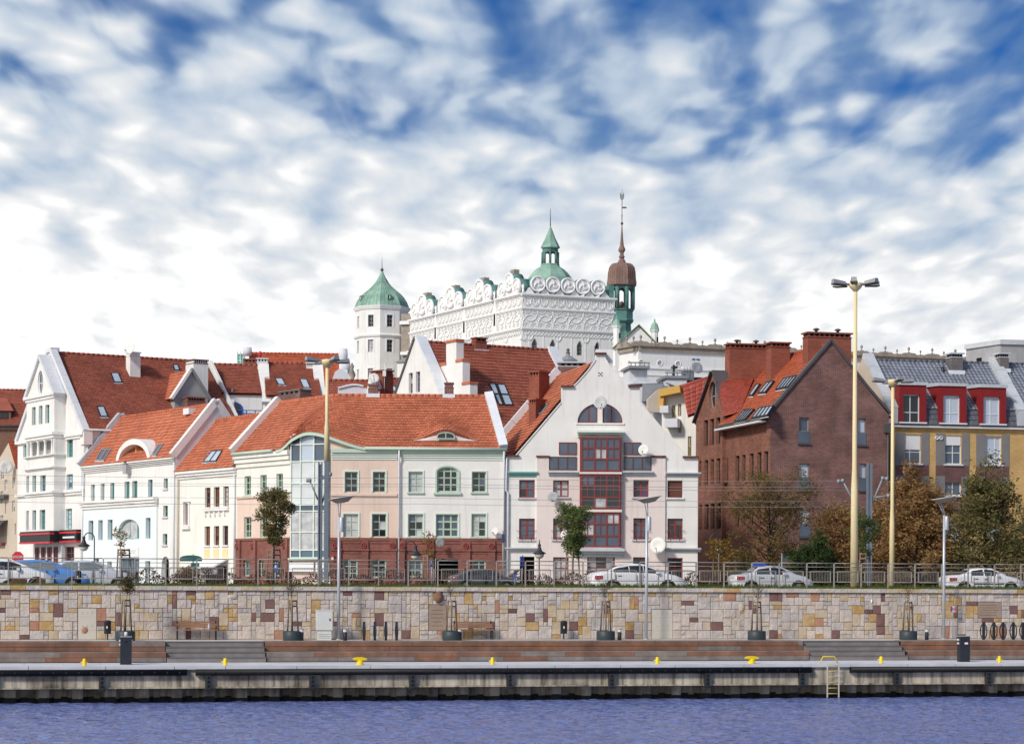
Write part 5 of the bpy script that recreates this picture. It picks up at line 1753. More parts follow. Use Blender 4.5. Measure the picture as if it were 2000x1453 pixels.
# ---------------------------------------------------------------- 7. yellow brick house with red dormers
f8 = fac_px(1738, 147, 12)
h7 = thing('mansard_house', 'yellow brick house with grey tiled mansard and three red dormers', 'house', (f8.o.x + 5, f8.o.y, GZ))
u9 = U(f8, 2075)
ze8 = HZ(f8, 1800, 834)
k8 = rects(f8, 'K', [(705, 1047, 884, 1355), (1142, 1057, 1322, 1370), (1580, 1068, 1755, 1385)])
k8 = [(r[0], k8[1][1], r[2], k8[1][3]) for r in k8]
dz8 = f8.rect('L', 1145, 185, 1325, 375)
low8 = [(r[0], dz8[1], r[2], dz8[3]) for r in k8]
low9 = [(r[0], dz8[1] - 3.1, r[2], dz8[3] - 3.1) for r in k8]
b = MB()
wall(b, f8, [(0, GZ), (u9, GZ), (u9, ze8), (0, ze8)], [opening(r) for r in k8 + low8 + low9], rev=.2)
b.poly([f8.pt(0, GZ, -10), f8.pt(0, GZ), f8.pt(0, ze8), f8.pt(0, ze8, -10)])
b.fbox(f8, 0, u9, GZ, ze8, -10, -10.2)
b.build('wall', 'brick_yellow', h7)
for i, r in enumerate(k8 + low8 + low9):
	w = window(f8, r, h7, 'frame_white', ['glass_blue', 'glass_blue', 'glass_sky'], n=-.18, fw=.07, xs=(0, .5 + .15 * (i % 3 - 1), 1), zs=(0, .4, 1) if i < 3 else (0, 1), sill='plaster_cool')
	if i < 2:
		hgt = (.52, .34)[i] * (r[3] - r[1])
		ubox('roller_blind', 'frame_white', f8.pt((r[0] + r[2]) / 2, r[3] - hgt / 2, -.1), (r[2] - r[0] - .1, .05, hgt), f8.th, w)
	sw = .68
	if i < 6:
		for a, c in ((r[0] - sw, r[0] - .004), (r[2] + .004, r[2] + sw - .1)):
			MB().fbox(f8, a, c, r[1] - .1, r[3] + .12, .04, -.03).build('shutter', 'shutter_grey', h7)
for r in k8[:3] + low8[:3]:
	MB().fbox(f8, r[0] - .68, r[2] + .58, r[1] - 1.25, r[1] - .12, .02, -.03).build('brick_panel', 'brick_plum', h7)
for x in (1052, 1096):
	q = f8.px(*Z('K', x, 1085), .02)
	c = MB().lathe(q, [(.13, -.05), (.13, .1), (.08, .1), (.08, .02), (.001, .02)], 14, axis=(f8.U, Vector((0, 0, 1)), f8.N))
	c.build('vent_pipe', 'sheet_pale', h7)
MB().fbox(f8, -.1, u9, ze8 - .04, ze8 + .1, .3, -.1).build('eave_board', 'frame_white', h7)
MB().fbox(f8, -.1, u9, ze8 + .1, ze8 + .2, .34, -.1).build('gutter', 'sheet_dark', h7)
# mansard
zm = f8.uz(*Z('K', 1000, 772), -.1)[1]
rn8 = -4.6
zr8 = f8.uz(*Z('K', 900, 262), rn8)[1]
uPar = f8.uz(*Z('K', 1820, 500), -2.2)[0]
roof(f8.pt(.05, ze8 + .2, .1), f8.pt(u9, ze8 + .2, .1), f8.pt(u9, zm, -.1), f8.pt(.05, zm, -.1), h7, 'slate_dark', .33, .36, name='lower_roof')
o8, _ = roof(f8.pt(.3, zm, -.05), f8.pt(u9, zm, -.05), f8.pt(u9, zr8, rn8), f8.pt(.3, zr8, rn8), h7, 'tile_slate', .30, .36, ridge='slate_dark', lift=.05, wave=.06)
roof(f8.pt(u9, zm, 2 * rn8), f8.pt(.3, zm, 2 * rn8), f8.pt(.3, zr8, rn8), f8.pt(u9, zr8, rn8), h7, 'tile_slate', .8, .8)
n8 = (f8.U).cross(f8.pt(0, zr8, rn8) - f8.pt(0, zm, -.05))
# gable end and party parapets
for uu, lab in ((0.1, 0), (uPar, 1)):
	coping(f8.pt(uu, zm - .1, .12), f8.pt(uu, zr8 + .35, rn8), h7, .75, .4, 'sheet_metal', 4, side=f8.U)
	MB().fbox(f8, uu - .35, uu + .35, ze8 + .2, zm + .1, .22, -.4).build('parapet_foot', 'sheet_metal', h7)
b = MB()
b.poly([f8.pt(-.28, GZ, 0), f8.pt(-.28, ze8, .1), f8.pt(-.28, zm, .1), f8.pt(-.28, zr8 + .2, rn8), f8.pt(-.28, zm, 2 * rn8), f8.pt(-.28, GZ, 2 * rn8)])
b.build('gable_end', 'plaster_beige', h7)
# red dormers
for i, (x0, x1, yt, yb, wx0, wx1, wy0, wy1) in enumerate(((650, 940, 512, 932, 690, 872, 612, 930), (1086, 1376, 524, 942, 1126, 1308, 622, 940), (1526, 1806, 540, 950, 1562, 1742, 638, 950))):
	r = f8.rect('K', x0, yt, x1, yb, .35)
	w = f8.rect('K', wx0, wy0, wx1, wy1, .35)
	w = (w[0], max(w[1], ze8 + .22), w[2], w[3])
	b = MB()
	wall(b, f8, [(r[0], ze8 + .2), (r[2], ze8 + .2), (r[2], r[3]), (r[0], r[3])], [opening(w)], rev=.25, n=.35)
	zt = r[3]
	nb_ = -.05 + (zt - zm) / (zr8 - zm) * (rn8 + .05)
	for uu in (r[0], r[2]):
		b.poly([f8.pt(uu, ze8 + .2, .35), f8.pt(uu, zt, .35), f8.pt(uu, zt, nb_ - .3), f8.pt(uu, zm, -.2), f8.pt(uu, ze8 + .2, -.2)])
	dmr = b.build('dormer', 'render_red', h7)
	b = MB()
	b.hexa([f8.pt(r[0] - .1, zt, .45), f8.pt(r[2] + .1, zt, .45), f8.pt(r[2] + .1, zt + .12, nb_ - .8), f8.pt(r[0] - .1, zt + .12, nb_ - .8),
			f8.pt(r[0] - .1, zt + .22, .45), f8.pt(r[2] + .1, zt + .22, .45), f8.pt(r[2] + .1, zt + .36, nb_ - .8), f8.pt(r[0] - .1, zt + .36, nb_ - .8)])
	b.build('dormer_roof', 'sheet_metal', dmr)
	window(f8, w, h7, 'frame_white', ['glass_sky', 'glass_blue', 'glass_sky'] if i else ['glass_blue', 'glass_dark'], n=.12, fw=.07, xs=(0, .46, 1), zs=(0, .38, 1))
	MB().fbox(f8, r[0] - .03, r[2] + .03, ze8 + .2, ze8 + .3, .45, .3).build('dormer_sill', 'sheet_pale', h7)
for (x0, x1, yt, yb, n_) in ((1212, 1338, 160, 350, -3.4), (1738, 1836, 160, 330, -3.6)):
	r = f8.rect('K', x0, yt, x1, yb, n_)
	chimney(f8, (r[0], r[1] - .3, r[2], r[3]), .9, h7, 'brick_grey', n_, vents=4, cap='sheet_metal', capm=.1, vside=2)
pv = f8.px(*Z('K', 1118, 350), -3.6)
MB().tube([pv - Vector((0, 0, .4)), pv + Vector((0, 0, .25))], .11, 8).build('vent_pipe', 'frame_dark', h7)
# flat-roofed block behind, upper right
fT = fac_px(1922, 205, 10)
hT = thing('flat_roofed_block', 'plain beige flat-roofed block rising behind the grey tiled roof at far right', 'building', fT.pt(4, GZ))
r = fT.rect('K', 1745, 75, 2150, 420)
b = MB()
ul_ = fT.uz(*Z('K', 1590, 120))[0]
b.hexa([fT.pt(r[0], GZ), fT.pt(r[2], GZ), fT.pt(r[2], GZ, -9), fT.pt(ul_, GZ, -5), fT.pt(r[0], r[3]), fT.pt(r[2], r[3]), fT.pt(r[2], r[3], -9), fT.pt(ul_, r[3], -5)])
b.build('wall', 'plaster_grey', hT)
b = MB()
b.hexa([fT.pt(r[0] - .1, r[3], .2), fT.pt(r[2], r[3], .2), fT.pt(r[2], r[3], -9), fT.pt(ul_ - .2, r[3], -5), fT.pt(r[0] - .1, r[3] + .45, .2), fT.pt(r[2], r[3] + .45, .2), fT.pt(r[2], r[3] + .45, -9), fT.pt(ul_ - .2, r[3] + .45, -5)])
b.build('roof_edge', 'sheet_metal', hT)
d_ = fT.pt(ul_, 0, -5) - fT.pt(r[0], 0, 0)
fT2 = Fac(fT.pt(ul_, 0, -5), math.atan2(-d_.y, -d_.x))
MB().fbox(fT2, 1.6, 2.4, r[3] - 1.4, r[3] - 1.0, .02, -.05).build('vent_opening', 'void', hT)
# cream house with yellow eaves and red metal-tile roof, between gable house and brick house
fY = fac_px(1335, 166, -18)
hY = thing('cream_house', 'cream house with yellow eaves and shiny red tile roof behind the stepped gable', 'house', fY.pt(0, GZ))
def yI(x, y, n=0.0):
	return fY.uz(*Z('I', x, y), n)
wy = rects(fY, 'I', [(152, 815, 188, 930), (210, 805, 243, 918), (212, 960, 243, 1072), (302, 1105, 335, 1290)])
b = MB()
wall(b, fY, [(yI(60, 900)[0], GZ), (yI(395, 900)[0], GZ), yI(395, 800), yI(250, 680), yI(75, 720), (yI(60, 900)[0], yI(60, 760)[1])], [opening(r) for r in wy])
b.prism(fY, [(yI(60, 900)[0], GZ), (yI(395, 900)[0], GZ), (yI(395, 900)[0], yI(395, 800)[1]), (yI(60, 900)[0], yI(60, 760)[1])], -6, -6.2)
b.build('wall', 'plaster_cream', hY)
for r in wy:
	window(fY, r, hY, 'wood_pale', ['glass_dark', 'glass_curtain'], 2, 2, n=-.15, fw=.06)
b = MB()
b.bar(fY.pt(*yI(62, 712), .5), fY.pt(*yI(256, 672), .5), 1.0, .55, fY.N)
b.bar(fY.pt(*yI(80, 720), .4), fY.pt(*yI(70, 860), .4), .8, .4, fY.N)
b.build('eave_soffit', 'plaster_ochre', hY)
y1, y2, y3, y4 = fY.px(*Z('I', 300, 918), 2.2), fY.px(*Z('I', 480, 850), 1.6), fY.px(*Z('I', 560, 545), -1.2), fY.px(*Z('I', 252, 662), .3)
roof(y1, y2, y3, y4, hY, 'tile_maroon', .42, .45, lift=.06, wave=.07)
y5, y6 = fY.px(*Z('I', 600, 480), -6), fY.px(*Z('I', 70, 700), .9)
b = MB()
b.hexa([y6, y4, y3, y5 + Vector((0, 0, -.5))] + [p + Vector((0, 0, .18)) for p in (y6, y4, y3, y5 + Vector((0, 0, -.5)))])
b.build('upper_roof', 'tile_maroon', hY)
for (x0, y0, x1, y1_) in ((40, 820, 120, 885), (85, 940, 205, 1020)):
	r = fY.rect('I', x0, y0, x1, y1_, 1.0)
	MB().fbox(fY, r[0], r[2], r[1], r[3], 1.0, -.1).build('balcony', 'plaster_cool', hY)
# white blocks and slate roofs below the castle
fW = fac_px(1260, 190, 8)
hW = thing('flat_roofed_house', 'white rendered block with slate mansard and glass pyramid below the castle wing', 'house', fW.pt(0, GZ))
def qW(x, y, n=0.0):
	return fW.uz(*Z('Q', x, y), n)
b = MB()
r = fW.rect('Q', 330, 680, 560, 1250)
b.fbox(fW, r[0], r[2], GZ, r[3], 0, -3)
r2 = fW.rect('Q', 800, 810, 1060, 1250)
b.fbox(fW, r2[0], r2[2], GZ, r2[3], .5, -3)
r3 = fW.rect('Q', 560, 700, 800, 1250)
b.fbox(fW, r3[0] - 1.0, r3[2], GZ, r2[3] - .8, 1, -4)
b.build('wall', 'plaster_cool', hW)
b = MB()
for rr in (r, r2):
	b.fbox(fW, rr[0] - .2, rr[2] + .1, rr[3] + .05, rr[3] + .28, .7, -3.1)
	b.fbox(fW, rr[0] - .2, rr[2] + .1, rr[3] + .5, rr[3] + .6, .68, .6)
	for i in range(5):
		x = rr[0] + (rr[2] - rr[0]) * i / 4
		b.fbox(fW, x - .04, x + .04, rr[3] + .28, rr[3] + .6, .68, .6)
b.build('roof_edge', 'slate_mid', hW)
b = MB()
p1_, p2_, p3_, p4_ = fW.pt(*qW(325, 880), 1.0), fW.pt(*qW(700, 868), 1.0), fW.pt(*qW(640, 860), -2.0), fW.pt(*qW(300, 860), -2.0)
ap = fW.pt(*qW(470, 768), -.3)
for a, c in ((p1_, p2_), (p2_, p3_), (p3_, p4_), (p4_, p1_)):
	b.poly([a, c, ap])
b.build('pyramid_rooflight', 'sheet_metal', hW)
b = MB()
b.hexa([fW.pt(*qW(460, 1110), 1.6), fW.pt(*qW(780, 1110), 1.6), fW.pt(*qW(780, 1110), -1), fW.pt(*qW(460, 1110), -1), fW.pt(*qW(470, 880), 1.2), fW.pt(*qW(720, 880), 1.2), fW.pt(*qW(720, 880), -1), fW.pt(*qW(470, 880), -1)])
b.build('mansard', 'slate_mid', hW)
b = MB()
b.prism(fW, [qW(500, 1260), qW(800, 1260), qW(790, 965), qW(640, 960), qW(500, 1090)], 2.4, 1.7)
b.build('gable', 'plaster_beige', hW)
b = MB()
q0, q1 = fW.pt(*qW(720, 890), 2.2), fW.pt(*qW(860, 920), 2.2)
qa = fW.pt(*qW(805, 850), .5)
b.poly([q0, q1, qa])
b.poly([q1, q1 + fW.N * -3, qa])
b.poly([fW.pt(*qW(600, 955), 2.2), fW.pt(*qW(800, 965), 2.2), fW.pt(*qW(790, 900), .8), fW.pt(*qW(700, 900), .8)])
b.build('hipped_roof', 'slate_mid', hW)
window(fW, fW.rect('Q', 688, 832, 768, 900, 1.0), hW, 'frame_grey', ['glass_dark'], 4, 1, n=1.02, fw=.05)
b = MB()
pc = fW.pt(*qW(900, 770), .2)
b.tube([pc, fW.pt(*qW(900, 620), .2)], .10, 6)
b.fbox(fW, qW(880, 0)[0], qW(945, 0)[0], qW(0, 650)[1], qW(0, 622)[1], .5, -.3)
b.build('roof_mast', 'frame_dark', hW)
for i in range(4):
	pcw = fW.pt(*qW(1030 + 38 * i, 775), .0)
	MB().lathe(pcw, [(.18, -.3), (.18, .5), (.32, .55), (.32, .75), (.2, .95)], 10).build('cowl', 'sheet_metal', hW)
MB().fbox(fW, *sorted((qW(1100, 0)[0], qW(1300, 0)[0])), qW(0, 900)[1], qW(0, 745)[1], -.8, -3).build('stack', 'frame_dark', hW)
dish(fW.pt(*qW(1188, 665), .4), (.4, -1, .35), .55, 'satellite_dish', 'grey satellite dish on the roof stack below the castle wing', 'frame_grey')
# ---------------------------------------------------------------- houses of the second row
def simple_house(name, label, fcr, nr_, zeave, zridge, u0, u1, parent_loc=None, rm='tile_red', wm='plaster_white', over=.25, tile=.30, course=.28, ridge=True):
	"""long house with its eave side on fcr, ridge nr_ behind; returns the root and the roof patch"""
	h = thing(name, label, 'house', fcr.pt((u0 + u1) / 2, GZ, 0))
	b = MB()
	prof = [(0, GZ), (0, zeave), (nr_, zridge), (2 * nr_, zeave), (2 * nr_, GZ)]
	for uu in (u0, u1):
		b.poly([fcr.pt(uu, z, n) for n, z in prof])
	b.poly([fcr.pt(u0, GZ, 0), fcr.pt(u1, GZ, 0), fcr.pt(u1, zeave, 0), fcr.pt(u0, zeave, 0)])
	b.poly([fcr.pt(u0, GZ, 2 * nr_), fcr.pt(u1, GZ, 2 * nr_), fcr.pt(u1, zeave, 2 * nr_), fcr.pt(u0, zeave, 2 * nr_)])
	b.build('wall', wm, h)
	A, B, C, D = fcr.pt(u0, zeave, over), fcr.pt(u1, zeave, over), fcr.pt(u1, zridge, nr_), fcr.pt(u0, zridge, nr_)
	up = Vector((0, 0, .12))
	roof(A + up, B + up, C + up, D + up, h, rm, tile, course, ridge=rm if ridge else None)
	roof(fcr.pt(u1, zeave, 2 * nr_ - over) + up, fcr.pt(u0, zeave, 2 * nr_ - over) + up, D + up, C + up, h, rm, .8, .8)
	nrm = (B - A).cross(D - A)
	return h, A + up, nrm
# 8. white gabled house with purple windows behind the corner house
f6 = fac_px(862, 160, -60)
f6s = Fac(f6.o, R(30))
apx = f6.uz(*Z('E', 905, 35))
lo = f6.uz(*Z('E', 700, 622))
hi = f6.uz(*Z('E', 1165, 600))
hw = apx[0] - f6.uz(*Z('E', 1165, 600))[0]
rn6 = -abs(hw)
ze6 = min(lo[1], hi[1]) - .3
ub6 = f6s.uz(*Z('G', 500, 90), rn6)[0]
xt = .75 * abs(hw)
h8, rA8, n8b = simple_house('gabled_house', 'white gabled house with two purple windows in front of the castle tower', f6s.shift(xt), rn6 - xt, ze6 - (apx[1] - .2 - ze6) * .75, apx[1] - .2, .3, ub6, rm='tile_red', course=.34)
wp = rects(f6, 'E', [(830, 380, 873, 602), (907, 362, 953, 592)])
wp = [(r[0], wp[0][1], r[2], wp[0][3]) for r in wp]
b = MB()
wall(b, f6, [(apx[0] - abs(hw) * 1.02, GZ), (0 + .1, GZ), (.1, ze6), (apx[0] + .25, apx[1] + .15), (apx[0] - .25, apx[1] + .15), (apx[0] - abs(hw) * 1.02, ze6)], [opening(r) for r in wp], rev=.25, n=.05)
b.build('gable_wall', 'plaster_white', h8)
for r in wp:
	window(f6, r, h8, 'frame_grey', ['glass_purple', 'glass_purple', 'glass_curtain'], 2, 4, n=-.18, fw=.05, mw=.03)
coping(f6.pt(.35, ze6 - .2, -.3), f6.pt(apx[0] + .1, apx[1] + .3, -.3), h8, .9, .25, 'sheet_pale', 7, side=f6.N)
coping(f6.pt(apx[0] - abs(hw) - .2, ze6 - .2, -.1), f6.pt(apx[0] - .1, apx[1] + .3, -.1), h8, .5, .2, 'sheet_dark', 1, side=f6.N)
# stepped fire wall
def on_roof(px, py):
	q = hit(px, py, rA8, n8b)
	return (q - f6s.o).dot(f6s.U), (q - f6s.o).dot(f6s.N), q.z
f6w = f6.shift(-.9)
st6 = [(1165, 900), (1490, 900), (1490, 500), (1408, 512), (1408, 255), (1340, 266), (1340, 42), (1230, 60), (1230, 292), (1165, 305)]
MB().prism(f6w, [f6w.uz(*Z('E', *p)) for p in st6], 0, -.62).build('stepped_wall', 'plaster_white', h8)
for a, c in (((1230, 60), (1340, 42)), ((1340, 266), (1408, 255)), ((1408, 512), (1490, 500)), ((1165, 305), (1230, 292))):
	p_, q_ = f6w.uz(*Z('E', *a)), f6w.uz(*Z('E', *c))
	MB().fbox(f6w, p_[0] - .05, q_[0] + .05, (p_[1] + q_[1]) / 2, (p_[1] + q_[1]) / 2 + .2, .06, -.66).build('wall_cap', 'tile_orange', h8)
for q in ([(1800, 735), (1845, 735), (1765, 500), (1680, 500)], [(1860, 735), (1955, 738), (1860, 510), (1775, 505)]):
	skylight([Z('E', *p) for p in q], rA8, n8b, h8, rows=2, flash=False)
skylight([Z('G', 90, 935), Z('G', 148, 938), Z('G', 135, 878), Z('G', 78, 876)], rA8, n8b, h8, flash=False, g='glass_blue')
u_, n_, z_ = on_roof(*Z('E', 1590, 85))
chimney(f6s, (u_ - .5, z_ - .6, u_ + .5, z_ + .62), .7, h8, 'brick_red', rn6 + .3, vents=2, cap='brick_red', foot=True)
coping(f6s.pt(ub6, ze6 - 4, .3 + xt), f6s.pt(ub6, apx[1] + .15, rn6), h8, .8, .3, 'sheet_pale', 4, side=f6s.U)
# 9. lower left-hand second row: roof with white wall and blue arched window
f7 = fac_px(410, 178, 12)
zr7 = f7.uz(*Z('C', 480, 305), -4.5)[1]
ze7 = f7.uz(*Z('C', 700, 615), 0)[1]
h9, rA9, n9 = simple_house('white_house', 'white house with blue arched window and balcony under a dark red roof', f7, -4.5, ze7, zr7, U(f7, 395), f7.uz(*Z('C', 1010, 620))[0], rm='tile_red')
ar = f7.rect('C', 572, 690, 798, 850, .02)
aop = opening(ar, ar[3] - .5, 10)
shape_window(f7, aop, h9, 'frame_blue', ['glass_dark'], n=.02, fw=.12, vbars=(.48,), mw=.12)
b = MB()
z1_ = f7.uz(*Z('C', 800, 785), .9)[1]
z0_ = f7.uz(*Z('C', 800, 870), .9)[1]
u0_, u1_ = f7.uz(*Z('C', 560, 800), .9)[0], f7.uz(*Z('C', 1030, 800), .9)[0]
for z in (z1_, z1_ - .25, z0_ + .1):
	b.tube([f7.pt(u0_, z, .9), f7.pt(u1_, z, .9)], .04, 5)
for i in range(6):
	x = u0_ + (u1_ - u0_) * i / 5
	b.tube([f7.pt(x, z0_ - .2, .9), f7.pt(x, z1_, .9)], .05, 5)
b.build('balcony_railing', 'frame_blue', h9)
MB().fbox(f7, u0_, u1_, z0_ - .4, z0_ - .1, .95, 0).build('balcony', 'plaster_cool', h9)
MB().fbox(f7, u0_ + .5, u0_ + 1.1, z1_ - .3, z1_ + .9, .95, .93).build('notice_board', 'sign_white', h9)
MB().lathe(f7.pt((ar[0] + ar[2]) / 2, ar[3] + .7, .1), [(.1, 0), (.12, .2), (.05, .4)], 8).build('wall_lamp', 'frame_grey', h9)
# 10. house with two skylights and white sloping party wall
f8b = fac_px(510, 188, 9)
zr10 = f8b.uz(*Z('C', 1200, 290), -5)[1]
ze10 = f8b.uz(*Z('C', 1200, 640), 0)[1]
ul10, ur10 = f8b.uz(*Z('C', 1035, 480), -2.5)[0], f8b.uz(*Z('C', 1620, 400), -3.5)[0]
h10, rA10, n10 = simple_house('tiled_house', 'house with two skylights and white chimneys behind the glazed corner', f8b, -5, ze10, zr10, ul10, ur10, rm='tile_red', tile=.26, course=.22)
for q in ([(1185, 515), (1268, 518), (1228, 445), (1145, 443)], [(1455, 548), (1537, 552), (1495, 455), (1412, 452)]):
	skylight([Z('C', *p) for p in q], rA10, n10, h10)
for uu in (ul10, ur10):
	coping(f8b.pt(uu, ze10 - .6, .35), f8b.pt(uu, zr10 + .35, -5), h10, .9, .35, 'plaster_white', 1, side=f8b.U)
r = f8b.rect('C', 955, 218, 1072, 500, -4.2)
chimney(f8b, (r[0], r[1] - 1, r[2], r[3]), 1.1, h10, 'plaster_white', -4.2, vents=3, cap='plaster_cool', foot=False, vside=2)
r = f8b.rect('C', 812, 225, 948, 430, -4.6)
chimney(f8b, (r[0], r[1] - 3, r[2], r[3]), 1.1, h10, 'brick_dark', -4.6, vents=3, cap='brick_red', foot=False)
r = f8b.rect('C', 1490, 265, 1612, 420, -4.2)
chimney(f8b, (r[0], r[1] - 1, r[2], r[3]), 1.1, h10, 'plaster_white', -4.2, vents=5, cap='plaster_cool', foot=False)
MB().lathe(f8b.pt(f8b.uz(*Z('C', 990, 190), -4.7)[0], f8b.uz(*Z('C', 990, 195), -4.7)[1], -4.7), [(.11, -.2), (.11, .05), (.17, .08), (.14, .3), (.07, .42)], 10).build('cowl', 'sign_red', h10)
# 11. far roof with scrolled gable and scaffold net
f9 = fac_px(600, 232, 5)
zr11 = f9.uz(*Z('C', 1300, 185), -6)[1]
ze11 = f9.uz(*Z('C', 1300, 520), 0)[1]
h11, _, _ = simple_house('scroll_gabled_house', 'far house with long red roof and grey scrolled gable', f9, -6, ze11, zr11, f9.uz(*Z('C', 870, 200), -6)[0], f9.uz(*Z('C', 1870, 215), -6)[0], rm='tile_bright', tile=.4, course=.4)
for k_, x, y, rr in ((0, 1890, 195, .8), (1, 1918, 315, .75), (2, 850, 150, .5)):
	q = f9.px(*Z('C', x, y), -5 + 2 * k_ * (k_ < 2))
	b = MB().lathe(q, [(.3 * rr, -.5), (rr, -.45), (rr, .45), (.3 * rr, .5), (.2, .4)], 14, axis=(f9.N, Vector((0, 0, 1)), f9.U))
	b.build('gable_scroll', 'plaster_cool', h11)
uE_ = f9.uz(*Z('C', 1870, 215), -6)[0]
coping(f9.pt(uE_ + .2, ze11 - .2, .3), f9.pt(uE_ + .2, zr11 + .4, -6), h11, .9, .5, 'plaster_cool', 3, side=f9.U)
# curved white gable (front dormer)
gp = [(1765, 485), (1980, 485), (1975, 430), (1950, 395), (1915, 360), (1880, 338), (1850, 335), (1828, 350), (1800, 370), (1790, 400), (1775, 440)]
MB().prism(f9, [f9.uz(*Z('C', *p), 1.5) for p in gp], 1.5, .9).build('curved_gable', 'plaster_cool', h11)
MB().prism(f9, [f9.uz(*Z('C', *p), 1.5) for p in ((1862, 478), (1895, 478), (1895, 460), (1862, 460))], 1.53, 1.45).build('gable_vent', 'void', h11)
fin = f9.px(*Z('C', 1985, 470), 1.2)
MB().lathe(fin, [(.35, -.8), (.35, 0), (.2, .1), (.4, .7), (.15, 1.3), (.25, 1.6), (.05, 2.0)], 10).build('finial', 'castle_stone', h11)
r = f9.rect('C', 742, 178, 815, 330, -7)
sc = thing('scaffold', 'turquoise netted scaffold beside the far roof gable', 'scaffold', f9.pt((r[0] + r[2]) / 2, r[1], -7))
for n_ in (-7, -9):
	MB().fbox(f9, r[0], r[2], r[1], r[3], n_, n_ - .03).build('netting', 'scaffold_net', sc)
b = MB()
for x in (r[0], (r[0] + r[2]) / 2, r[2]):
	for n_ in (-6.95, -9.08):
		b.tube([f9.pt(x, r[1] - 10, n_), f9.pt(x, r[3] + .3, n_)], .06, 5)
for z in (r[3], (r[1] + r[3]) / 2):
	b.tube([f9.pt(r[0], z, -6.95), f9.pt(r[2], z, -6.95)], .06, 5)
b.build('poles', 'sheet_metal', sc)
# 12. low roofs just behind the corner-house ridge
f10 = fac_px(700, 172, 4)
zr12 = f10.uz(*Z('C', 1900, 482), -4)[1]
h12, rA12, n12 = simple_house('tiled_house', 'low dark red roof with pink arched parapet behind the corner house', f10, -4, zr12 - 4.4, zr12, U(f10, 634), U(f10, 730), rm='tile_red', tile=.3, course=.3)
gp = [(55, 700), (380, 700), (380, 555), (330, 530), (270, 515), (215, 513), (150, 525), (90, 542), (55, 548)]
MB().prism(f10, [f10.uz(*Z('E', *p), 1.5) for p in gp], 1.5, .9).build('arched_parapet', 'plaster_lilac', h12)
for a, c in zip(gp[3:], gp[4:]):
	MB().bar(f10.pt(*f10.uz(*Z('E', *a), 1.5), 1.2) + Vector((0, 0, .05)), f10.pt(*f10.uz(*Z('E', *c), 1.5), 1.2) + Vector((0, 0, .05)), .9, .12, f10.N).build('parapet_cap', 'sheet_pale', h12)
f11b = fac_px(760, 178, 8)
zr13 = f11b.uz(*Z('E', 650, 462), -4)[1]
h13, rA13, n13 = simple_house('tiled_house', 'small red roof with one skylight at the foot of the castle tower', f11b, -4, zr13 - 4.2, zr13, U(f11b, 735), U(f11b, 800), rm='tile_red')
skylight([Z('E', 655, 590), Z('E', 700, 592), Z('E', 685, 528), Z('E', 612, 525)], rA13, n13, h13)
fcx = Fac((f11b.o.x - 1, f11b.o.y - 6), R(-45))
r = fcx.rect('E', 405, 350, 545, 640)
chimney(fcx, (r[0], r[1] - 3, r[2], r[3]), 1.1, h13, 'brick_red', 0, vents=5, cap='brick_red', foot=False)
r = fcx.rect('E', 525, 560, 615, 640)
chimney(fcx, (r[0], r[1] - 3, r[2], r[3]), .9, h13, 'brick_red', 1, vents=3, cap='brick_red', foot=False)
dish(fcx.pt(fcx.uz(*Z('E', 445, 440), 1.2)[0], fcx.uz(*Z('E', 445, 440), 1.2)[1], 1.2), (.1, -1, .3), .42, 'satellite_dish', 'small white satellite dish on the brick stack below the castle tower')
q = fcx.px(*Z('E', 560, 480), .5)
an = thing('antenna', 'white panel antenna on a mast beside the brick stack below the castle tower', 'antenna', q)
MB().tube([q - Vector((0, 0, .8)), q + Vector((0, 0, 1.5))], .03, 5).build('mast', 'sheet_pale', an)
MB().box(q.x - .13, q.y - .2, q.z + .45, q.x + .13, q.y - .06, q.z + .9).build('panel', 'sign_white', an)
MB().prism(fac_px(730, 170, -20), [fac_px(730, 170, -20).uz(*Z('E', *p)) for p in ((360, 640), (520, 640), (430, 400), (395, 395))], 0, -1).build('gable', 'plaster_white', h13)
# 13. far left: brown house with red roof, cream house
fA = fac_px(40, 225, 8)
zrA = fA.uz(*Z('A', 150, 580), -5)[1]
zeA = fA.uz(*Z('A', 150, 960), 0)[1]
hA, rAA, nA = simple_house('brown_house', 'brown rendered house with red roof and dormer at the far left edge', fA, -5, zeA, zrA, U(fA, -60), U(fA, 66), rm='tile_red', wm='stone_brown', tile=.3, course=.3)
MB().tube([fA.pt(U(fA, -60), zeA, .4), fA.pt(U(fA, 66), zeA, .4)], .12, 6).build('gutter', 'sheet_dark', hA)
r = fA.rect('A', -120, 800, 118, 885, -.6)
b = MB().fbox(fA, r[0], r[2], r[1], r[3], -.6, -3)
dm = b.build('dormer', 'stone_brown', hA)
b = MB()
q1, q2, q3 = fA.pt(r[0], r[3] + .1, -.4), fA.pt(r[2] + .3, r[3] + .1, -.4), fA.px(*Z('A', 75, 650), -2.4)
b.poly([q1, q2, q3, q1 + (q3 - q2)])
b.poly([q2, q2 + fA.N * -3, q3])
b.build('dormer_roof', 'tile_red', dm)
window(fA, (r[0] + .3, r[1] + .1, r[2] - .3, r[3] - .1), hA, 'frame_dark', ['glass_dark'], 3, 1, n=-.58, fw=.1)
fB = fac_px(34, 192, -52)
zeB = fB.uz(*Z('B', 90, 50))[1]
hB = thing('cream_house', 'cream house with dark awning at the far left edge of the street', 'house', fB.pt(-2, GZ))
b = MB()
uLb = U(fB, -50)
apB = fB.uz(*Z('A', 100, 1100))
wB_ = rects(fB, 'B', [(135, 180, 162, 300), (132, 430, 160, 555), (50, 205, 80, 320), (55, 450, 72, 570), (10, 90, 40, 200), (5, 330, 35, 455), (5, 590, 35, 640), (160, 680, 175, 800)])
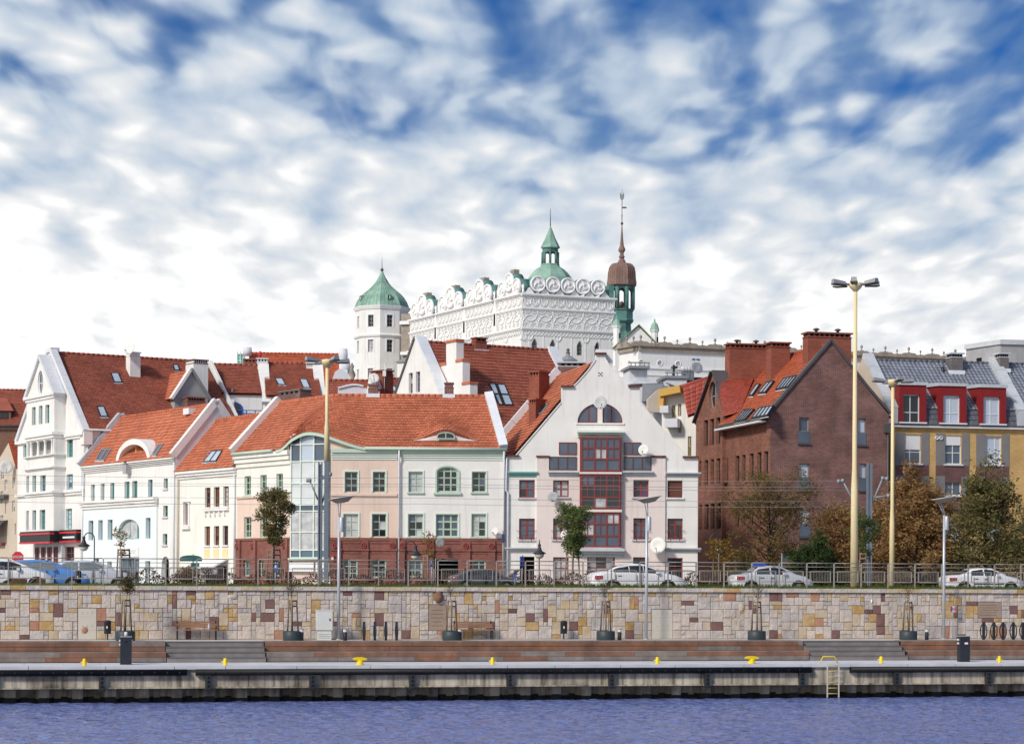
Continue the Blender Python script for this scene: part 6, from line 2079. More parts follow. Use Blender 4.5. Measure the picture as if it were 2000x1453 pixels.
wall(b, fB, [(uLb, GZ), (0, GZ), (0, zeB), (apB[0] + .3, apB[1]), (uLb, zeB - 3)], [opening(r) for r in wB_], rev=.2)
b.build('wall', 'plaster_beige', hB)
for r in wB_:
	window(fB, r, hB, 'frame_white', ['glass_curtain', 'glass_blue'], 1, 2, n=-.18, fw=.06)
roof(fB.pt(.2, zeB - .3, .2), fB.pt(.2, zeB - .3, -9), fB.pt(apB[0] + .3, apB[1], -9), fB.pt(apB[0] + .3, apB[1], .2), hB, 'tile_bright', .3, .3)
MB().fbox(fB, uLb, apB[0], zeB - 3, zeB - 2.6, .5, -8).build('eave_board', 'sheet_dark', hB)
b = MB()
za_ = fB.uz(*Z('B', 50, 650))[1]
pl = [(0, 0), (.5, -.25), (.9, -.75), (1.1, -1.3)]
for (n0, d0), (n1, d1) in zip(pl, pl[1:]):
	b.hexa([fB.pt(uLb, za_ + d1, n1), fB.pt(-2, za_ + d1, n1), fB.pt(-2, za_ + d0, n0), fB.pt(uLb, za_ + d0, n0), fB.pt(uLb, za_ + d1 + .06, n1 + .04), fB.pt(-2, za_ + d1 + .06, n1 + .04), fB.pt(-2, za_ + d0 + .06, n0 + .04), fB.pt(uLb, za_ + d0 + .06, n0 + .04)])
b.build('awning', 'frame_dark', hB)
MB().fbox(fB, uLb, -2.5, fB.uz(*Z('B', 50, 915))[1], fB.uz(*Z('B', 50, 888))[1], .4, -.02).build('shop_sign', 'frame_red', hB)
dish(fB.px(*Z('B', 68, 68), .8), (.3, -1, .2), .6, 'satellite_dish', 'white satellite dish on the cream house at the far left edge')
# ================================================================ the castle on the hill
fcr = fac_px(1016, 280, 22)
fcl = Fac(fcr.o, R(-62))
HG = 14.0
castle = thing('castle_wing', 'white castle wing with ornate relief bands and round attic rosettes', 'castle', (fcr.o.x, fcr.o.y, HG))
def zk(y):
	return fcr.uz(1016, y)[1]
def oz(y):                     # zoom O row at the corner
	return zk(520 + y * .17)
ucr = U(fcr, 1197)
ucl = U(fcl, 797)
zt, zc2, zc3 = oz(318), oz(478), oz(708)
wins = rects(fcr, 'O', [(460, 822, 535, 1020), (670, 830, 742, 1025), (980, 850, 1050, 1025), (1183, 862, 1255, 1060)])
wz0, wz1 = wins[2][1], wins[2][3]
wins = [(r[0], wz0, r[2], wz1) for r in wins]
ops = [dict(r=r, top=[(r[0], r[3] - .75), (r[0] + (r[2] - r[0]) * .25, r[3] - .32), ((r[0] + r[2]) / 2, r[3]), (r[2] - (r[2] - r[0]) * .25, r[3] - .32), (r[2], r[3] - .75)], bot=[(r[0], r[1]), (r[2], r[1])]) for r in wins]
b = MB()
wall(b, fcr, [(0, HG), (ucr, HG), (ucr, zt), (0, zt)], ops, rev=.4)
wall(b, fcl, [(ucl, HG), (0, HG), (0, zc3), (ucl, zc3)], [])
b.poly([fcr.pt(ucr, HG, 0), fcr.pt(ucr, HG, -12), fcr.pt(ucr, zt, -12), fcr.pt(ucr, zt, 0)])
k0 = fcl.pt(ucl, 0)
for zz_ in (zc3,):
	b.poly([fcr.pt(0, zz_), fcr.pt(ucr, zz_), fcr.pt(ucr, zz_) + (k0 - fcr.pt(0, 0)), Vector((k0.x, k0.y, zz_))])
b.build('wall', 'castle_white', castle)
for o_ in ops:
	shape_window(fcr, o_, castle, 'frame_grey', ['glass_dark'], n=-.35, fw=.12, vbars=(.33, .66), hbars=(.25, .5), mw=.06)
tb = MB()
def arc(fc, cu, cz, ru, rz, a0, a1, w=.10, n=.06, k=10):
	tb.tube([fc.pt(cu + ru * math.cos(a0 + (a1 - a0) * i / k), cz + rz * math.sin(a0 + (a1 - a0) * i / k), n) for i in range(k + 1)], w, 4, False)
def relief(fc, u0, u1, top=True, full=True):
	L = u1 - u0
	if top:
		n = max(3, round(L / 1.22))
		w = L / n
		cz, rz = (zt - .12 + zc2 + .25) / 2, (zt - zc2 - .5) / 2
		for i in range(n):
			cu = u0 + w * (i + .5)
			arc(fc, cu, cz, w * .47, rz, 0, 2 * math.pi, .05, k=16)
			arc(fc, cu, cz + rz * .42, w * .2, rz * .42, 0, math.pi * 1.45, .06, k=8)
			arc(fc, cu, cz - rz * .42, w * .2, rz * .42, math.pi, math.pi * 2.45, .06, k=8)
	if full:
		n = max(2, round(L / 2.05))
		w = L / n
		for i in range(n):
			cu = u0 + w * (i + .5)
			for q in (-.25, .25):
				for rr in (1, .5):
					arc(fc, cu + q * w, zc2 - .18, w * .24 * rr, .48 * rr, math.pi, 2 * math.pi, .045)
					arc(fc, cu + q * w, zc3 + .22, w * .24 * rr, .52 * rr, 0, math.pi, .045)
			arc(fc, cu, zc2 - .25, w * .5, 1.42, math.pi, 2 * math.pi, .055)
			arc(fc, cu, zc3 + .25, w * .5, 1.52, 0.12, math.pi - .12, .055)
relief(fcr, .1, ucr - .1)
# fringe under the third cornice with thin wall strips
def fringe(fc, u0, u1):
	n = max(4, round((u1 - u0) / 1.02))
	w = (u1 - u0) / n
	for i in range(n):
		cu = u0 + w * (i + .5)
		arc(fc, cu, zc3 - .25, w * .5, .62, math.pi, 2 * math.pi, .05, k=8)
		arc(fc, cu + w * .5, zc3 - .25, w * .5, .62, math.pi, 2 * math.pi, .05, k=8) if i < n - 1 else None
		if i % 4 in (0, 1):
			arc(fc, cu + w * .5 * (1 if i % 4 == 0 else -1) * 0 + w * .5, zc3 - .75, w * .5, .75, math.pi, 2 * math.pi, .07, k=8) if i % 4 == 0 else None
		if i % 2 == 0:
			tb.fbox(fc, cu + w * .45, cu + w * .55, HG + 14, zc3 - .85, .05, 0)
fringe(fcr, .1, ucr - .1)
fringe(fcl, ucl + .2, -.1)
blocks = []
for a, c in ((969, 1016), (907, 961), (852, 904), (799, 847)):
	blocks.append((U(fcl, a), U(fcl, c) if c != 1016 else 0.0))
for i, (a, c) in enumerate(blocks):
	relief(fcl, a + .1, c - .1)
tb.build('tracery', 'castle_trim', castle)
b, cb = MB(), MB()
for a, c in blocks:
	b.fbox(fcl, a, c, zc3 + .002, zt, 0, -11)
b.fbox(fcl, ucl, 0, zc3 + .002, zt - 1.6, -1.6, -11)
b.build('attic_block', 'castle_white', castle)
b = MB()
for z_, h_, o_ in ((zt, .42, .35), (zc2, .34, .22), (zc3, .42, .28)):
	for q, (za_, zb_, oo) in enumerate(((z_ - h_ * .2, z_ + h_ * .3, o_), (z_ - h_ * .55, z_ - h_ * .22, o_ * .6))):
		b.fbox(fcr, -.05, ucr + oo, za_, zb_, oo, -.1)
		if z_ != zc3:
			for a, c in blocks:
				b.fbox(fcl, a - oo * .6, c + (oo * .6 if c < 0 else .02), za_ + .002, zb_ - .002, oo, -.1)
		else:
			b.fbox(fcl, ucl - oo, .02, za_ + .002, zb_ - .002, oo, -.1)
b.build('cornice', 'castle_trim', castle)
# niches between the blocks
for i in range(3):
	u0_, u1_ = blocks[i + 1][1], blocks[i][0]
	um_ = (u0_ + u1_) / 2
	b = MB()
	b.prism(fcl, [(um_ - .55, zc3), (um_ + .55, zc3), (um_ + .55, zc3 + 3.0), (um_, zc3 + 4.6), (um_ - .55, zc3 + 3.0)], .1, -1.6)
	b.fbox(fcl, um_ - .12, um_ + .12, zc3 + 4.4, zc3 + 5.8, -.3, -.6)
	nk = b.build('niche', 'castle_trim', castle)
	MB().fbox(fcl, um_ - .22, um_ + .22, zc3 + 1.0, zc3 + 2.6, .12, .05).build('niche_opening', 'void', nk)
# rosettes
def rosette(fc, u, z, r, depth):
	ro = MB()
	X, Y_, Z_ = fc.U, Vector((0, 0, 1)), fc.N
	p = fc.pt(u, z, 0)
	ro.lathe(p, [(r, -.2), (r, .16), (r * .93, .2), (r * .84, .2), (r * .78, .08), (r * .78, .02), (r * .62, .02), (r * .55, .07), (.001, .07)], 22, axis=(X, Y_, Z_))
	ro_ = ro.build('rosette', 'castle_trim', castle)
	bl = MB()
	for j in range(3):
		a = 2 * math.pi * j / 3 + .5
		bl.tube([p + (X * math.cos(a + t * 1.5) + Y_ * math.sin(a + t * 1.5)) * r * (.08 + .66 * t) + Z_ * .1 for t in (0, .25, .5, .75, 1)], [r * .05, r * .09, r * .12, r * .09, r * .05], 5, True)
	bl.build('pinwheel', 'castle_trim', ro_)
	cv = MB()
	cv.lathe(p, [(r * .99, -depth), (r * .99, -.22)], 22, axis=(X, Y_, Z_))
	cv.build('copper_back', 'copper_dark', ro_)
zr_ = fcr.uz(960 + 520 * .17, 520 + 203 * .17)[1]
for x in (520, 692, 865, 1036, 1207):
	u_ = U(fcr, 960 + x * .17)
	rosette(fcr, u_, zr_, 1.06, 1.3)
rb = MB()
for x in (432, 606, 778, 950, 1122, 1296):
	u_ = U(fcr, 960 + x * .17)
	rb.prism(fcr, [(u_ - .75, zt + .1), (u_ + .75, zt + .1), (u_, zt + .95)], -.1, -.9)
rb.build('attic_base', 'castle_white', castle)
for a, c in blocks:
	L = c - a
	for k_, q in enumerate((.2, .5, .8)):
		rosette(fcl, a + L * q, zt + 1.15 + (.75 if k_ == 1 else 0), L * .155 if k_ != 1 else L * .18, 1.6)
	MB().fbox(fcl, a + L * .1, a + L * .9, zt + .1, zt + .9, -.15, -1.4).build('attic_base', 'castle_white', castle)
	MB().fbox(fcl, a + L * .42, a + L * .58, zt + 2.9, zt + 3.6, -.4, -1.2).build('attic_vent', 'castle_stone', castle)
	for q in (.02, .98):
		MB().lathe(fcl.pt(a + L * q, zt + .15, -.3), [(.16, 0), (.16, .5), (.1, .55), (.22, .9), (.05, 1.2)], 8).build('pinnacle', 'castle_trim', castle)
MB().fbox(fcr, ucr - .6, ucr + .1, zt + .1, zt + 1.9, -.2, -3.2).build('attic_end', 'copper_dark', castle)
# entrance turret roof with finial between the red roofs
tr = P(960 + 878 * .17, 520 + 1085 * .17, 240)
tur = thing('turret', 'small turret roof with dark ball finial peeping over the red roof', 'turret', tr - Vector((0, 0, 12)))
MB().lathe(tr, [(.9, -12), (.9, -.2), (.95, 0)], 8, smooth=False).build('wall', 'castle_white', tur)
MB().lathe(tr, [(1.15, 0), (.7, .3), (.3, .55), (.24, .6), (.22, .8)], 12, smooth=False).build('roof', 'slate_mid', tur)
MB().lathe(tr, [(.2, .8), (.28, .9), (.1, .98), (.2, 1.15), (.16, 1.3), (.02, 1.38)], 12).build('finial', 'sheet_dark', tur)
# octagonal corner tower
TY = 322.0
tw = thing('castle_tower', 'white octagonal castle tower with green onion roof and needle', 'tower', P(743, 900, TY))
sc = TY / FP
tx = P(743, 700, TY).x
def tz(ym):
	return P(743, 480 + ym * .1927, TY).z
def tr_(hw):
	return hw * .1927 * sc
RB = tr_(272)
cen = Vector((tx, TY + RB * .7, 0))
A0 = -math.pi / 2
ztw, zbt_ = tz(612), HG
zmid = tz(905)
faces = []
wb, tt = MB(), MB()
for i in range(8):
	a0_, a1_ = A0 + i * math.pi / 4 - .0, A0 + (i + 1) * math.pi / 4
	p0 = cen + Vector((math.cos(a0_), math.sin(a0_), 0)) * RB
	p1 = cen + Vector((math.cos(a1_), math.sin(a1_), 0)) * RB
	faces.append((p0, p1))
	d = p1 - p0
	fc = Fac(p0, math.atan2(d.y, d.x))
	L = d.length
	if fc.N.y < 0:
		rs = []
		for y0, y1 in ((705, 825), (955, 1080), (1245, 1360)):
			z0_, z1_ = tz(y1), tz(y0)
			rs.append((L / 2 - .46, z0_, L / 2 + .46, z1_))
		wall(wb, fc, [(0, zbt_), (L, zbt_), (L, ztw), (0, ztw)], [opening(r) for r in rs], rev=.3)
		for r in rs:
			window(fc, r, tw, 'frame_grey', ['glass_dark', 'glass_dark', 'glass_curtain'], 2, 3, n=-.28, fw=.06, mw=.05, trim='castle_trim', tw=.2)
	else:
		wb.poly([fc.pt(0, zbt_), fc.pt(L, zbt_), fc.pt(L, ztw), fc.pt(0, ztw)])
wb.build('wall', 'castle_white', tw)
ring = MB()
ring.lathe(cen + Vector((0, 0, zmid)), [(RB - .05, -.35), (RB + .2, -.3), (RB + .32, -.05), (RB + .1, .12), (RB - .05, .15)], 8, a0=A0, smooth=False)
ring.lathe(cen + Vector((0, 0, ztw)), [(RB - .05, -.55), (RB + .15, -.5), (RB + .35, -.1), (RB + .38, .02), (RB - .3, .05)], 8, a0=A0, smooth=False)
ring.build('cornice', 'castle_trim', tw)
dome = MB()
prof = [(268, 612), (255, 575), (240, 540), (215, 500), (180, 462), (135, 425), (95, 388), (65, 350), (40, 305), (22, 265), (12, 235)]
dome.lathe(cen, [(tr_(r) * 1.04, tz(y)) for r, y in prof], 8, a0=A0, smooth=False)
dm = dome.build('dome', 'copper_green', tw)
seam = MB()
for i in range(40):
	a = A0 + 2 * math.pi * i / 40
	f_ = math.cos(math.pi / 8) / math.cos(((a - A0) % (math.pi / 4)) - math.pi / 8)
	seam.tube([cen + Vector((math.cos(a) * tr_(r) * 1.045 * f_, math.sin(a) * tr_(r) * 1.045 * f_, tz(y))) for r, y in prof[:-2]], .035, 4, False)
seam.build('seam', 'copper_green', dm)
MB().lathe(cen, [(.05, tz(240)), (.24, tz(225)), (.24, tz(210)), (.06, tz(200)), (.04, tz(150)), (.02, tz(90))], 8).build('needle', 'sheet_dark', tw)
for s_ in (1, -1):
	a = A0 + s_ * math.pi / 8 * (1 if s_ > 0 else 2.6)
	d_ = Vector((math.cos(a), math.sin(a), 0))
	fcd = Fac(cen + d_ * tr_(238), math.atan2(d_.x, -d_.y))
	fcd = Fac(cen + d_ * tr_(245), math.atan2(d_.y, d_.x) + math.pi / 2)
	lk = MB().fbox(fcd, -.36, .36, tz(550), tz(497), .0, -1.4)
	lo_ = lk.build('lucarne', 'copper_green', tw)
	MB().fbox(fcd, -.26, .26, tz(545), tz(505), .02, -.02).build('lucarne_opening', 'void', lo_)
	MB().fbox(fcd, -.1, .1, tz(540), tz(510), .03, -.01).build('lucarne_light', 'glass_white', lo_)
# low linking block beside the tower
q = P(795, 700, 318)
lb = thing('castle_annex', 'narrow white annex with small slate cap between tower and castle wing', 'annex', Vector((q.x, q.y, HG)))
fN = fac_px(795, 316, -20)
r = fN.rect('M', 600, 1180, 700, 1400)
MB().fbox(fN, r[0], r[2] + 1, HG, r[3], 0, -5).build('wall', 'castle_white', lb)
b = MB()
c_ = [fN.pt(r[0] - .3, r[3], .3), fN.pt(r[2] + 1, r[3], .3), fN.pt(r[2] + 1, r[3], -3), fN.pt(r[0] - .3, r[3], -3)]
a_ = fN.pt(r[0] + 1.6, r[3] + 1.1, -1.3)
for i in range(4):
	b.poly([c_[i], c_[(i + 1) % 4], a_])
b.build('roof', 'slate_mid', lb)
r = fN.rect('M', 640, 690, 720, 1400, -2)
MB().fbox(fN, r[0], r[2] + 2, HG, r[3], -2, -6).build('upper_wall', 'castle_stone', lb)
b = MB()
b.fbox(fN, r[0] - .1, r[2] + .2, r[3] - 1.6, r[3] - 1.1, -1.6, -6)
b.fbox(fN, r[0] + .2, r[2] + .2, fN.uz(*Z('M', 700, 1110), -2)[1], fN.uz(*Z('M', 700, 1080), -2)[1], -1.2, -6)
b.build('cornice', 'castle_trim', lb)
# clock tower (dark green lantern, brown dome, long spire)
def axis_tower(px, Y):
	s_ = Y / FP * .1927
	x = P(px, 700, Y).x
	return Vector((x, Y, 0)), (lambda h: h * s_), (lambda y: P(px, 360 + y * .1927, Y).z)
c, hr, hz = axis_tower(1213.4, 300)
ct = thing('lantern_tower', 'castle tower with open dark green lantern, brown copper dome and tall weathervane spire', 'tower', (c.x, c.y, HG))
A0 = -math.pi / 2 + math.pi / 8
MB().lathe(c, [(hr(150), HG), (hr(150), hz(1560)), (hr(108), hz(1500)), (hr(100), hz(1420)), (hr(128), hz(1395)), (hr(130), hz(1380)), (hr(122), hz(1370)), (hr(122), hz(1290)), (hr(133), hz(1283)), (hr(133), hz(1270)), (hr(60), hz(1268))], 8, a0=A0, smooth=False).build('drum', 'copper_dark', ct)
b = MB()
for i in range(8):
	a = A0 + i * math.pi / 4
	p = c + Vector((math.cos(a), math.sin(a), 0)) * hr(122)
	b.tube([p + Vector((0, 0, hz(1270))), p + Vector((0, 0, hz(1050)))], hr(20), 6)
	a2 = a + math.pi / 4
	p2 = c + Vector((math.cos(a2), math.sin(a2), 0)) * hr(122)
	# arch spandrel between pillars
	k_ = 8
	for j in range(k_):
		t0, t1 = j / k_, (j + 1) / k_
		h0 = hz(1115) + (hz(1060) - hz(1115)) * math.sin(math.pi * t0)
		h1 = hz(1115) + (hz(1060) - hz(1115)) * math.sin(math.pi * t1)
		q0, q1 = p.lerp(p2, t0), p.lerp(p2, t1)
		inn = (c - (p + p2) / 2).normalized() * hr(14)
		inn.z = 0
		b.hexa([q0 + Vector((0, 0, h0)), q1 + Vector((0, 0, h1)), q1 + inn + Vector((0, 0, h1)), q0 + inn + Vector((0, 0, h0)),
				q0 + Vector((0, 0, hz(1040))), q1 + Vector((0, 0, hz(1040))), q1 + inn + Vector((0, 0, hz(1040))), q0 + inn + Vector((0, 0, hz(1040)))])
b.build('lantern', 'copper_dark', ct)
MB().lathe(c + Vector((0, 0, 0)), [(hr(70), hz(1268)), (hr(62), hz(1240)), (hr(30), hz(1215)), (hr(14), hz(1190)), (.02, hz(1185))], 10).build('bell', 'copper_brown', ct)
prof = [(140, 1040), (158, 1030), (158, 1012), (150, 960), (146, 900), (136, 850), (112, 820), (85, 806), (48, 800), (30, 765), (20, 752), (32, 742), (30, 730), (20, 722), (22, 695), (38, 672), (36, 655), (22, 625), (14, 560), (8, 470), (5, 412)]
dm = MB().lathe(c, [(hr(r), hz(y)) for r, y in prof], 8, a0=A0, smooth=False).build('dome', 'copper_brown', ct)
seam = MB()
for i in range(32):
	a = A0 + 2 * math.pi * i / 32
	f_ = math.cos(math.pi / 8) / math.cos(((a - A0) % (math.pi / 4)) - math.pi / 8)
	seam.tube([c + Vector((math.cos(a) * hr(r + 1) * f_, math.sin(a) * hr(r + 1) * f_, hz(y))) for r, y in prof[2:8]], .03, 4, False)
seam.build('seam', 'copper_brown', dm)
b = MB()
b.lathe(c, [(.05, hz(415)), (hr(14), hz(405)), (hr(14), hz(392)), (.06, hz(384)), (.06, hz(322)), (.12, hz(318)), (.05, hz(312)), (.05, hz(180)), (.02, hz(55))], 8)
b.build('spire_rod', 'sheet_dark', ct)
b = MB()
for (dx, y0, y1) in ((8, 250, 232),):
	x0 = c.x + hr(4)
	b.box(x0, c.y - .03, hz(246), x0 + hr(42), c.y + .03, hz(230))
for y in (100, 120, 140):
	for s_ in (-1, 1):
		b.tube([Vector((c.x, c.y, hz(y + 20))), Vector((c.x + s_ * hr(18), c.y, hz(y))), Vector((c.x + s_ * hr(14), c.y, hz(y - 12)))], .05, 4)
b.build('weathervane', 'sheet_dark', ct)
# green cupola on the roof
c, hr, hz = axis_tower(1073.7, 296)
cu = thing('roof_cupola', 'green copper cupola with arched lantern and needle above the attic rosettes', 'cupola', (c.x, c.y, oz(318)))
MB().lathe(c, [(hr(225), zt), (hr(225), hz(960)), (hr(205), hz(930)), (hr(180), hz(900)), (hr(145), hz(865)), (hr(105), hz(840)), (hr(92), hz(828)), (hr(95), hz(822)), (hr(95), hz(812)), (hr(50), hz(810))], 8, a0=-math.pi / 2, smooth=False).build('dome', 'copper_green', cu)
b = MB()
for i in range(8):
	a = -math.pi / 2 + i * math.pi / 4
	p = c + Vector((math.cos(a), math.sin(a), 0)) * hr(80)
	b.tube([p + Vector((0, 0, hz(812))), p + Vector((0, 0, hz(690)))], hr(11), 6)
	a2 = a + math.pi / 4
	p2 = c + Vector((math.cos(a2), math.sin(a2), 0)) * hr(80)
	for j in range(6):
		t0, t1 = j / 6, (j + 1) / 6
		h0 = hz(720) + (hz(692) - hz(720)) * math.sin(math.pi * t0)
		h1 = hz(720) + (hz(692) - hz(720)) * math.sin(math.pi * t1)
		q0, q1 = p.lerp(p2, t0), p.lerp(p2, t1)
		b.hexa([q0 + Vector((0, 0, h0)), q1 + Vector((0, 0, h1)), q1 * .995 + c * .005 + Vector((0, 0, h1)), q0 * .995 + c * .005 + Vector((0, 0, h0)),
				q0 + Vector((0, 0, hz(645))), q1 + Vector((0, 0, hz(645))), q1 * .995 + c * .005 + Vector((0, 0, hz(645))), q0 * .995 + c * .005 + Vector((0, 0, hz(645)))])
b.build('lantern', 'copper_dark', cu)
MB().lathe(c, [(hr(80), hz(655)), (hr(98), hz(650)), (hr(97), hz(638)), (hr(78), hz(600)), (hr(50), hz(545)), (hr(26), hz(480)), (hr(5), hz(425))], 8, a0=-math.pi / 2, smooth=False).build('spire_roof', 'copper_green', cu)
MB().lathe(c, [(.07, hz(428)), (.03, hz(250))], 6).build('needle', 'sheet_dark', cu)
# church gable with two turrets
fG = fac_px(1247, 268, 4)
cg = thing('chapel', 'white gabled chapel with green copper roof below the lantern tower', 'chapel', fG.pt(0, HG))
gl, gr, ga = fG.uz(*Z('O', 1420, 925)), fG.uz(*Z('O', 1900, 905)), fG.uz(*Z('O', 1690, 692))
MB().prism(fG, [(gl[0], HG), (gr[0], HG), gr, ga, gl], 0, -12).build('wall', 'castle_white', cg)
b = MB()
for e in (gl, gr):
	s_ = -1 if e is gl else 1
	A_, D_ = fG.pt(e[0] + .3 * s_, e[1] - .2, .35), fG.pt(ga[0], ga[1] + .15, .35)
	b.hexa([A_, D_, D_ + fG.N * -13, A_ + fG.N * -13, A_ + Vector((0, 0, .12)), D_ + Vector((0, 0, .14)), D_ + fG.N * -13 + Vector((0, 0, .14)), A_ + fG.N * -13 + Vector((0, 0, .12))])
b.build('roof', 'copper_moss', cg)
for (x, y0, y1, hw_, lab) in ((1440, 690, 1000, 40, 'slim white turret with green cap left of the chapel gable'), (1873, 738, 1000, 42, 'slim white turret with green cap right of the chapel gable')):
	p = fG.px(*Z('O', x, y0), -.5 if x < 1500 else -3)
	Yp = p.y
	ss = Yp / FP * .17
	t = thing('turret', lab, 'turret', Vector((p.x, p.y, p.z - 5)), 'slim turrets beside the chapel')
	MB().lathe(Vector((p.x, p.y, p.z)), [(hw_ * ss, -5), (hw_ * ss, -.3), (hw_ * 1.3 * ss, -.05), (hw_ * 1.3 * ss, .05)], 8, smooth=False).build('wall', 'castle_trim', t)
	h_ = (y0 - (605 if x < 1500 else 640)) * ss
	MB().lathe(Vector((p.x, p.y, p.z + .05)), [(hw_ * 1.35 * ss, 0), (hw_ * 1.1 * ss, h_ * .3), (hw_ * .9 * ss, h_ * .65), (hw_ * .4 * ss, h_ * .9), (.08, h_), (.12, h_ + .15), (.02, h_ + .35)], 8, smooth=False).build('cap', 'copper_green', t)
	MB().box(p.x + .25, p.y - hw_ * ss - .02, p.z - 2.2, p.x + .45, p.y - hw_ * ss + .3, p.z - .9).build('slit', 'void', t)
# low castle wing with scrolled parapet
fw1 = fac_px(1244.5, 252, 19)
fw0 = Fac(fw1.o, R(-60))
lw = thing('castle_wing', 'long low castle wing with scrolled stone parapet, urns and round windows', 'castle', (fw1.o.x, fw1.o.y, HG))
zcw = fw1.uz(1244.5, 620 + 385 * .15)[1]
zcl = fw1.uz(1244.5, 620 + 415 * .15)[1]
uW0, uW1 = U(fw0, 1180 + 185 * .15), U(fw1, 1960)
rops = []
for x, y in ((485, 585), (725, 595), (965, 605), (1205, 615)):
	u_, z_ = fw1.uz(*Z('Q', x, y))
	rops.append(circle_opening(u_, z_, .24, .29, 10))
rm = sum(o['r'][1] + o['r'][3] for o in rops) / 8
b = MB()
wall(b, fw1, [(0, HG), (uW1, HG), (uW1, zcw), (0, zcw)], rops, rev=.6)
o0 = circle_opening(*fw0.uz(*Z('Q', 323, 590)), .2, .25, 10)
wall(b, fw0, [(uW0, HG), (0, HG), (0, zcw), (uW0, zcw)], [o0], rev=.6)
b.poly([fw0.pt(uW0, zcw), fw0.pt(0, zcw), fw1.pt(uW1, zcw), fw1.pt(uW1, zcw, -10), fw0.pt(uW0, zcw, -10)])
b.build('wall', 'castle_white', lw)
for o_ in rops:
	shape_window(fw1, o_, lw, 'frame_grey', ['glass_dark'], n=-.3, fw=.04, vbars=(.5,), hbars=(.5,), name='round_window', mw=.03)
	cu_, cz_ = (o_['r'][0] + o_['r'][2]) / 2, (o_['r'][1] + o_['r'][3]) / 2
	MB().lathe(fw1.pt(cu_, cz_, 0), [(.27, 0), (.27, .04), (.40, .04), (.40, 0)], 20, axis=(fw1.U, Vector((0, 0, 1)), fw1.N)).build('window_surround', 'castle_trim', lw)
shape_window(fw0, o0, lw, 'frame_grey', ['glass_dark'], n=-.5, fw=.08, vbars=(.5,), name='round_window')
b = MB()
zb_ = fw1.uz(*Z('Q', 560, 655))[1]
for fc, a, c_ in ((fw1, 0, uW1), (fw0, uW0, 0)):
	b.fbox(fc, a, c_, zcl - .15, zcl + .35, .25, -.1)
	b.fbox(fc, a, c_, zcl + .36, zcw + .1, .5, -.1)
b.build('cornice', 'castle_stone', lw)
b = MB()
for fc, a, c_ in ((fw1, 0, uW1), (fw0, uW0, 0)):
	b.fbox(fc, a, c_, zb_ - .1, zb_ + .12, .14, -.1)
	b.fbox(fc, a, c_, zb_ - .9, zb_ - .75, .1, -.1)
b.build('string_course', 'castle_trim', lw)
uS = U(fw1, 1180 + 775 * .15)
stp = U(fw1, 1180 + 1105 * .15) - uS
i = 0
shapes = []
uu = uS - stp * 2
pw = MB()
zp_ = zcw + .1
half_ = stp / 2
def parapet_unit(fc, u0, wid):
	h_ = .62
	pts_ = [(u0 - wid, zp_), (u0 + wid, zp_), (u0 + wid, zp_ + .2), (u0 + wid * .8, zp_ + .2), (u0 + wid * .65, zp_ + .36), (u0 + wid * .5, zp_ + .55), (u0 + wid * .3, zp_ + .6), (u0 + .3, zp_ + .5), (u0 + .28, zp_ + h_),
			(u0 - .28, zp_ + h_), (u0 - .3, zp_ + .5), (u0 - wid * .3, zp_ + .6), (u0 - wid * .5, zp_ + .55), (u0 - wid * .65, zp_ + .36), (u0 - wid * .8, zp_ + .2), (u0 - wid, zp_ + .2)]
	MB().prism(fc, pts_, .2, -.25).build('parapet', 'castle_stone', lw)
def urn(fc, u0, z, s_):
	MB().lathe(fc.pt(u0, z, 0), [(.28 * s_, 0), (.28 * s_, .25 * s_), (.12 * s_, .35 * s_), (.16 * s_, .6 * s_), (.36 * s_, .95 * s_), (.40 * s_, 1.25 * s_), (.25 * s_, 1.55 * s_), (.08, 1.65 * s_)], 10).build('urn', 'castle_stone', lw)
u_ = uS - 2 * stp
while u_ < uW1 - .5:
	if u_ > -.1:
		parapet_unit(fw1, max(u_, .3), half_)
		urn(fw1, max(u_, .3), zp_ + .62, .42)
	if 0 < u_ + half_ < uW1:
		MB().fbox(fw1, u_ + half_ - .35, u_ + half_ + .35, zp_, zp_ + .42, .26, -.3).build('pedestal', 'castle_stone', lw)
		urn(fw1, u_ + half_, zp_ + .42, .34)
	u_ += stp
for q in (.25, .6, .95):
	parapet_unit(fw0, uW0 * q, abs(uW0) * .17)
	urn(fw0, uW0 * q, zp_ + .62, .4)
# faint blue lettering board
r = fw1.rect('Q', 1145, 535, 1245, 556, .05)
b = MB()
n_ = 9
for i in range(n_):
	if i == 4:
		continue
	x = r[0] + (r[2] - r[0]) * i / n_
	w_ = (r[2] - r[0]) / n_ * .72
	b.fbox(fw1, x, x + w_ * .35, r[1], r[3], .08, .02)
	b.fbox(fw1, x + w_ * .36, x + w_, r[1] + (r[3] - r[1]) * (.6 if i % 2 else .1), r[3] - (0 if i % 3 else .12), .078, .02)
b.build('wall_lettering', 'frame_blue', lw)
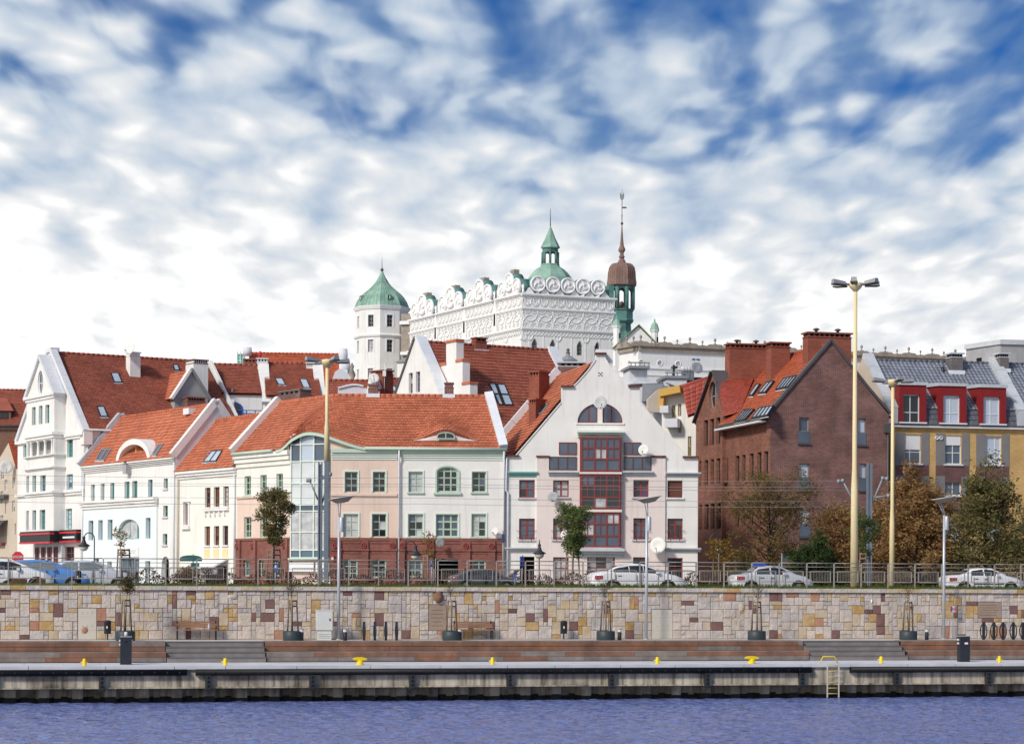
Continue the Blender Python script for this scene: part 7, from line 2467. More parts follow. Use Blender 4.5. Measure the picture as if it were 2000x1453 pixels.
# ================================================================ ground, water, quay, promenade
q = fac_px(1000, 90, 12)
ZQ, ZPR = 1.30, 2.15
UA, UB = -37.0, 46.0
def sheet(name, pts, m, kind='structure'):
	b = MB()
	b.poly(pts)
	return b.build(name, m, None, loc=(0, 0, 0), kind=kind)
def gridsheet(name, us, ns, zf, m):
	b = MB()
	vs_ = [q.pt(u, zf(u, n), n) for n in ns for u in us]
	k = len(us)
	b.add(vs_, [(j * k + i, j * k + i + 1, (j + 1) * k + i + 1, (j + 1) * k + i) for j in range(len(ns) - 1) for i in range(k - 1)])
	return b.build(name, m, None, loc=(0, 0, 0), kind='structure')
def gz(u, n):
	d = -n
	if d < 125:
		return GZ - .02
	t = min(1, (d - 125) / 100)
	return GZ - .02 + 11.0 * (t * t * (3 - 2 * t))
gridsheet('ground', [-3000, -600, -250, -120, -60, -30, 0, 30, 60, 120, 250, 600, 3000], [-8.5, -20, -40, -60, -80, -100, -120, -140, -170, -300, -800, -5000], gz, 'pavement')
# carriageway, kerbs, pavements
def strip(name, n0, n1, z, m, u0=-90, u1=90):
	return sheet(name, [q.pt(u0, z, n0), q.pt(u1, z, n0), q.pt(u1, z, n1), q.pt(u0, z, n1)], m)
strip('road', -12.0, -34, GZ + .004, 'asphalt')
b = MB()
for n0 in (-11.7, -34.3):
	b.fbox(q, -90, 90, GZ - .1, GZ + .12, n0 + .15, n0 - .15)
b.build('kerb', 'pavement', kind='structure')
strip('pavement', -34.45, -60, GZ + .11, 'pavement')
b = MB()
for n0 in (-17.5, -23, -28.5):
	for i in range(-12, 13):
		b.poly([q.pt(i * 6, GZ + .008, n0), q.pt(i * 6 + 3, GZ + .008, n0), q.pt(i * 6 + 3, GZ + .008, n0 - .14), q.pt(i * 6, GZ + .008, n0 - .14)])
b.build('lane_marking', 'sign_white', loc=(0, 0, 0), kind='structure')
# water: real ripples near the camera, flat sheet farther off
wm = bpy.data.materials.new('water')
wm.use_nodes = True
N, L = wm.node_tree.nodes, wm.node_tree.links
bs = N['Principled BSDF']
bs.inputs['Base Color'].default_value = (0.15, 0.19, 0.42, 1)
bs.inputs['Roughness'].default_value = 0.06
bs.inputs['IOR'].default_value = 1.33
bs.inputs['Specular IOR Level'].default_value = 0.5
bs.inputs['Specular Tint'].default_value = (0.70, 0.77, 1.0, 1)
geo = N.new('ShaderNodeNewGeometry')
prev = None
for sx, sy, sc_, st, ds in ((.45, 1.0, 4.2, 1.0, .22), (.4, 1.0, 10., 1.0, .09), (.2, .4, 1.0, .5, .15)):
	mp = N.new('ShaderNodeMapping')
	mp.inputs['Scale'].default_value = (sx, sy, 1)
	mp.inputs['Rotation'].default_value = (0, 0, R(8))
	L.new(geo.outputs['Position'], mp.inputs[0])
	nz = N.new('ShaderNodeTexNoise')
	nz.inputs['Scale'].default_value = sc_
	nz.inputs['Detail'].default_value = 3
	L.new(mp.outputs[0], nz.inputs['Vector'])
	bp = N.new('ShaderNodeBump')
	bp.inputs['Strength'].default_value = st
	bp.inputs['Distance'].default_value = ds
	L.new(nz.outputs[0], bp.inputs['Height'])
	if prev:
		L.new(prev, bp.inputs['Normal'])
	prev = bp.outputs[0]
L.new(prev, bs.inputs['Normal'])
MATS['water'] = wm
b = MB()
from mathutils import noise as mnoise
nx_, ny_ = 420, 260
vs_ = []
for j in range(ny_ + 1):
	yy = 52 + 46 * j / ny_
	for i in range(nx_ + 1):
		xx = -32 + 64 * i / nx_
		h = .05 * mnoise.noise(Vector((xx * 1.3, yy * 2.4, 0))) + .035 * mnoise.noise(Vector((xx * 2.9, yy * 5, 5))) + .03 * mnoise.noise(Vector((xx * .25, yy * .6, 9)))
		vs_.append((xx, yy, h - .2))
k = nx_ + 1
b.add(vs_, [(j * k + i, j * k + i + 1, (j + 1) * k + i + 1, (j + 1) * k + i) for j in range(ny_) for i in range(nx_)], 0, True)
for x0, y0, x1, y1 in ((-900, -400, 900, 52), (-900, 52, -32, 98), (32, 52, 900, 98)):
	b.poly([(x0, y0, -.2), (x1, y0, -.2), (x1, y1, -.2), (x0, y1, -.2)])
b.build('water', 'water', loc=(0, 0, 0), kind='structure')
# quay body
quay = MB()
quay.fbox(q, UA - 30, UB + 30, ZQ - .35, ZQ - .02, -.35, -9.5)      # slab under the paving
quay.fbox(q, UA - 30, UB + 30, -3, ZQ - .36, -1.15, -9.5)
quay = quay.build('quay', 'concrete_old', kind='structure')
WL[quay.name] = Vector(quay.location)
# pale edge slabs
u = UA
while u < UB:
	w = random.uniform(2.0, 3.1)
	b = MB()
	g = .012
	b.fbox(q, u + g, u + w - g, ZQ - .14, ZQ, 0, -.9)
	b.build('edge_slab', 'concrete_pale', quay)
	u += w
u = UA
while u < UB:
	w = random.uniform(1.5, 1.6)
	for n0, n1 in ((-.915, -2.35), (-2.365, -3.75)):
		MB().fbox(q, u + .006, u + w - .006, ZQ - .12, ZQ - .006, n0, n1).build('paving_slab', 'concrete_pale', quay)
	u += w
# concrete beams between brackets
brx = [200, 408, 611, 806, 996, 1195, 1382, 1567, 1751, 1931, 2110, -10]
bru = sorted(U(q, x, 0) for x in brx)
bru = [bru[0] - 4.4] + bru + [bru[-1] + 4]
for a, c in zip(bru, bru[1:]):
	b = MB()
	b.fbox(q, a + .02, c - .02, .45, ZQ - .15, -.12, -1.1)
	b.fbox(q, a + .02, c - .02, .39, .445, -.06, -1.1)
	b.build('beam', 'concrete_old', quay)
# rubber fender with bolt heads
fz = HC - (1310 - CY) * 90 / FP
lad = U(q, 1631, .3)
for a, c in ((UA, U(q, 367, .1)), (U(q, 384, .1), lad - .95), (lad + .85, UB)):
	b = MB()
	b.tube([q.pt(a, fz, .02), q.pt(c, fz, .02)], .13, 10)
	b.fbox(q, a, c, fz - .13, fz + .13, .0, -.14)
	fn = b.build('fender', 'rubber', quay)
	b = MB()
	k = int((c - a) / .5)
	for i in range(k):
		b.lathe(q.pt(a + .25 + i * .5, fz, .14), [(.035, 0), (.035, .02), (.02, .025)], 6, axis=(q.U, Vector((0, 0, 1)), q.N))
	b.build('fender_bolt', 'frame_dark', fn, kind='stuff')
for u_ in bru[1:-1]:
	b = MB()
	b.fbox(q, u_ - .11, u_ + .11, .36, fz - .12, .10, -.12)
	b.fbox(q, u_ - .15, u_ + .15, .30, .38, .06, -.14)
	br_ = b.build('bracket', 'frame_dark', quay)
	b = MB()
	for z in (.5, .67, .84):
		b.lathe(q.pt(u_, z, .10), [(.05, 0), (.05, .03), (.02, .035)], 6, axis=(q.U, Vector((0, 0, 1)), q.N))
	b.build('bracket_bolt', 'rubber', br_)
# sheet piling below the beams
per = U(q, 1060, -.4) - U(q, 1000, -.4)
u = UA
while u < UB:
	pts_ = [(0, -1.13), (.2, -1.1), (.34, -.66), (.66, -.66), (.8, -1.1), (1.0, -1.13)]
	b = MB()
	for (a, n0), (c, n1) in zip(pts_, pts_[1:]):
		b.poly([q.pt(u + a * per, -1.5, n0), q.pt(u + c * per, -1.5, n1), q.pt(u + c * per, .5, n1), q.pt(u + a * per, .5, n0)])
	sp_ = b.build('sheet_pile', 'pile_steel', quay)
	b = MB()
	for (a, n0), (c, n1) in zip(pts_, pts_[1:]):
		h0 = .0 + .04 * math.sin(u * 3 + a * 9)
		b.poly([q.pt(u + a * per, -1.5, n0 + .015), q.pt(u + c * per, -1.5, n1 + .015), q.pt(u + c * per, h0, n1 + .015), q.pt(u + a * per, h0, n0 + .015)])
	b.build('weed_band', 'weed', sp_)  # dark strip of wet weed that also paints in the waterline shade
	u += per
# seating tiers of planks, steps
tiers = thing('timber_seating', 'stepped brown timber seating running along the quay', 'seating', q.pt(0, ZQ, -3.8))
stair_px = ((326, 522), (1582, 1775))
st = [(U(q, a, -3.8), U(q, c, -3.8)) for a, c in stair_px]
b = MB()
segs = [(UA, st[0][0]), (st[0][1], st[1][0]), (st[1][1], UB)]
for a, c in segs:
	b.fbox(q, a + .02, c - .02, ZQ + .003, ZQ + .37, -3.86, -4.66)
	b.fbox(q, a + .02, c - .02, ZQ + .003, ZPR - .05, -4.68, -5.35)
b.build('frame', 'frame_dark', tiers)
for a, c in segs:
	for z0, n0, gm in ((ZQ + .02, -3.80, 'deck_grey'), (ZQ + .215, -3.80, 'deck_brown'), (ZQ + .44, -4.62, 'deck_brown'), (ZQ + .645, -4.62, 'deck_brown')):
		u = a
		while u < c - .05:
			w = min(random.uniform(1.6, 3.4), c - u)
			m_ = gm if random.random() < .8 else ('deck_brown' if gm == 'deck_grey' else 'deck_grey')
			ubox('plank', m_, q.pt(u + w / 2, z0 + .094, n0 - .025), (w - .012, .05, .185), q.th, tiers)
			u += w
	for z0, n0 in ((ZQ + .41, -3.80), (ZPR - .0, -4.62)):
		for r_ in range(4):
			u = a
			while u < c - .05:
				w = min(random.uniform(2.2, 4.5), c - u)
				ubox('plank', 'deck_grey', q.pt(u + w / 2, z0, n0 - .10 - r_ * .2), (w - .012, .185, .04), q.th, tiers)
				u += w
for i, (a, c) in enumerate(st):
	s_ = thing('steps', ('grey timber steps at the left beside the dark pedestal', 'grey timber steps at the right above the quay ladder')[i], 'steps', q.pt((a + c) / 2, ZQ, -3.8))
	for k_ in range(4):
		z1 = ZQ + (ZPR - ZQ) * (k_ + 1) / 4
		n0 = -3.72 - k_ * .36
		sh_ = (.0, .18, .36, .5)[k_] * (1 if i else -.3)
		MB().fbox(q, a + .03 + (0 if i else 0), c - .03, ZQ + .003, z1 - .045, n0 - .02, n0 - .37 - (0 if k_ < 3 else .2)).build('riser', 'step_wood', s_)
		MB().fbox(q, a + .02, c - .02, z1 - .042, z1, n0, n0 - .36 - (0 if k_ < 3 else .2)).build('tread', 'step_grey', s_)
# promenade paving
NW = -8.0
prom = MB().fbox(q, UA - 30, UB + 30, ZQ, ZPR - .07, -5.36, NW - 1).build('promenade', 'concrete_old', kind='structure')
u = UA
while u < UB:
	for n0, n1 in ((-5.38, -6.25), (-6.26, -7.1), (-7.11, NW)):
		MB().fbox(q, u + .005, u + 1.19, ZPR - .07, ZPR - random.uniform(0, .004), n0, n1).build('paving_slab', 'paving', prom)
	u += 1.2
# ---------------------------------------------------------------- retaining wall of coloured stone
rw = thing('retaining_wall', 'retaining wall of mixed pale, ochre and maroon stone blocks with coping', 'wall', q.pt(0, ZPR, NW))
ZW = HC - (1147.0 - CY) * (90 - NW) / FP * 1.0
zwt = ZW - .20
fwl = q.shift(NW)
MB().fbox(fwl, UA - 25, UB + 25, ZPR - .5, ZW - .06, -.06, -1.0).build('core', 'mortar', rw)
rowh = .195
NR = int(round((zwt - ZPR) / rowh))
rowh = (zwt - ZPR) / NR
cw = .205
NCOL = int((UB - UA) / cw)
occ = [[False] * NCOL for _ in range(NR)]
px_in = lambda u: -34.0 < u < 36
stones = []
sizes = [((2, 2), 30), ((3, 2), 17), ((2, 3), 12), ((1, 2), 10), ((2, 1), 14), ((1, 1), 12), ((3, 3), 4), ((3, 1), 6), ((1, 3), 5), ((4, 2), 2)]
# fixed features: beige service hatches, plaques
fixed = []
for (x0, y0, x1, y1, m_, nm) in ((1278, 1197, 1310, 1250, 'hatch_beige', 'service_hatch'), (152, 1192, 187, 1250, 'hatch_beige', 'service_hatch'), (843, 1183, 872, 1224, 'plaque', 'plaque'), (1917, 1176, 1951, 1199, 'plaque', 'plaque')):
	r = fwl.rect(None, x0, y0, x1, y1)
	c0, c1 = int((r[0] - UA) / cw), int(math.ceil((r[2] - UA) / cw))
	r0, r1 = max(0, int((r[1] - ZPR) / rowh)), min(NR, int(math.ceil((r[3] - ZPR) / rowh)))
	for j in range(r0, r1):
		for i in range(c0, c1):
			occ[j][i] = True
	fixed.append((UA + c0 * cw, ZPR + r0 * rowh, UA + c1 * cw, ZPR + r1 * rowh, m_, nm))
for j in range(NR):
	for i in range(NCOL):
		if occ[j][i]:
			continue
		cand = []
		for (w, h), p in sizes:
			if i + w > NCOL or j + h > NR:
				continue
			if any(occ[jj][ii] for jj in range(j, j + h) for ii in range(i, i + w)):
				continue
			cand.append(((w, h), p))
		tot = sum(p for _, p in cand)
		x = random.uniform(0, tot)
		for (w, h), p in cand:
			x -= p
			if x <= 0:
				break
		for jj in range(j, j + h):
			for ii in range(i, i + w):
				occ[jj][ii] = True
		stones.append((i, j, w, h))
SM = {}
def stone_mesh(m_, v):
	if (m_, v) in SM:
		return SM[(m_, v)]
	rn = random.Random(v * 17 + 3)
	b = MB()
	e = .045
	o_ = [(-.5, -.5), (.5, -.5), (.5, .5), (-.5, .5)]
	i_ = [(-.5 + e, -.5 + e), (.5 - e, -.5 + e), (.5 - e, .5 - e), (-.5 + e, .5 - e)]
	vs_ = [(x, .5, z) for x, z in o_] + [(x, -.20, z) for x, z in o_] + [(x, -.38 + rn.uniform(-.08, .08), z) for x, z in i_]
	vs_ += [(rn.uniform(-.25, .25), -.5 + rn.uniform(-.05, .22), rn.uniform(-.25, .25))]
	fs = [(0, 1, 5, 4), (1, 2, 6, 5), (2, 3, 7, 6), (3, 0, 4, 7)] + [(4 + a, 4 + (a + 1) % 4, 8 + (a + 1) % 4, 8 + a) for a in range(4)] + [(8 + a, 8 + (a + 1) % 4, 12) for a in range(4)]
	b.add(vs_, fs)
	SM[(m_, v)] = b.mesh(m_)
	return SM[(m_, v)]
def stone_col(w, h):
	x = random.random()
	if w * h >= 2 and w * h <= 6 and x < .06:
		return 'stone_maroon'
	x = random.random()
	return 'stone_pale' if x < .48 else 'stone_grey' if x < .76 else 'stone_cream' if x < .90 else 'stone_ochre' if x < .975 else 'stone_salmon'
uV0, uV1 = U(q, -5, NW), U(q, 2005, NW)
inview = [s for s in stones if uV0 < UA + (s[0] + s[2] / 2) * cw < uV1]
big = set(sorted(inview, key=lambda s: -s[2] * s[3] - random.random() * .01)[:296])
rest = MB()
rmats = ['stone_pale', 'stone_grey', 'stone_cream', 'stone_ochre', 'stone_maroon', 'stone_salmon']
for s in stones:
	i, j, w, h = s
	m_ = stone_col(w, h)
	g = .011
	W, Hh = w * cw - g * random.uniform(.8, 1.6), h * rowh - g * random.uniform(.8, 1.6)
	D = .12
	cu_, cz_ = UA + (i + w / 2) * cw, ZPR + (j + h / 2) * rowh
	v = random.randrange(6)
	nn = -.03 + random.uniform(-.008, .014)
	if s in big:
		o = link('stone', stone_mesh(m_, v), rw, fwl.pt(cu_, cz_, nn))
		o.scale = (W, D, Hh)
		o.rotation_euler = (0, 0, q.th)
	else:
		e = .05
		mi = rmats.index(m_)
		pt = lambda a, c_, n_: fwl.pt(cu_ + a * W, cz_ + c_ * Hh, nn + n_ * D)
		o4 = [(-.5, -.5), (.5, -.5), (.5, .5), (-.5, .5)]
		vs_ = [pt(x, z, -.5) for x, z in o4] + [pt(x, z, .2) for x, z in o4] + [pt(x * .9, z * .9, .38 + random.uniform(-.08, .08)) for x, z in o4] + [pt(random.uniform(-.2, .2), random.uniform(-.2, .2), .5 - random.uniform(-.05, .2))]
		rest.add(vs_, [(0, 1, 5, 4), (1, 2, 6, 5), (2, 3, 7, 6), (3, 0, 4, 7)] + [(4 + a, 4 + (a + 1) % 4, 8 + (a + 1) % 4, 8 + a) for a in range(4)] + [(8 + a, 8 + (a + 1) % 4, 12) for a in range(4)], mi)
rest.build('small_stones', rmats, rw, kind='stuff')
for (u0, z0, u1, z1, m_, nm) in fixed:
	b = MB()
	b.fbox(fwl, u0 + .015, u1 - .015, z0 + .01, z1 - .01, .02, -.1)
	o = b.build(nm, m_, rw)
	if nm == 'service_hatch':
		b = MB()
		for zz in (.30, .72):
			b.fbox(fwl, u0 + .03, u1 - .03, z0 + (z1 - z0) * zz, z0 + (z1 - z0) * zz + .015, .024, .0)
		for a in (.25, .5, .75):
			for zz in (.4, .82):
				b.fbox(fwl, u0 + (u1 - u0) * a - .02, u0 + (u1 - u0) * a + .02, z0 + (z1 - z0) * zz, z0 + (z1 - z0) * zz + .10, .03, .0)
		b.build('hatch_fitting', 'plaster_beige', o)
	else:
		b = MB()
		for k_ in range(5):
			zz = z0 + (z1 - z0) * (.18 + k_ * .15)
			b.fbox(fwl, u0 + .1, u1 - .1 - random.uniform(0, .2), zz, zz + .02, .026, .0)
		b.build('plaque_lettering', 'stone_brown', o)
# boulder relief and carved blocks set in the wall
def lump(px, py, w, h, m_, nm):
	u_, z_ = fwl.uz(px, py)
	b = MB()
	vs_, fs = [], []
	rn = random.Random(int(px))
	for a in range(7):
		th_ = a / 6 * math.pi / 2
		for k_ in range(14):
			ph = 2 * math.pi * k_ / 14
			rr = math.cos(th_) * (1 + rn.uniform(-.08, .08))
			vs_.append(fwl.pt(u_ + w / 2 * rr * math.cos(ph), z_ + h / 2 * rr * math.sin(ph), (.02 if m_ != 'stone_brown' else .06) + (.16 if m_ == 'stone_brown' else .05) * math.sin(th_)))
	for a in range(6):
		for k_ in range(14):
			fs.append((a * 14 + k_, a * 14 + (k_ + 1) % 14, (a + 1) * 14 + (k_ + 1) % 14, (a + 1) * 14 + k_))
	b.add(vs_, fs, 0, True)
	b.build(nm, m_, rw)
lump(856, 1166, .42, .55, 'stone_brown', 'boulder')
for x, y, w, h, m_ in ((1153, 1182, .32, .42, 'stone_grey'), (1448, 1186, .28, .42, 'stone_cream'), (1702, 1174, .1, .2, 'sign_white'), (454, 1165, .45, .22, 'stone_grey'), (165, 1230, .28, .3, 'stone_salmon')):
	lump(x, y, w, h, m_, 'carved_stone')
# coping
u = UA
while u < UB:
	w = random.uniform(.60, .72)
	m_ = random.choices(['stone_pale', 'stone_cream', 'stone_grey', 'stone_ochre'], [6, 3, 3, .7])[0]
	ubox('coping_stone', m_, fwl.pt(u + w / 2, ZW - .09 + random.uniform(-.005, .005), -.25), (w - .012, .72, .18), q.th, rw)
	u += w
# grass verge on top of the wall
b = MB()
rg = random.Random(4)
def verge_z(n):
	return ZW - .02 + .11 * smooth((-n - 8.6) / 1.2)
for i in range(15000):
	u_ = rg.uniform(UA + 3, UB - 3)
	n_ = NW - .62 - abs(rg.gauss(0, .9))
	if n_ < NW - 3:
		continue
	if u_ < U(q, 235, NW) and rg.random() < .8:
		continue
	h_ = rg.uniform(.05, .12) * (1.5 if u_ > 3 else 1)
	w_ = rg.uniform(.012, .022)
	a = rg.uniform(0, math.pi)
	p = q.pt(u_, verge_z(n_), n_)
	d = Vector((math.cos(a), math.sin(a), 0)) * w_
	tip = p + Vector((rg.uniform(-.05, .05), rg.uniform(-.05, .05), h_))
	b.add([p - d, p + d, tip], [(0, 1, 2)])
b.build('grass', 'grass', loc=(0, 0, 0), kind='stuff')
b = MB()
us = [UA - 30 + i * 4 for i in range(34)]
ns = [NW - .62, NW - .9, NW - 1.5, NW - 2.4, NW - 3.3, NW - 3.55]
zs_ = [ZW - .04, ZW + .02, ZW + .10, ZW + .03, GZ + .15, GZ + .02]
for i in range(len(us) - 1):
	for j in range(5):
		b.poly([q.pt(us[i], zs_[j], ns[j]), q.pt(us[i + 1], zs_[j], ns[j]), q.pt(us[i + 1], zs_[j + 1], ns[j + 1]), q.pt(us[i], zs_[j + 1], ns[j + 1])])
b.build('verge', 'turf', loc=(0, 0, 0), kind='structure')
# railing
NF = NW - .95
rail = thing('railing', 'grey steel railing with barred infill panels along the top of the wall', 'railing', q.pt(0, ZW, NF))
zt_ = HC - (1095.5 - CY) * (90 - NF) / FP
zb_ = ZW - .05
ff = q.shift(NF)
post_px = [23, 101, 179, 237 - 4, 288, 345, 401, 457, 513, 568, 623]
u0_ = U(q, 289, NF)
sp = (U(q, 1943, NF) - U(q, 623, NF)) / 24.0
upos = []
u_ = U(q, 623, NF)
while u_ > UA + 3:
	u_ -= sp
while u_ < UB - 2:
	upos.append(u_)
	u_ += sp
for a in upos:
	b = MB()
	b.fbox(ff, a - .028, a + .028, zb_, zt_, .035, -.035)
	b.fbox(ff, a - .06, a + .06, zb_, zb_ + .02, .06, -.06)
	b.build('post', 'steel_fence', rail)
for z, r_ in ((zt_, .022), (zt_ - .18, .014), (zt_ - .42, .013), (zt_ - .88, .013)):
	for a, c in zip(upos, upos[1:]):
		MB().tube([ff.pt(a + .03, z, 0), ff.pt(c - .03, z, 0)], r_, 6).build('rail', 'steel_fence', rail)
z0, z1 = zt_ - .90, zt_ - .38
for a, c in zip(upos, upos[1:]):
	w = c - a
	pa, pc = a + w * .13, c - w * .13
	b = MB()
	for x in (pa, pc):
		b.fbox(ff, x - .016, x + .016, z0, z1, .03, -.03)
	for z in (z0, z1):
		b.fbox(ff, pa + .016, pc - .016, z - .014, z + .014, .028, -.028)
	pn = b.build('panel', 'steel_fence', rail)
	b = MB()
	k = 13
	for i in range(1, k):
		x = pa + (pc - pa) * i / k
		b.fbox(ff, x - .005, x + .005, z0 + .014, z1 - .014, .006, -.006)
	b.build('bars', 'steel_fence', pn)
# ================================================================ street and quay furniture
def text_mesh(s, size, m, ext=.004):
	cu = bpy.data.curves.new('t', 'FONT')
	cu.body = s
	cu.size = size
	cu.extrude = ext
	cu.align_x = 'CENTER'
	cu.align_y = 'CENTER'
	ob = bpy.data.objects.new('t', cu)
	COL.objects.link(ob)
	me = bpy.data.meshes.new_from_object(ob.evaluated_get(bpy.context.evaluated_depsgraph_get()))
	bpy.data.objects.remove(ob)
	me.materials.clear()
	me.materials.append(MATS[m])
	return me
def text_part(s, size, m, fc, u, z, n, parent, name='lettering'):
	o = link(name, text_mesh(s, size, m), parent, fc.pt(u, z, n))
	o.rotation_euler = (math.pi / 2, 0, fc.th)
	return o
# ---- promenade lamps
def prom_lamp(px, label, lean):
	p = q.px(px, 1252, -7.1)
	p.z = ZPR
	Yp = p.y
	zt = HC - (975 - CY) * Yp / FP + RS * p.x
	r = thing('promenade_lamp', label, 'lamp', p, 'lamps along the promenade')
	hgt = zt - ZPR
	b = MB().tube([p, p + Vector((0, 0, hgt - .75))], [.075, .058], 10)
	b.lathe(p, [(.14, 0), (.14, .03), (.08, .04)], 10)
	b.build('pole', 'pole_silver', r)
	b = MB()
	e = p + Vector((0, 0, hgt - .75))
	hd = p + Vector((lean, -.1, hgt - .12))
	b.tube([e, hd + Vector((-.05, 0, 0))], .022, 6)
	b.tube([e + Vector((.05, 0, 0)), hd + Vector((.08, 0, 0))], .022, 6)
	b.build('strut', 'pole_silver', r)
	b = MB()
	b.lathe(p + Vector((.11, -.02, hgt - 1.45)), [(.09, 0), (.095, .02), (.095, .62), (.07, .66)], 10)
	b.build('gear_box', 'pole_silver', r)
	tilt = .16
	ax = (Vector((math.cos(tilt), 0, math.sin(tilt))), Vector((0, 1, 0)), Vector((-math.sin(tilt), 0, math.cos(tilt))))
	hd2 = p + Vector((lean * .6 + .12, -.1, hgt))
	b = MB()
	b.lathe(hd2, [(.60, .045), (.50, .02), (.28, -.14), (.001, -.17)], 20, axis=ax)
	b.build('reflector', 'lamp_under', r)
	b = MB()
	b.lathe(hd2, [(.001, .06), (.52, .075), (.62, .06), (.60, .046)], 20, axis=ax)
	b.build('lid', 'lamp_white', r)
	return r
prom_lamp(661, 'slim grey promenade lamp beside the white cabinet', .0)
prom_lamp(1262, 'slim grey promenade lamp in front of the white saloon car', -.06)
prom_lamp(1843, 'slim grey promenade lamp left of the bicycle stands', -.28)
# ---- tall cream masts
def tall_mast(px, pyb, pyt, Y, rb, rt, heads, label, grey_to=None, ph=.3):
	p = P(px, pyb, Y)
	p.z = GZ if Y > 104 else ZW - .1
	zt = P(px, pyt, Y).z
	r = thing('lighting_mast', label, 'lamp', p, 'tall cream lighting masts')
	zb = p.z
	if grey_to:
		zg = P(px, grey_to, Y).z
		MB().box(p.x - .115, p.y - .12, p.z, p.x + .115, p.y + .12, zg).build('lower_mast', 'mast_grey', r)
		zb = zg
	h = zt - zb
	b = MB().tube([Vector((p.x, p.y, zb)), Vector((p.x, p.y, zb + h * .33)), Vector((p.x, p.y, zb + h * .4)), Vector((p.x, p.y, zt))], [rb, rb * .86, rb * .62, rt], 14)
	b.build('pole', 'cream_paint', r)
	top = Vector((p.x, p.y, zt))
	MB().lathe(top, [(rt, -.35), (.30, -.12), (.34, -.02), (.30, .08), (.12, .12)], 14).build('crown', 'cream_paint', r)
	for i in range(heads):
		a = ph + 2 * math.pi * i / heads
		d = Vector((math.cos(a), math.sin(a), 0))
		s = Vector((-d.y, d.x, 0))
		hd = MB()
		hd.tube([top + d * .2, top + d * .62 + Vector((0, 0, .03))], .045, 6)
		a0, a1 = top + d * .55, top + d * 1.2 + Vector((0, 0, .06))
		up = Vector((0, 0, 1))
		hd.hexa([a0 - s * .13 - up * .03, a0 + s * .13 - up * .03, a1 + s * .17 - up * .05, a1 - s * .17 - up * .05, a0 - s * .07 + up * .12, a0 + s * .07 + up * .12, a1 + s * .12 + up * .15, a1 - s * .12 + up * .15])
		ho = hd.build('lamp_head', 'galvanised', r)
		g = MB()
		g.hexa([a0 - s * .14 - up * .08, a0 + s * .14 - up * .08, a1 + s * .18 - up * .11, a1 - s * .18 - up * .11, a0 - s * .14 - up * .032, a0 + s * .14 - up * .032, a1 + s * .18 - up * .052, a1 - s * .18 - up * .052])
		g.build('lamp_glass', 'frame_dark', ho)
	return r
tall_mast(1668, 1140, 556, 103, .19, .085, 6, 'tallest cream lighting mast with a ring of six lamps in front of the brick house')
tall_mast(1742, 1128, 745, 124, .17, .09, 4, 'cream lighting mast in front of the yellow house beside brown trees', ph=.2)
tall_mast(637, 1128, 706, 112, .15, .085, 4, 'cream lighting mast on a grey catenary post by the glazed corner', grey_to=900, ph=.5)
# ---- catenary masts and wires
def catenary(px, Y, pyt, w, label, arms):
	p = P(px, 1130, Y)
	p.z = GZ
	zt = P(px, pyt, Y).z
	r = thing('catenary_mast', label, 'mast', p, 'grey tram catenary masts')
	b = MB()
	b.box(p.x - w, p.y - .12, GZ, p.x - w * .35, p.y + .12, zt)
	b.box(p.x + w * .35, p.y - .12, GZ, p.x + w, p.y + .12, zt - .02)
	b.box(p.x - w * .36, p.y - .06, GZ, p.x + w * .36, p.y + .06, zt - .1)
	b.build('post', 'mast_grey', r)
	for (x0, y0, x1, y1) in arms:
		a, c = P(x0, y0, Y), P(x1, y1, Y)
		b = MB().tube([a, c], .045, 6)
		b.lathe(c, [(.08, -.1), (.1, 0), (.08, .1)], 6)
		b.build('bracket_arm', 'frame_grey', r)
	return r
catenary(624.5, 112.6, 903, .11, 'grey catenary post left of the cream mast by the glazed corner', [(621, 976, 605, 938), (605, 938, 601, 938), (627, 990, 645, 926), (645, 926, 632, 932)])
catenary(1697, 113, 904, .14, 'grey catenary post with slanted arms among the brown trees', [(1670, 984, 1646, 939), (1646, 939, 1638, 940), (1703, 984, 1724, 934), (1724, 934, 1732, 935), (1703, 972, 1735, 968)])
for i, (ya, yb) in enumerate(((927, 941), (939, 953), (943, 960), (966, 981), (979, 991))):
	Yw = 112 + (i % 2) * 3
	pts_ = []
	for j in range(13):
		x = -60 + 1750 * j / 12
		pts_.append(P(x, ya + (yb - ya) * x / 2000 + 3 * (1 - (2 * ((j / 6) % 1) - 1) ** 2), Yw))
	lab = ('top overhead tram wire crossing the house fronts', 'second overhead tram wire from the top', 'third overhead tram wire from the top', 'fourth overhead tram wire from the top', 'lowest overhead tram wire crossing the house fronts')[i]
	tag(MB().tube(pts_, .009, 4).build('tram_wire', 'frame_grey'), lab, 'wire', 'overhead tram wires')
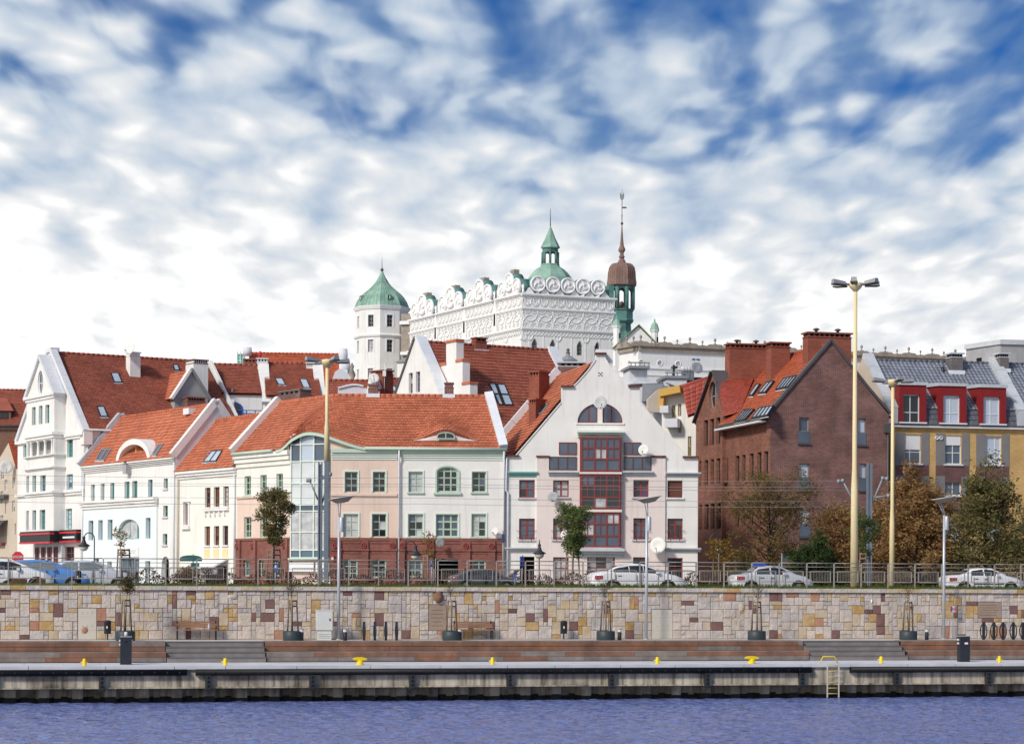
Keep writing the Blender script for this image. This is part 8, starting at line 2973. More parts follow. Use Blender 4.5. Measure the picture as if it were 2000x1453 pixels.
# ---- old-style lanterns
def crook_lamp(px, pyl, Y, side, label, height_px):
	p = P(px, 1130, Y)
	p.z = GZ
	ztop = P(px, height_px, Y).z
	L = P(px, pyl, Y)
	r = thing('street_lantern', label, 'lamp', p, 'old style street lanterns')
	b = MB()
	b.lathe(p, [(.12, 0), (.12, .5), (.07, .6), (.05, .8)], 8)
	rr = .30 if side else .02
	pts_ = [p + Vector((0, 0, .8)), Vector((p.x, p.y, ztop - .35))]
	for k_ in range(1, 9):
		a = math.pi * k_ / 8
		pts_.append(Vector((p.x + side * rr * (1 - math.cos(a)), p.y - (.3 * (1 - math.cos(a)) if not side else 0), ztop - .35 + .35 * math.sin(a))))
	lp = pts_[-1]
	pts_.append(Vector((lp.x, lp.y, L.z + .55)))
	b.tube(pts_, .032, 6)
	b.build('pole', 'frame_dark', r)
	lz = L.z
	MB().lathe(Vector((lp.x, lp.y, lz)), [(.05, .58), (.10, .5), (.07, .42), (.12, .28), (.16, .18), (.36, .06), (.37, .02), (.27, 0)], 12).build('hood', 'frame_dark', r)
	MB().lathe(Vector((lp.x, lp.y, lz)), [(.27, .0), (.26, -.1), (.17, -.22), (.001, -.27)], 12).build('globe', 'lantern_glass', r)
crook_lamp(184, 1067, 122, -1, 'crook-necked street lantern in front of the pale blue house', 1040)
crook_lamp(791, 1084, 122, 1, 'crook-necked street lantern in front of the brick base', 1056)
crook_lamp(1053, 1082, 122, 0, 'dark street lantern in front of the pink facade', 1055)
crook_lamp(1387, 1070, 128, 1, 'street lantern by the golden shrub beside the brown brick house', 1042)
# ---- signs
def post_sign(name, px, pyt, Y, label, cat='sign'):
	p = P(px, 1130, Y)
	p.z = GZ
	r = thing(name, label, cat, p)
	MB().tube([p, Vector((p.x, p.y, P(px, pyt, Y).z))], .035, 6).build('post', 'galvanised', r)
	return r, p
r, p = post_sign('stop_sign', 35, 1083, 110, 'red octagonal stop sign at the far left behind the railing')
fs_ = Fac((p.x, p.y - .06), 0)
zc_ = P(35, 1088, 110).z
MB().lathe(Vector((p.x, p.y - .04, zc_)), [(.31, 0), (.31, .015), (.001, .016)], 8, a0=math.pi / 8, smooth=False, axis=(Vector((1, 0, 0)), Vector((0, 0, 1)), Vector((0, -1, 0)))).build('board', 'sign_red', r)
text_part('STOP', .2, 'sign_white', fs_, 0, zc_, .01, r)
r, p = post_sign('bus_stop_sign', 377, 1082, 118, 'dark green bus stop board in front of the cream house')
fs_ = Fac((p.x, p.y - .05), 0)
MB().prism(fs_, arch_top(-.72, 0, .5, P(0, 1082, 118).z + .0, P(0, 1088, 118).z, 8)[::-1] + [(-.72, P(0, 1094, 118).z), (.5, P(0, 1094, 118).z)], .03, -.02).build('board', 'sign_green', r)
MB().fbox(fs_, -.1, .35, P(0, 1104, 118).z, P(0, 1097, 118).z, .03, -.02).build('timetable', 'sign_green', r)
r, p = post_sign('blue_sign', 538, 1097, 104, 'blue rectangular sign on a stake of the tree at the glazed corner')
fs_ = Fac((p.x, p.y - .05), 0)
MB().fbox(fs_, -.12, .12, P(0, 1114, 104).z, P(0, 1097, 104).z, .02, -.01).build('board', 'sign_blue', r)
MB().fbox(fs_, -.07, .05, P(0, 1106, 104).z, P(0, 1101, 104).z, .024, .02).build('symbol', 'sign_white', r)
r, p = post_sign('road_sign', 1020, 1084, 118, 'round blue road sign turned away beside the dark doorway')
MB().lathe(Vector((p.x, p.y, P(0, 1092, 118).z)), [(.33, -.02), (.33, .02), (.001, .025)], 16, axis=(Vector((.35, .93, 0)), Vector((0, 0, 1)), Vector((.93, -.35, 0)))).build('board', 'sign_blue', r)
r, p = post_sign('road_sign', 982, 1036, 122, 'tall narrow blue sign turned edge-on at the brick corner')
MB().lathe(Vector((p.x, p.y, P(0, 1046, 122).z)), [(.33, -.02), (.33, .02), (.001, .025)], 4, a0=math.pi / 4, smooth=False, axis=(Vector((.25, .97, 0)), Vector((0, 0, 1)), Vector((.97, -.25, 0)))).build('board', 'sign_blue', r)
r, p = post_sign('road_sign', 1006, 1112, 112, 'small blue pedestrian sign by the white drainpipe')
fs_ = Fac((p.x, p.y - .05), 0)
MB().fbox(fs_, -.09, .09, P(0, 1124, 112).z, P(0, 1116, 112).z, .02, -.01).build('board', 'sign_blue', r)
MB().lathe(Vector((p.x, p.y, P(0, 1113, 112).z)), [(.02, -.1), (.1, -.05), (.1, .05), (.03, .12)], 8).build('cap', 'frame_dark', r)
r, p = post_sign('road_sign', 843, 1095, 122, 'small round blue sign beside the garage opening')
MB().lathe(Vector((p.x, p.y - .04, P(0, 1098, 122).z)), [(.12, 0), (.12, .02), (.001, .022)], 14, axis=(Vector((1, 0, 0)), Vector((0, 0, 1)), Vector((0, -1, 0)))).build('board', 'sign_blue', r)
r, p = post_sign('road_sign', 1527, 1080, 124, 'small dark green sign by the silver saloon beneath the sparse tree')
fs_ = Fac((p.x, p.y - .05), 0)
MB().prism(fs_, [(0, P(0, 1082, 124).z), (.3, P(0, 1082, 124).z), (.3, P(0, 1088, 124).z), (0, P(0, 1088, 124).z)], .02, -.01).build('board', 'sign_green', r)
hp = q.px(1861, 1249, -7.6)
hp.z = ZPR
r = thing('quay_sign', 'red and white sign with a dark letter H in front of the stone wall', 'sign', hp)
zt_h = HC - (1183 - CY) * hp.y / FP + RS * hp.x
MB().tube([hp, Vector((hp.x, hp.y, zt_h))], .018, 6).build('post', 'pole_silver', r)
fh = Fac((hp.x, hp.y - .03), q.th)
bo = MB().fbox(fh, -.15, .15, zt_h - .30, zt_h, .012, -.005).build('board', 'sign_white', r)
b = MB()
for a, c in ((-.135, -.07), (.07, .135)):
	b.fbox(fh, a, c, zt_h - .28, zt_h - .02, .016, .012)
b.build('red_bar', 'sign_red', bo)
text_part('H', .17, 'sign_black', fh, 0, zt_h - .15, .016, bo)
r_ = P(650, 1090, 136.9)
sg = thing('notice_sign', 'small red and white notice on the brick base right of the glazed bay', 'sign', r_)
fs_ = Fac((r_.x, r_.y + .5), 0)
MB().fbox(f4, U(f4, 648.3), U(f4, 652.5), HZ(f4, 650, 1088), HZ(f4, 650, 1081.5), .30, .27).build('red_panel', 'sign_red', sg)
MB().fbox(f4, U(f4, 648.3), U(f4, 652.5), HZ(f4, 650, 1093.5), HZ(f4, 650, 1088.2), .30, .27).build('white_panel', 'sign_white', sg)
# ---- quay furniture
def on_prom(px, n, z=ZPR):
	p = q.px(px, 1252, n)
	p.z = z
	return p
def bin_(px, label, n=-7.5, z=ZPR, s=1.0):
	p = on_prom(px, n, z)
	r = thing('litter_bin', label, 'bin', p, 'dark litter bins')
	MB().tube([p, p + Vector((0, 0, .85 * s))], .03, 6).build('post', 'anthracite', r)
	MB().lathe(p + Vector((0, 0, .26 * s)), [(.14 * s, 0), (.155 * s, .02), (.155 * s, .52 * s), (.165 * s, .53 * s), (.165 * s, .56 * s), (.05, .60 * s)], 12).build('drum', 'anthracite', r)
	MB().box(p.x - .02, p.y - .17 * s, p.z + .5 * s, p.x + .03, p.y - .15 * s, p.z + .6 * s).build('label_plate', 'sign_white', r)
bin_(210, 'dark litter bin left of the first potted tree on the promenade')
bin_(1101, 'dark litter bin left of the fourth planter on the promenade')
bin_(152, 'dark litter bin at road level in front of the blue car', NW - 1.6, ZW - .1, .9)
def pedestal(px, label, lamp):
	p = on_prom(px, -1.9, ZQ)
	r = thing('power_pedestal', label, 'pedestal', p, 'dark power pedestals on the quay')
	f_ = Fac((p.x, p.y), q.th)
	MB().fbox(f_, -.23, .23, ZQ, ZQ + 1.12, .18, -.18).build('body', 'anthracite', r)
	MB().fbox(f_, -.235, .235, ZQ + 1.121, ZQ + 1.16, .185, -.185).build('lid', 'frame_grey', r)
	b = MB()
	for z in (.82, .98):
		b.fbox(f_, -.28, -.232, ZQ + z - .04, ZQ + z + .04, .05, -.05)
		b.fbox(f_, .232, .28, ZQ + z - .04, ZQ + z + .04, .05, -.05)
	b.build('socket', 'lamp_white', r)
	MB().fbox(f_, -.04, .06, ZQ + .9, ZQ + .95, .186, .178).build('screen', 'void', r)
	if lamp:
		MB().lathe(f_.pt(0, ZQ + 1.16, 0), [(.07, 0), (.07, .16), (.02, .18)], 10).build('lamp', 'lamp_white', r)
	else:
		MB().fbox(f_, -.03, .13, ZQ + .78, ZQ + .86, .186, .178).build('label_plate', 'sign_white', r)
		MB().fbox(f_, -.03, .13, ZQ + .862, ZQ + .885, .186, .178).build('label_plate', 'sign_red', r)
pedestal(246, 'dark power pedestal with a small lamp in front of the first planter', True)
pedestal(1882, 'dark power pedestal with a small label in front of the bicycle stands', False)
def bollard_light(px, label):
	p = on_prom(px, -6.2)
	r = thing('bollard_light', label, 'bollard', p, 'short bollard lights')
	MB().lathe(p, [(.09, 0), (.09, .36)], 12).build('body', 'anthracite', r)
	MB().lathe(p + Vector((0, 0, .361)), [(.085, 0), (.085, .1)], 12).build('diffuser', 'lamp_white', r)
	MB().lathe(p + Vector((0, 0, .462)), [(.09, 0), (.09, .04), (.02, .045)], 12).build('cap', 'frame_grey', r)
for px, lab in ((589, 'bollard light beside the second planter'), (674, 'bollard light right of the white cabinet and lamp'), (898, 'bollard light beside the third planter and bench'), (1210, 'bollard light beside the fourth planter'), (1810, 'bollard light beside the sixth planter')):
	bollard_light(px, lab)
# cabinet
p = on_prom(633, -7.0)
f_ = Fac((p.x, p.y), q.th)
r = thing('utility_cabinet', 'pale grey two-door utility cabinet by the stone wall', 'cabinet', p)
MB().fbox(f_, -.30, .30, ZPR, ZPR + .43, .16, -.2).build('plinth', 'cabinet_grey', r)
MB().fbox(f_, -.36, .36, ZPR + .432, ZPR + 1.30, .2, -.22).build('body', 'cabinet_grey', r)
MB().fbox(f_, -.33, .33, ZPR + .45, ZPR + 1.27, .212, .2).build('door', 'cabinet_grey', r)
MB().fbox(f_, .2, .26, ZPR + .85, ZPR + .95, .225, .212).build('handle', 'frame_dark', r)
MB().fbox(f_, -.38, .38, ZPR + 1.302, ZPR + 1.34, .22, -.24).build('lid', 'cabinet_grey', r)
b = MB()
for z in (.08, .16, .24):
	b.fbox(f_, -.26, .26, ZPR + z, ZPR + z + .02, .166, .158)
b.build('vent_slot', 'frame_grey', r)
# bicycle stands
def bike_stand(px, label, group):
	p = on_prom(px, -6.35)
	r = thing('bicycle_stand', label, 'bicycle stand', p, group)
	f_ = Fac((p.x, p.y), q.th)
	MB().fbox(f_, -.05, .05, ZPR, ZPR + .82, .06, -.06).build('post', 'anthracite', r)
	b = MB()
	pts_ = [f_.pt(0, ZPR + .40 + .35 * math.sin(2 * math.pi * k_ / 24), .36 * math.cos(2 * math.pi * k_ / 24)) for k_ in range(25)]
	b.tube(pts_, .028, 7, False)
	b.build('hoop', 'anthracite', r)
for i, px in enumerate((711, 732, 753.5, 774.5)):
	bike_stand(px, ('leftmost', 'second', 'third', 'rightmost')[i] + ' of the four black bicycle hoops beside the white cabinet', 'bicycle hoops near the cabinet')
for i, px in enumerate((1921, 1941, 1959, 1979, 1998)):
	bike_stand(px, ('leftmost', 'second', 'third', 'fourth', 'rightmost')[i] + ' of the five black bicycle hoops at the far right', 'bicycle hoops at the far right')
# benches
def bench(px, label, arms):
	p = on_prom(px, -7.35)
	f_ = Fac((p.x, p.y), q.th)
	r = thing('bench', label, 'bench', p, 'wooden benches against the wall')
	for i in range(4):
		MB().fbox(f_, -.9, .9, ZPR + .42, ZPR + .46, .25 - i * .11, .15 - i * .11).build('seat_slat', 'bench_wood', r)
	for i in range(3):
		MB().fbox(f_, -.9, .9, ZPR + .52 + i * .1, ZPR + .605 + i * .1, -.2 - i * .03, -.235 - i * .03).build('back_slat', 'bench_wood', r)
	for s_ in (-.84, .84):
		b = MB()
		for n_ in (.2, -.2):
			b.fbox(f_, s_ - .025, s_ + .025, ZPR, ZPR + .415, n_ + .03, n_ - .03)
		b.fbox(f_, s_ - .025, s_ + .025, ZPR + .38, ZPR + .418, .17, -.17)
		b.fbox(f_, s_ - .025, s_ + .025, ZPR + .416, ZPR + .84, -.24, -.29)
		if arms:
			b.fbox(f_, s_ - .025, s_ + .025, ZPR + .46, ZPR + .62, .23, .17)
		b.build('leg_frame', 'anthracite', r)
bench(384, 'wooden bench near the left steps with a drink bottle on it', True)
bench(925, 'wooden bench right of the third planter below the plaque', False)
p = on_prom(408, -7.3, ZPR + .46)
bt = thing('bottle', 'small clear blue bottle standing on the left bench', 'bottle', p)
MB().lathe(p, [(.045, 0), (.05, .02), (.05, .18), (.02, .25), (.02, .28)], 10).build('body', 'glass_sky', bt)
MB().lathe(p + Vector((0, 0, .281)), [(.022, 0), (.022, .03)], 8).build('cap', 'sign_blue', bt)
# small white pole lamp at lower left hides nothing; yellow mooring gear
def cross_bollard(px, label):
	p = q.px(px, 1291, -.5)
	p.z = ZQ
	f_ = Fac((p.x, p.y), q.th)
	r = thing('mooring_bollard', label, 'bollard', p, 'small yellow cross bollards')
	MB().lathe(p, [(.10, 0), (.10, .02), (.075, .03), (.075, .26), (.06, .29), (.02, .30)], 12).build('post', 'yellow_paint', r)
	MB().tube([f_.pt(-.15, ZQ + .15, 0), f_.pt(.15, ZQ + .15, 0)], .026, 8).build('cross_bar', 'yellow_paint', r)
for px, lab in ((165, 'small yellow cross bollard at the far left of the quay'), (440, 'small yellow cross bollard below the left grey steps'), (962, 'small yellow cross bollard in the middle of the quay'),
				(1284, 'small yellow cross bollard below the beige hatch'), (1721, 'small yellow cross bollard right of the ladder'), (1952, 'small yellow cross bollard at the far right of the quay')):
	cross_bollard(px, lab)
for px, lab in ((703, 'large yellow tee-head bollard below the bicycle hoops near the cabinet'), (1468, 'large yellow tee-head bollard left of the ladder')):
	p = q.px(px, 1291, -.5)
	p.z = ZQ
	f_ = Fac((p.x, p.y), q.th)
	r = thing('mooring_bollard', lab, 'bollard', p, 'large yellow tee-head bollards')
	MB().lathe(p, [(.17, 0), (.17, .03), (.135, .05), (.14, .22)], 14).build('post', 'yellow_paint', r)
	b = MB()
	k_ = 8
	prof_ = [(-.28, .22), (-.29, .26), (-.2, .30), (-.1, .325), (.1, .325), (.2, .30), (.29, .26), (.28, .22), (.15, .2), (-.15, .2)]
	b.prism(f_, [(a, ZQ + c_) for a, c_ in prof_[::-1]], .12, -.12)
	b.build('head', 'yellow_paint', r)
# ladder
p = q.pt(lad, ZQ, .12)
r = thing('quay_ladder', 'steel quay ladder with bent yellow grab rail', 'ladder', p)
f_ = Fac(p, q.th)
for s_ in (-.26, .26):
	MB().fbox(f_, s_ - .025, s_ + .025, -.15, ZQ + .02, .06, .02).build('stile', 'hatch_beige', r)
for i in range(6):
	MB().tube([f_.pt(-.25, .02 + i * .24, .04), f_.pt(.25, .02 + i * .24, .04)], .018, 6).build('rung', 'yellow_rail', r)
MB().tube([f_.pt(-.42, ZQ, -.5), f_.pt(-.26, ZQ + .30, -.5), f_.pt(.26, ZQ + .30, -.5), f_.pt(.42, ZQ, -.5)], .026, 8).build('grab_rail', 'yellow_paint', r)
# ================================================================ cars
def ip(tab, x):
	for (a, va), (c, vc) in zip(tab, tab[1:]):
		if x <= c:
			t = (x - a) / (c - a)
			t = t * t * (3 - 2 * t) * .35 + t * .65
			return va + (vc - va) * t
	return tab[-1][1]
def car(name, label, cat, loc, rz, m, L, top, belt, wheels, win, ws, rw_, hw=.86, group='cars on the riverside road', extras=None, scale=1.0, gm='car_glass'):
	"""side profile tables run from the tail (0) to the nose (L); the car points along +x"""
	r = thing(name, label, cat, loc, group)
	NSEC = 44
	ring, vs_ = 17, []
	def sect(x):
		zt, zb = ip(top, x), min(ip(belt, x), ip(top, x) - .02)
		e = min(x, L - x)
		w = hw * (1 - .22 * max(0, 1 - e / .55) ** 2)
		cab = max(0, min(1, (zt - zb) / .40))
		wr = w * (.96 - .24 * cab)
		z0 = .20 + .08 * max(0, 1 - e / .5)
		hs = [(w * .90, z0), (w * .985, z0 + .10), (w, .42), (w * 1.005, .58), (w * .985, zb - .07), (w * .955, zb), (wr, max(zb + .004, zt - .075)), (wr * .86, zt - .012), (wr * .45, zt)]
		return hs
	xs = sorted({L * (.5 - .5 * math.cos(math.pi * i / NSEC)) for i in range(NSEC + 1)} | {L * i / 30 for i in range(31)})
	for x in xs:
		hs = sect(x)
		for y, z in hs:
			vs_.append((x - L / 2, -y, z))
		for y, z in reversed(hs):
			vs_.append((x - L / 2, y, z))
	k_ = 18
	fs = [(i * k_ + j, i * k_ + (j + 1) % k_, (i + 1) * k_ + (j + 1) % k_, (i + 1) * k_ + j) for i in range(len(xs) - 1) for j in range(k_)]
	fs += [tuple(range(k_))[::-1], tuple((len(xs) - 1) * k_ + j for j in range(k_))]
	base = Vector(loc)
	b = MB()
	b.add([Vector(v) + base for v in vs_], fs, 0, True)
	b.build('body', m, r)
	def side_pt(x, f, s_, off):
		hs = sect(x)
		(y0, z0), (y1, z1) = hs[5], hs[6]
		return base + Vector((x - L / 2, s_ * (y0 + (y1 - y0) * f + off), z0 + (z1 - z0) * f))
	for s_ in (-1, 1):
		for xa, xb in win:
			b = MB()
			n_ = 8
			for i in range(n_):
				x0, x1 = xa + (xb - xa) * i / n_, xa + (xb - xa) * (i + 1) / n_
				b.poly([side_pt(x0, .10, s_, .008), side_pt(x1, .10, s_, .008), side_pt(x1, .93, s_, .008), side_pt(x0, .93, s_, .008)])
			b.build('side_window', gm, r)
		for wx in wheels:
			c = base + Vector((wx - L / 2, s_ * (hw - .02), .31))
			ax = (Vector((1, 0, 0)), Vector((0, 0, 1)), Vector((0, s_, 0)))
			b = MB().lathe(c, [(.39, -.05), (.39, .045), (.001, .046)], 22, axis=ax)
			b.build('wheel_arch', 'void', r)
			b = MB().lathe(c + Vector((0, 0, 0)), [(.19, .02), (.22, .10), (.30, .10), (.315, .06), (.315, -.14)], 22, axis=ax)
			wo_ = b.build('wheel', 'tyre', r)
			b = MB()
			b.lathe(c, [(.21, .05), (.215, .09), (.19, .095), (.185, .06)], 20, axis=ax)
			for i in range(7):
				a = 2 * math.pi * i / 7
				d = Vector((math.cos(a), 0, math.sin(a)))
				b.bar(c + Vector((0, s_ * .075, 0)) + d * .03, c + Vector((0, s_ * .075, 0)) + d * .2, .045, .03, Vector((-d.z, 0, d.x)))
			b.lathe(c, [(.06, .05), (.06, .1), (.001, .105)], 10, axis=ax)
			b.build('rim', 'alloy', wo_)
		for xd in ((win[0][0] + win[0][1]) / 2 - .1, (win[-1][0] + win[-1][1]) / 2 - .35):
			zb = ip(belt, xd)
			MB().box(base.x + xd - L / 2 - .1, base.y + s_ * hw - .02, base.z + zb - .17, base.x + xd - L / 2 + .1, base.y + s_ * (hw + .015), base.z + zb - .13).build('door_handle', 'frame_dark' if cat != 'x' else m, r)
		for xd in (win[0][0] + .1, (win[0][1] + win[-1][0]) / 2, win[-1][1] - .1):
			MB().box(base.x + xd - L / 2 - .006, base.y + s_ * hw - .03, base.z + .32, base.x + xd - L / 2 + .006, base.y + s_ * (hw + .006), base.z + ip(belt, xd) - .08).build('door_gap', 'frame_dark', r)
		xm = win[-1][1] - .12
		MB().hexa([base + Vector((xm - L / 2 + a, s_ * (hw - .04 + c_), ip(belt, xm) + d)) for d in (.02, .16) for a, c_ in ((-.08, 0), (.08, 0), (.06, .17), (-.06, .17))]).build('mirror', m, r)
		# lamps
		zt_ = ip(top, .25)
		MB().hexa([base + Vector((a - L / 2, s_ * y, z)) for z in (.70, .88) for a, y in ((.02, hw * .62), (.06, hw * .93), (.42, hw * 1.012), (.30, hw * .80))]).build('tail_light', 'light_red', r)
		MB().hexa([base + Vector((L / 2 - a, s_ * y, z)) for z in (.60, .74) for a, y in ((.10, hw * .60), (.14, hw * .90), (.52, hw * .985), (.40, hw * .7))]).build('headlight', 'light_clear', r)
	for xa, xb, nm in ((*ws, 'windscreen'), (*rw_, 'rear_window')):
		b = MB()
		n_ = 6
		for i in range(n_):
			row = []
			for x in (xa + (xb - xa) * i / n_, xa + (xb - xa) * (i + 1) / n_):
				hs = sect(x)
				row.append([base + Vector((x - L / 2, y, z + .008)) for y, z in ((-hs[7][0], hs[7][1]), (-hs[8][0], hs[8][1]), (hs[8][0], hs[8][1]), (hs[7][0], hs[7][1]))])
			for j in range(3):
				b.poly([row[0][j], row[1][j], row[1][j + 1], row[0][j + 1]])
		b.build(nm, gm, r)
	MB().box(base.x - L / 2 - .012, base.y - .26, base.z + .62, base.x - L / 2 + .1, base.y + .26, base.z + .73).build('number_plate', 'sign_white', r)
	MB().box(base.x - L / 2 + .1, base.y - hw * .8, base.z + .10, base.x + L / 2 - .1, base.y + hw * .8, base.z + .26).build('underbody', 'frame_dark', r)
	if extras:
		extras(r, base, L)
	r.rotation_euler = (0, 0, rz)
	r.scale = (scale,) * 3
	return r
def car_loc(px, n):
	p = q.px(px, 1140, n)
	return Vector((p.x, p.y, GZ + .006))
MON_T = [(0, .92), (.15, 1.02), (.5, 1.09), (1.3, 1.38), (2.1, 1.49), (2.6, 1.47), (3.2, 1.27), (3.62, 1.03), (4.2, .93), (4.62, .78), (4.78, .58)]
MON_B = [(0, .90), (.6, 1.03), (1.5, 1.02), (3.4, .96), (3.62, .94), (4.2, .86), (4.78, .5)]
car('saloon_car', 'white saloon car with sloping tail in front of the pink house', 'car', car_loc(1243, -16.5), q.th, 'car_white', 4.78, MON_T, MON_B, (.95, 3.78), [(.98, 1.78), (1.82, 2.52), (2.56, 3.36)], (2.75, 3.55), (.55, 1.35), hw=.90)
FAB_T = [(0, .88), (.12, .97), (.62, 1.0), (.8, 1.06), (1.25, 1.36), (1.9, 1.45), (2.4, 1.43), (2.9, 1.23), (3.3, 1.0), (3.8, .9), (4.1, .72), (4.22, .55)]
FAB_B = [(0, .86), (.7, .97), (1.2, .96), (3.0, .93), (3.3, .91), (3.8, .82), (4.22, .45)]
def roof_sign(r, base, L):
	MB().box(base.x - .95, base.y - .12, base.z + 1.44, base.x - .3, base.y + .12, base.z + 1.62).build('roof_sign', 'sign_blue', r)
car('saloon_car', 'silver saloon car with a blue roof sign below the sparse tree', 'car', car_loc(1505, -19.0), q.th, 'car_silver', 4.22, FAB_T, FAB_B, (.78, 3.35), [(1.12, 1.82), (1.9, 2.72)], (2.5, 3.2), (.82, 1.25), hw=.83, extras=roof_sign, gm='car_glass')
LAC_T = [(0, .90), (.12, 1.0), (.6, 1.04), (.95, 1.14), (1.45, 1.37), (2.05, 1.45), (2.6, 1.42), (3.1, 1.22), (3.5, 1.0), (4.05, .9), (4.38, .74), (4.52, .56)]
def trim_strip(r, base, L):
	for s_ in (-1, 1):
		MB().box(base.x - .85, base.y + s_ * .855, base.z + .52, base.x + .95, base.y + s_ * .885, base.z + .57).build('trim_strip', 'frame_dark', r)
car('saloon_car', 'white saloon car at the far right edge by the dark tree', 'car', car_loc(1917, -24.0), q.th, 'car_white', 4.52, LAC_T, [(0, .88), (.9, .99), (1.5, .97), (3.2, .93), (3.5, .91), (4.05, .82), (4.52, .46)], (.85, 3.62), [(1.32, 2.02), (2.1, 2.95)], (2.65, 3.42), (.62, 1.3), hw=.86, extras=trim_strip)
HAT_T = [(0, .80), (.06, 1.05), (.35, 1.38), (.7, 1.47), (1.6, 1.5), (2.1, 1.46), (2.7, 1.24), (3.15, 1.0), (3.6, .88), (3.9, .7), (4.0, .52)]
HAT_B = [(0, .78), (.1, .96), (.5, .97), (2.8, .93), (3.15, .90), (3.6, .8), (4.0, .45)]
car('hatchback_car', 'silver hatchback at the left behind the railing, nose to the right', 'car', car_loc(182, -19.5), q.th, 'car_silver', 4.0, HAT_T, HAT_B, (.72, 3.2), [(.5, 1.25), (1.33, 2.45)], (2.2, 3.0), (.08, .4), hw=.84, gm='car_glass_pale')
car('hatchback_car', 'bright blue hatchback overlapping the silver one at the left', 'car', car_loc(92, -17.0), q.th, 'car_blue', 4.0, HAT_T, HAT_B, (.72, 3.2), [(.5, 1.25), (1.33, 2.45)], (2.2, 3.0), (.08, .4), hw=.84, gm='car_glass_pale')
car('hatchback_car', 'white hatchback nearest the railing at the far left behind rusty tubs', 'car', car_loc(20, -15.5), q.th, 'car_white', 4.0, HAT_T, HAT_B, (.72, 3.2), [(.5, 1.28), (1.31, 2.5)], (2.2, 3.0), (.08, .4), hw=.84)
for px, w_, lab in ((28, .56, 'left of the two rusty brown tubs behind the railing'), (73, .36, 'right of the two rusty brown tubs behind the railing')):
	p = q.px(px, 1140, NW - 2.2)
	p.z = ZW - .08
	f_ = Fac((p.x, p.y), q.th)
	r = thing('rusty_tub', lab, 'planter', p, 'rusty tubs at the far left')
	MB().prism(f_, [(-w_, p.z), (w_, p.z), (w_, p.z + .36), (w_ * .4, p.z + .40), (-w_ * .3, p.z + .38), (-w_ * .8, p.z + .27), (-w_, p.z + .15)], .25, -.3).build('shell', 'rust', r)
	MB().bar(f_.pt(-w_, p.z + .17, 0), f_.pt(-w_ * .3, p.z + .40, 0), .6, .03, f_.N).build('rim', 'galvanised', r)
car('saloon_car', 'dark blue grey car roof showing in front of the garage opening', 'car', car_loc(945, -32.0), q.th, 'car_dark', 4.78, MON_T, MON_B, (.95, 3.78), [(.98, 1.78), (1.82, 2.52), (2.56, 3.36)], (2.75, 3.55), (.55, 1.35), hw=.90, scale=.84)
car('hatchback_car', 'dark red hatchback in the side street at the far left edge', 'car', P(8, 1130, 168) * 1 + Vector((0, 0, GZ + .12 - P(8, 1130, 168).z)), R(-57), 'car_red', 4.0, HAT_T, HAT_B, (.72, 3.2), [(.5, 1.25), (1.33, 2.45)], (2.2, 3.0), (.08, .4), hw=.84)
car('estate_car', 'white car parked before the black and red shopfront', 'car', P(62, 1130, 150) + Vector((0, 0, GZ + .12 - P(62, 1130, 150).z)), R(-40), 'car_white', 4.0, HAT_T, HAT_B, (.72, 3.2), [(.5, 1.25), (1.33, 2.45)], (2.2, 3.0), (.08, .4), hw=.84)
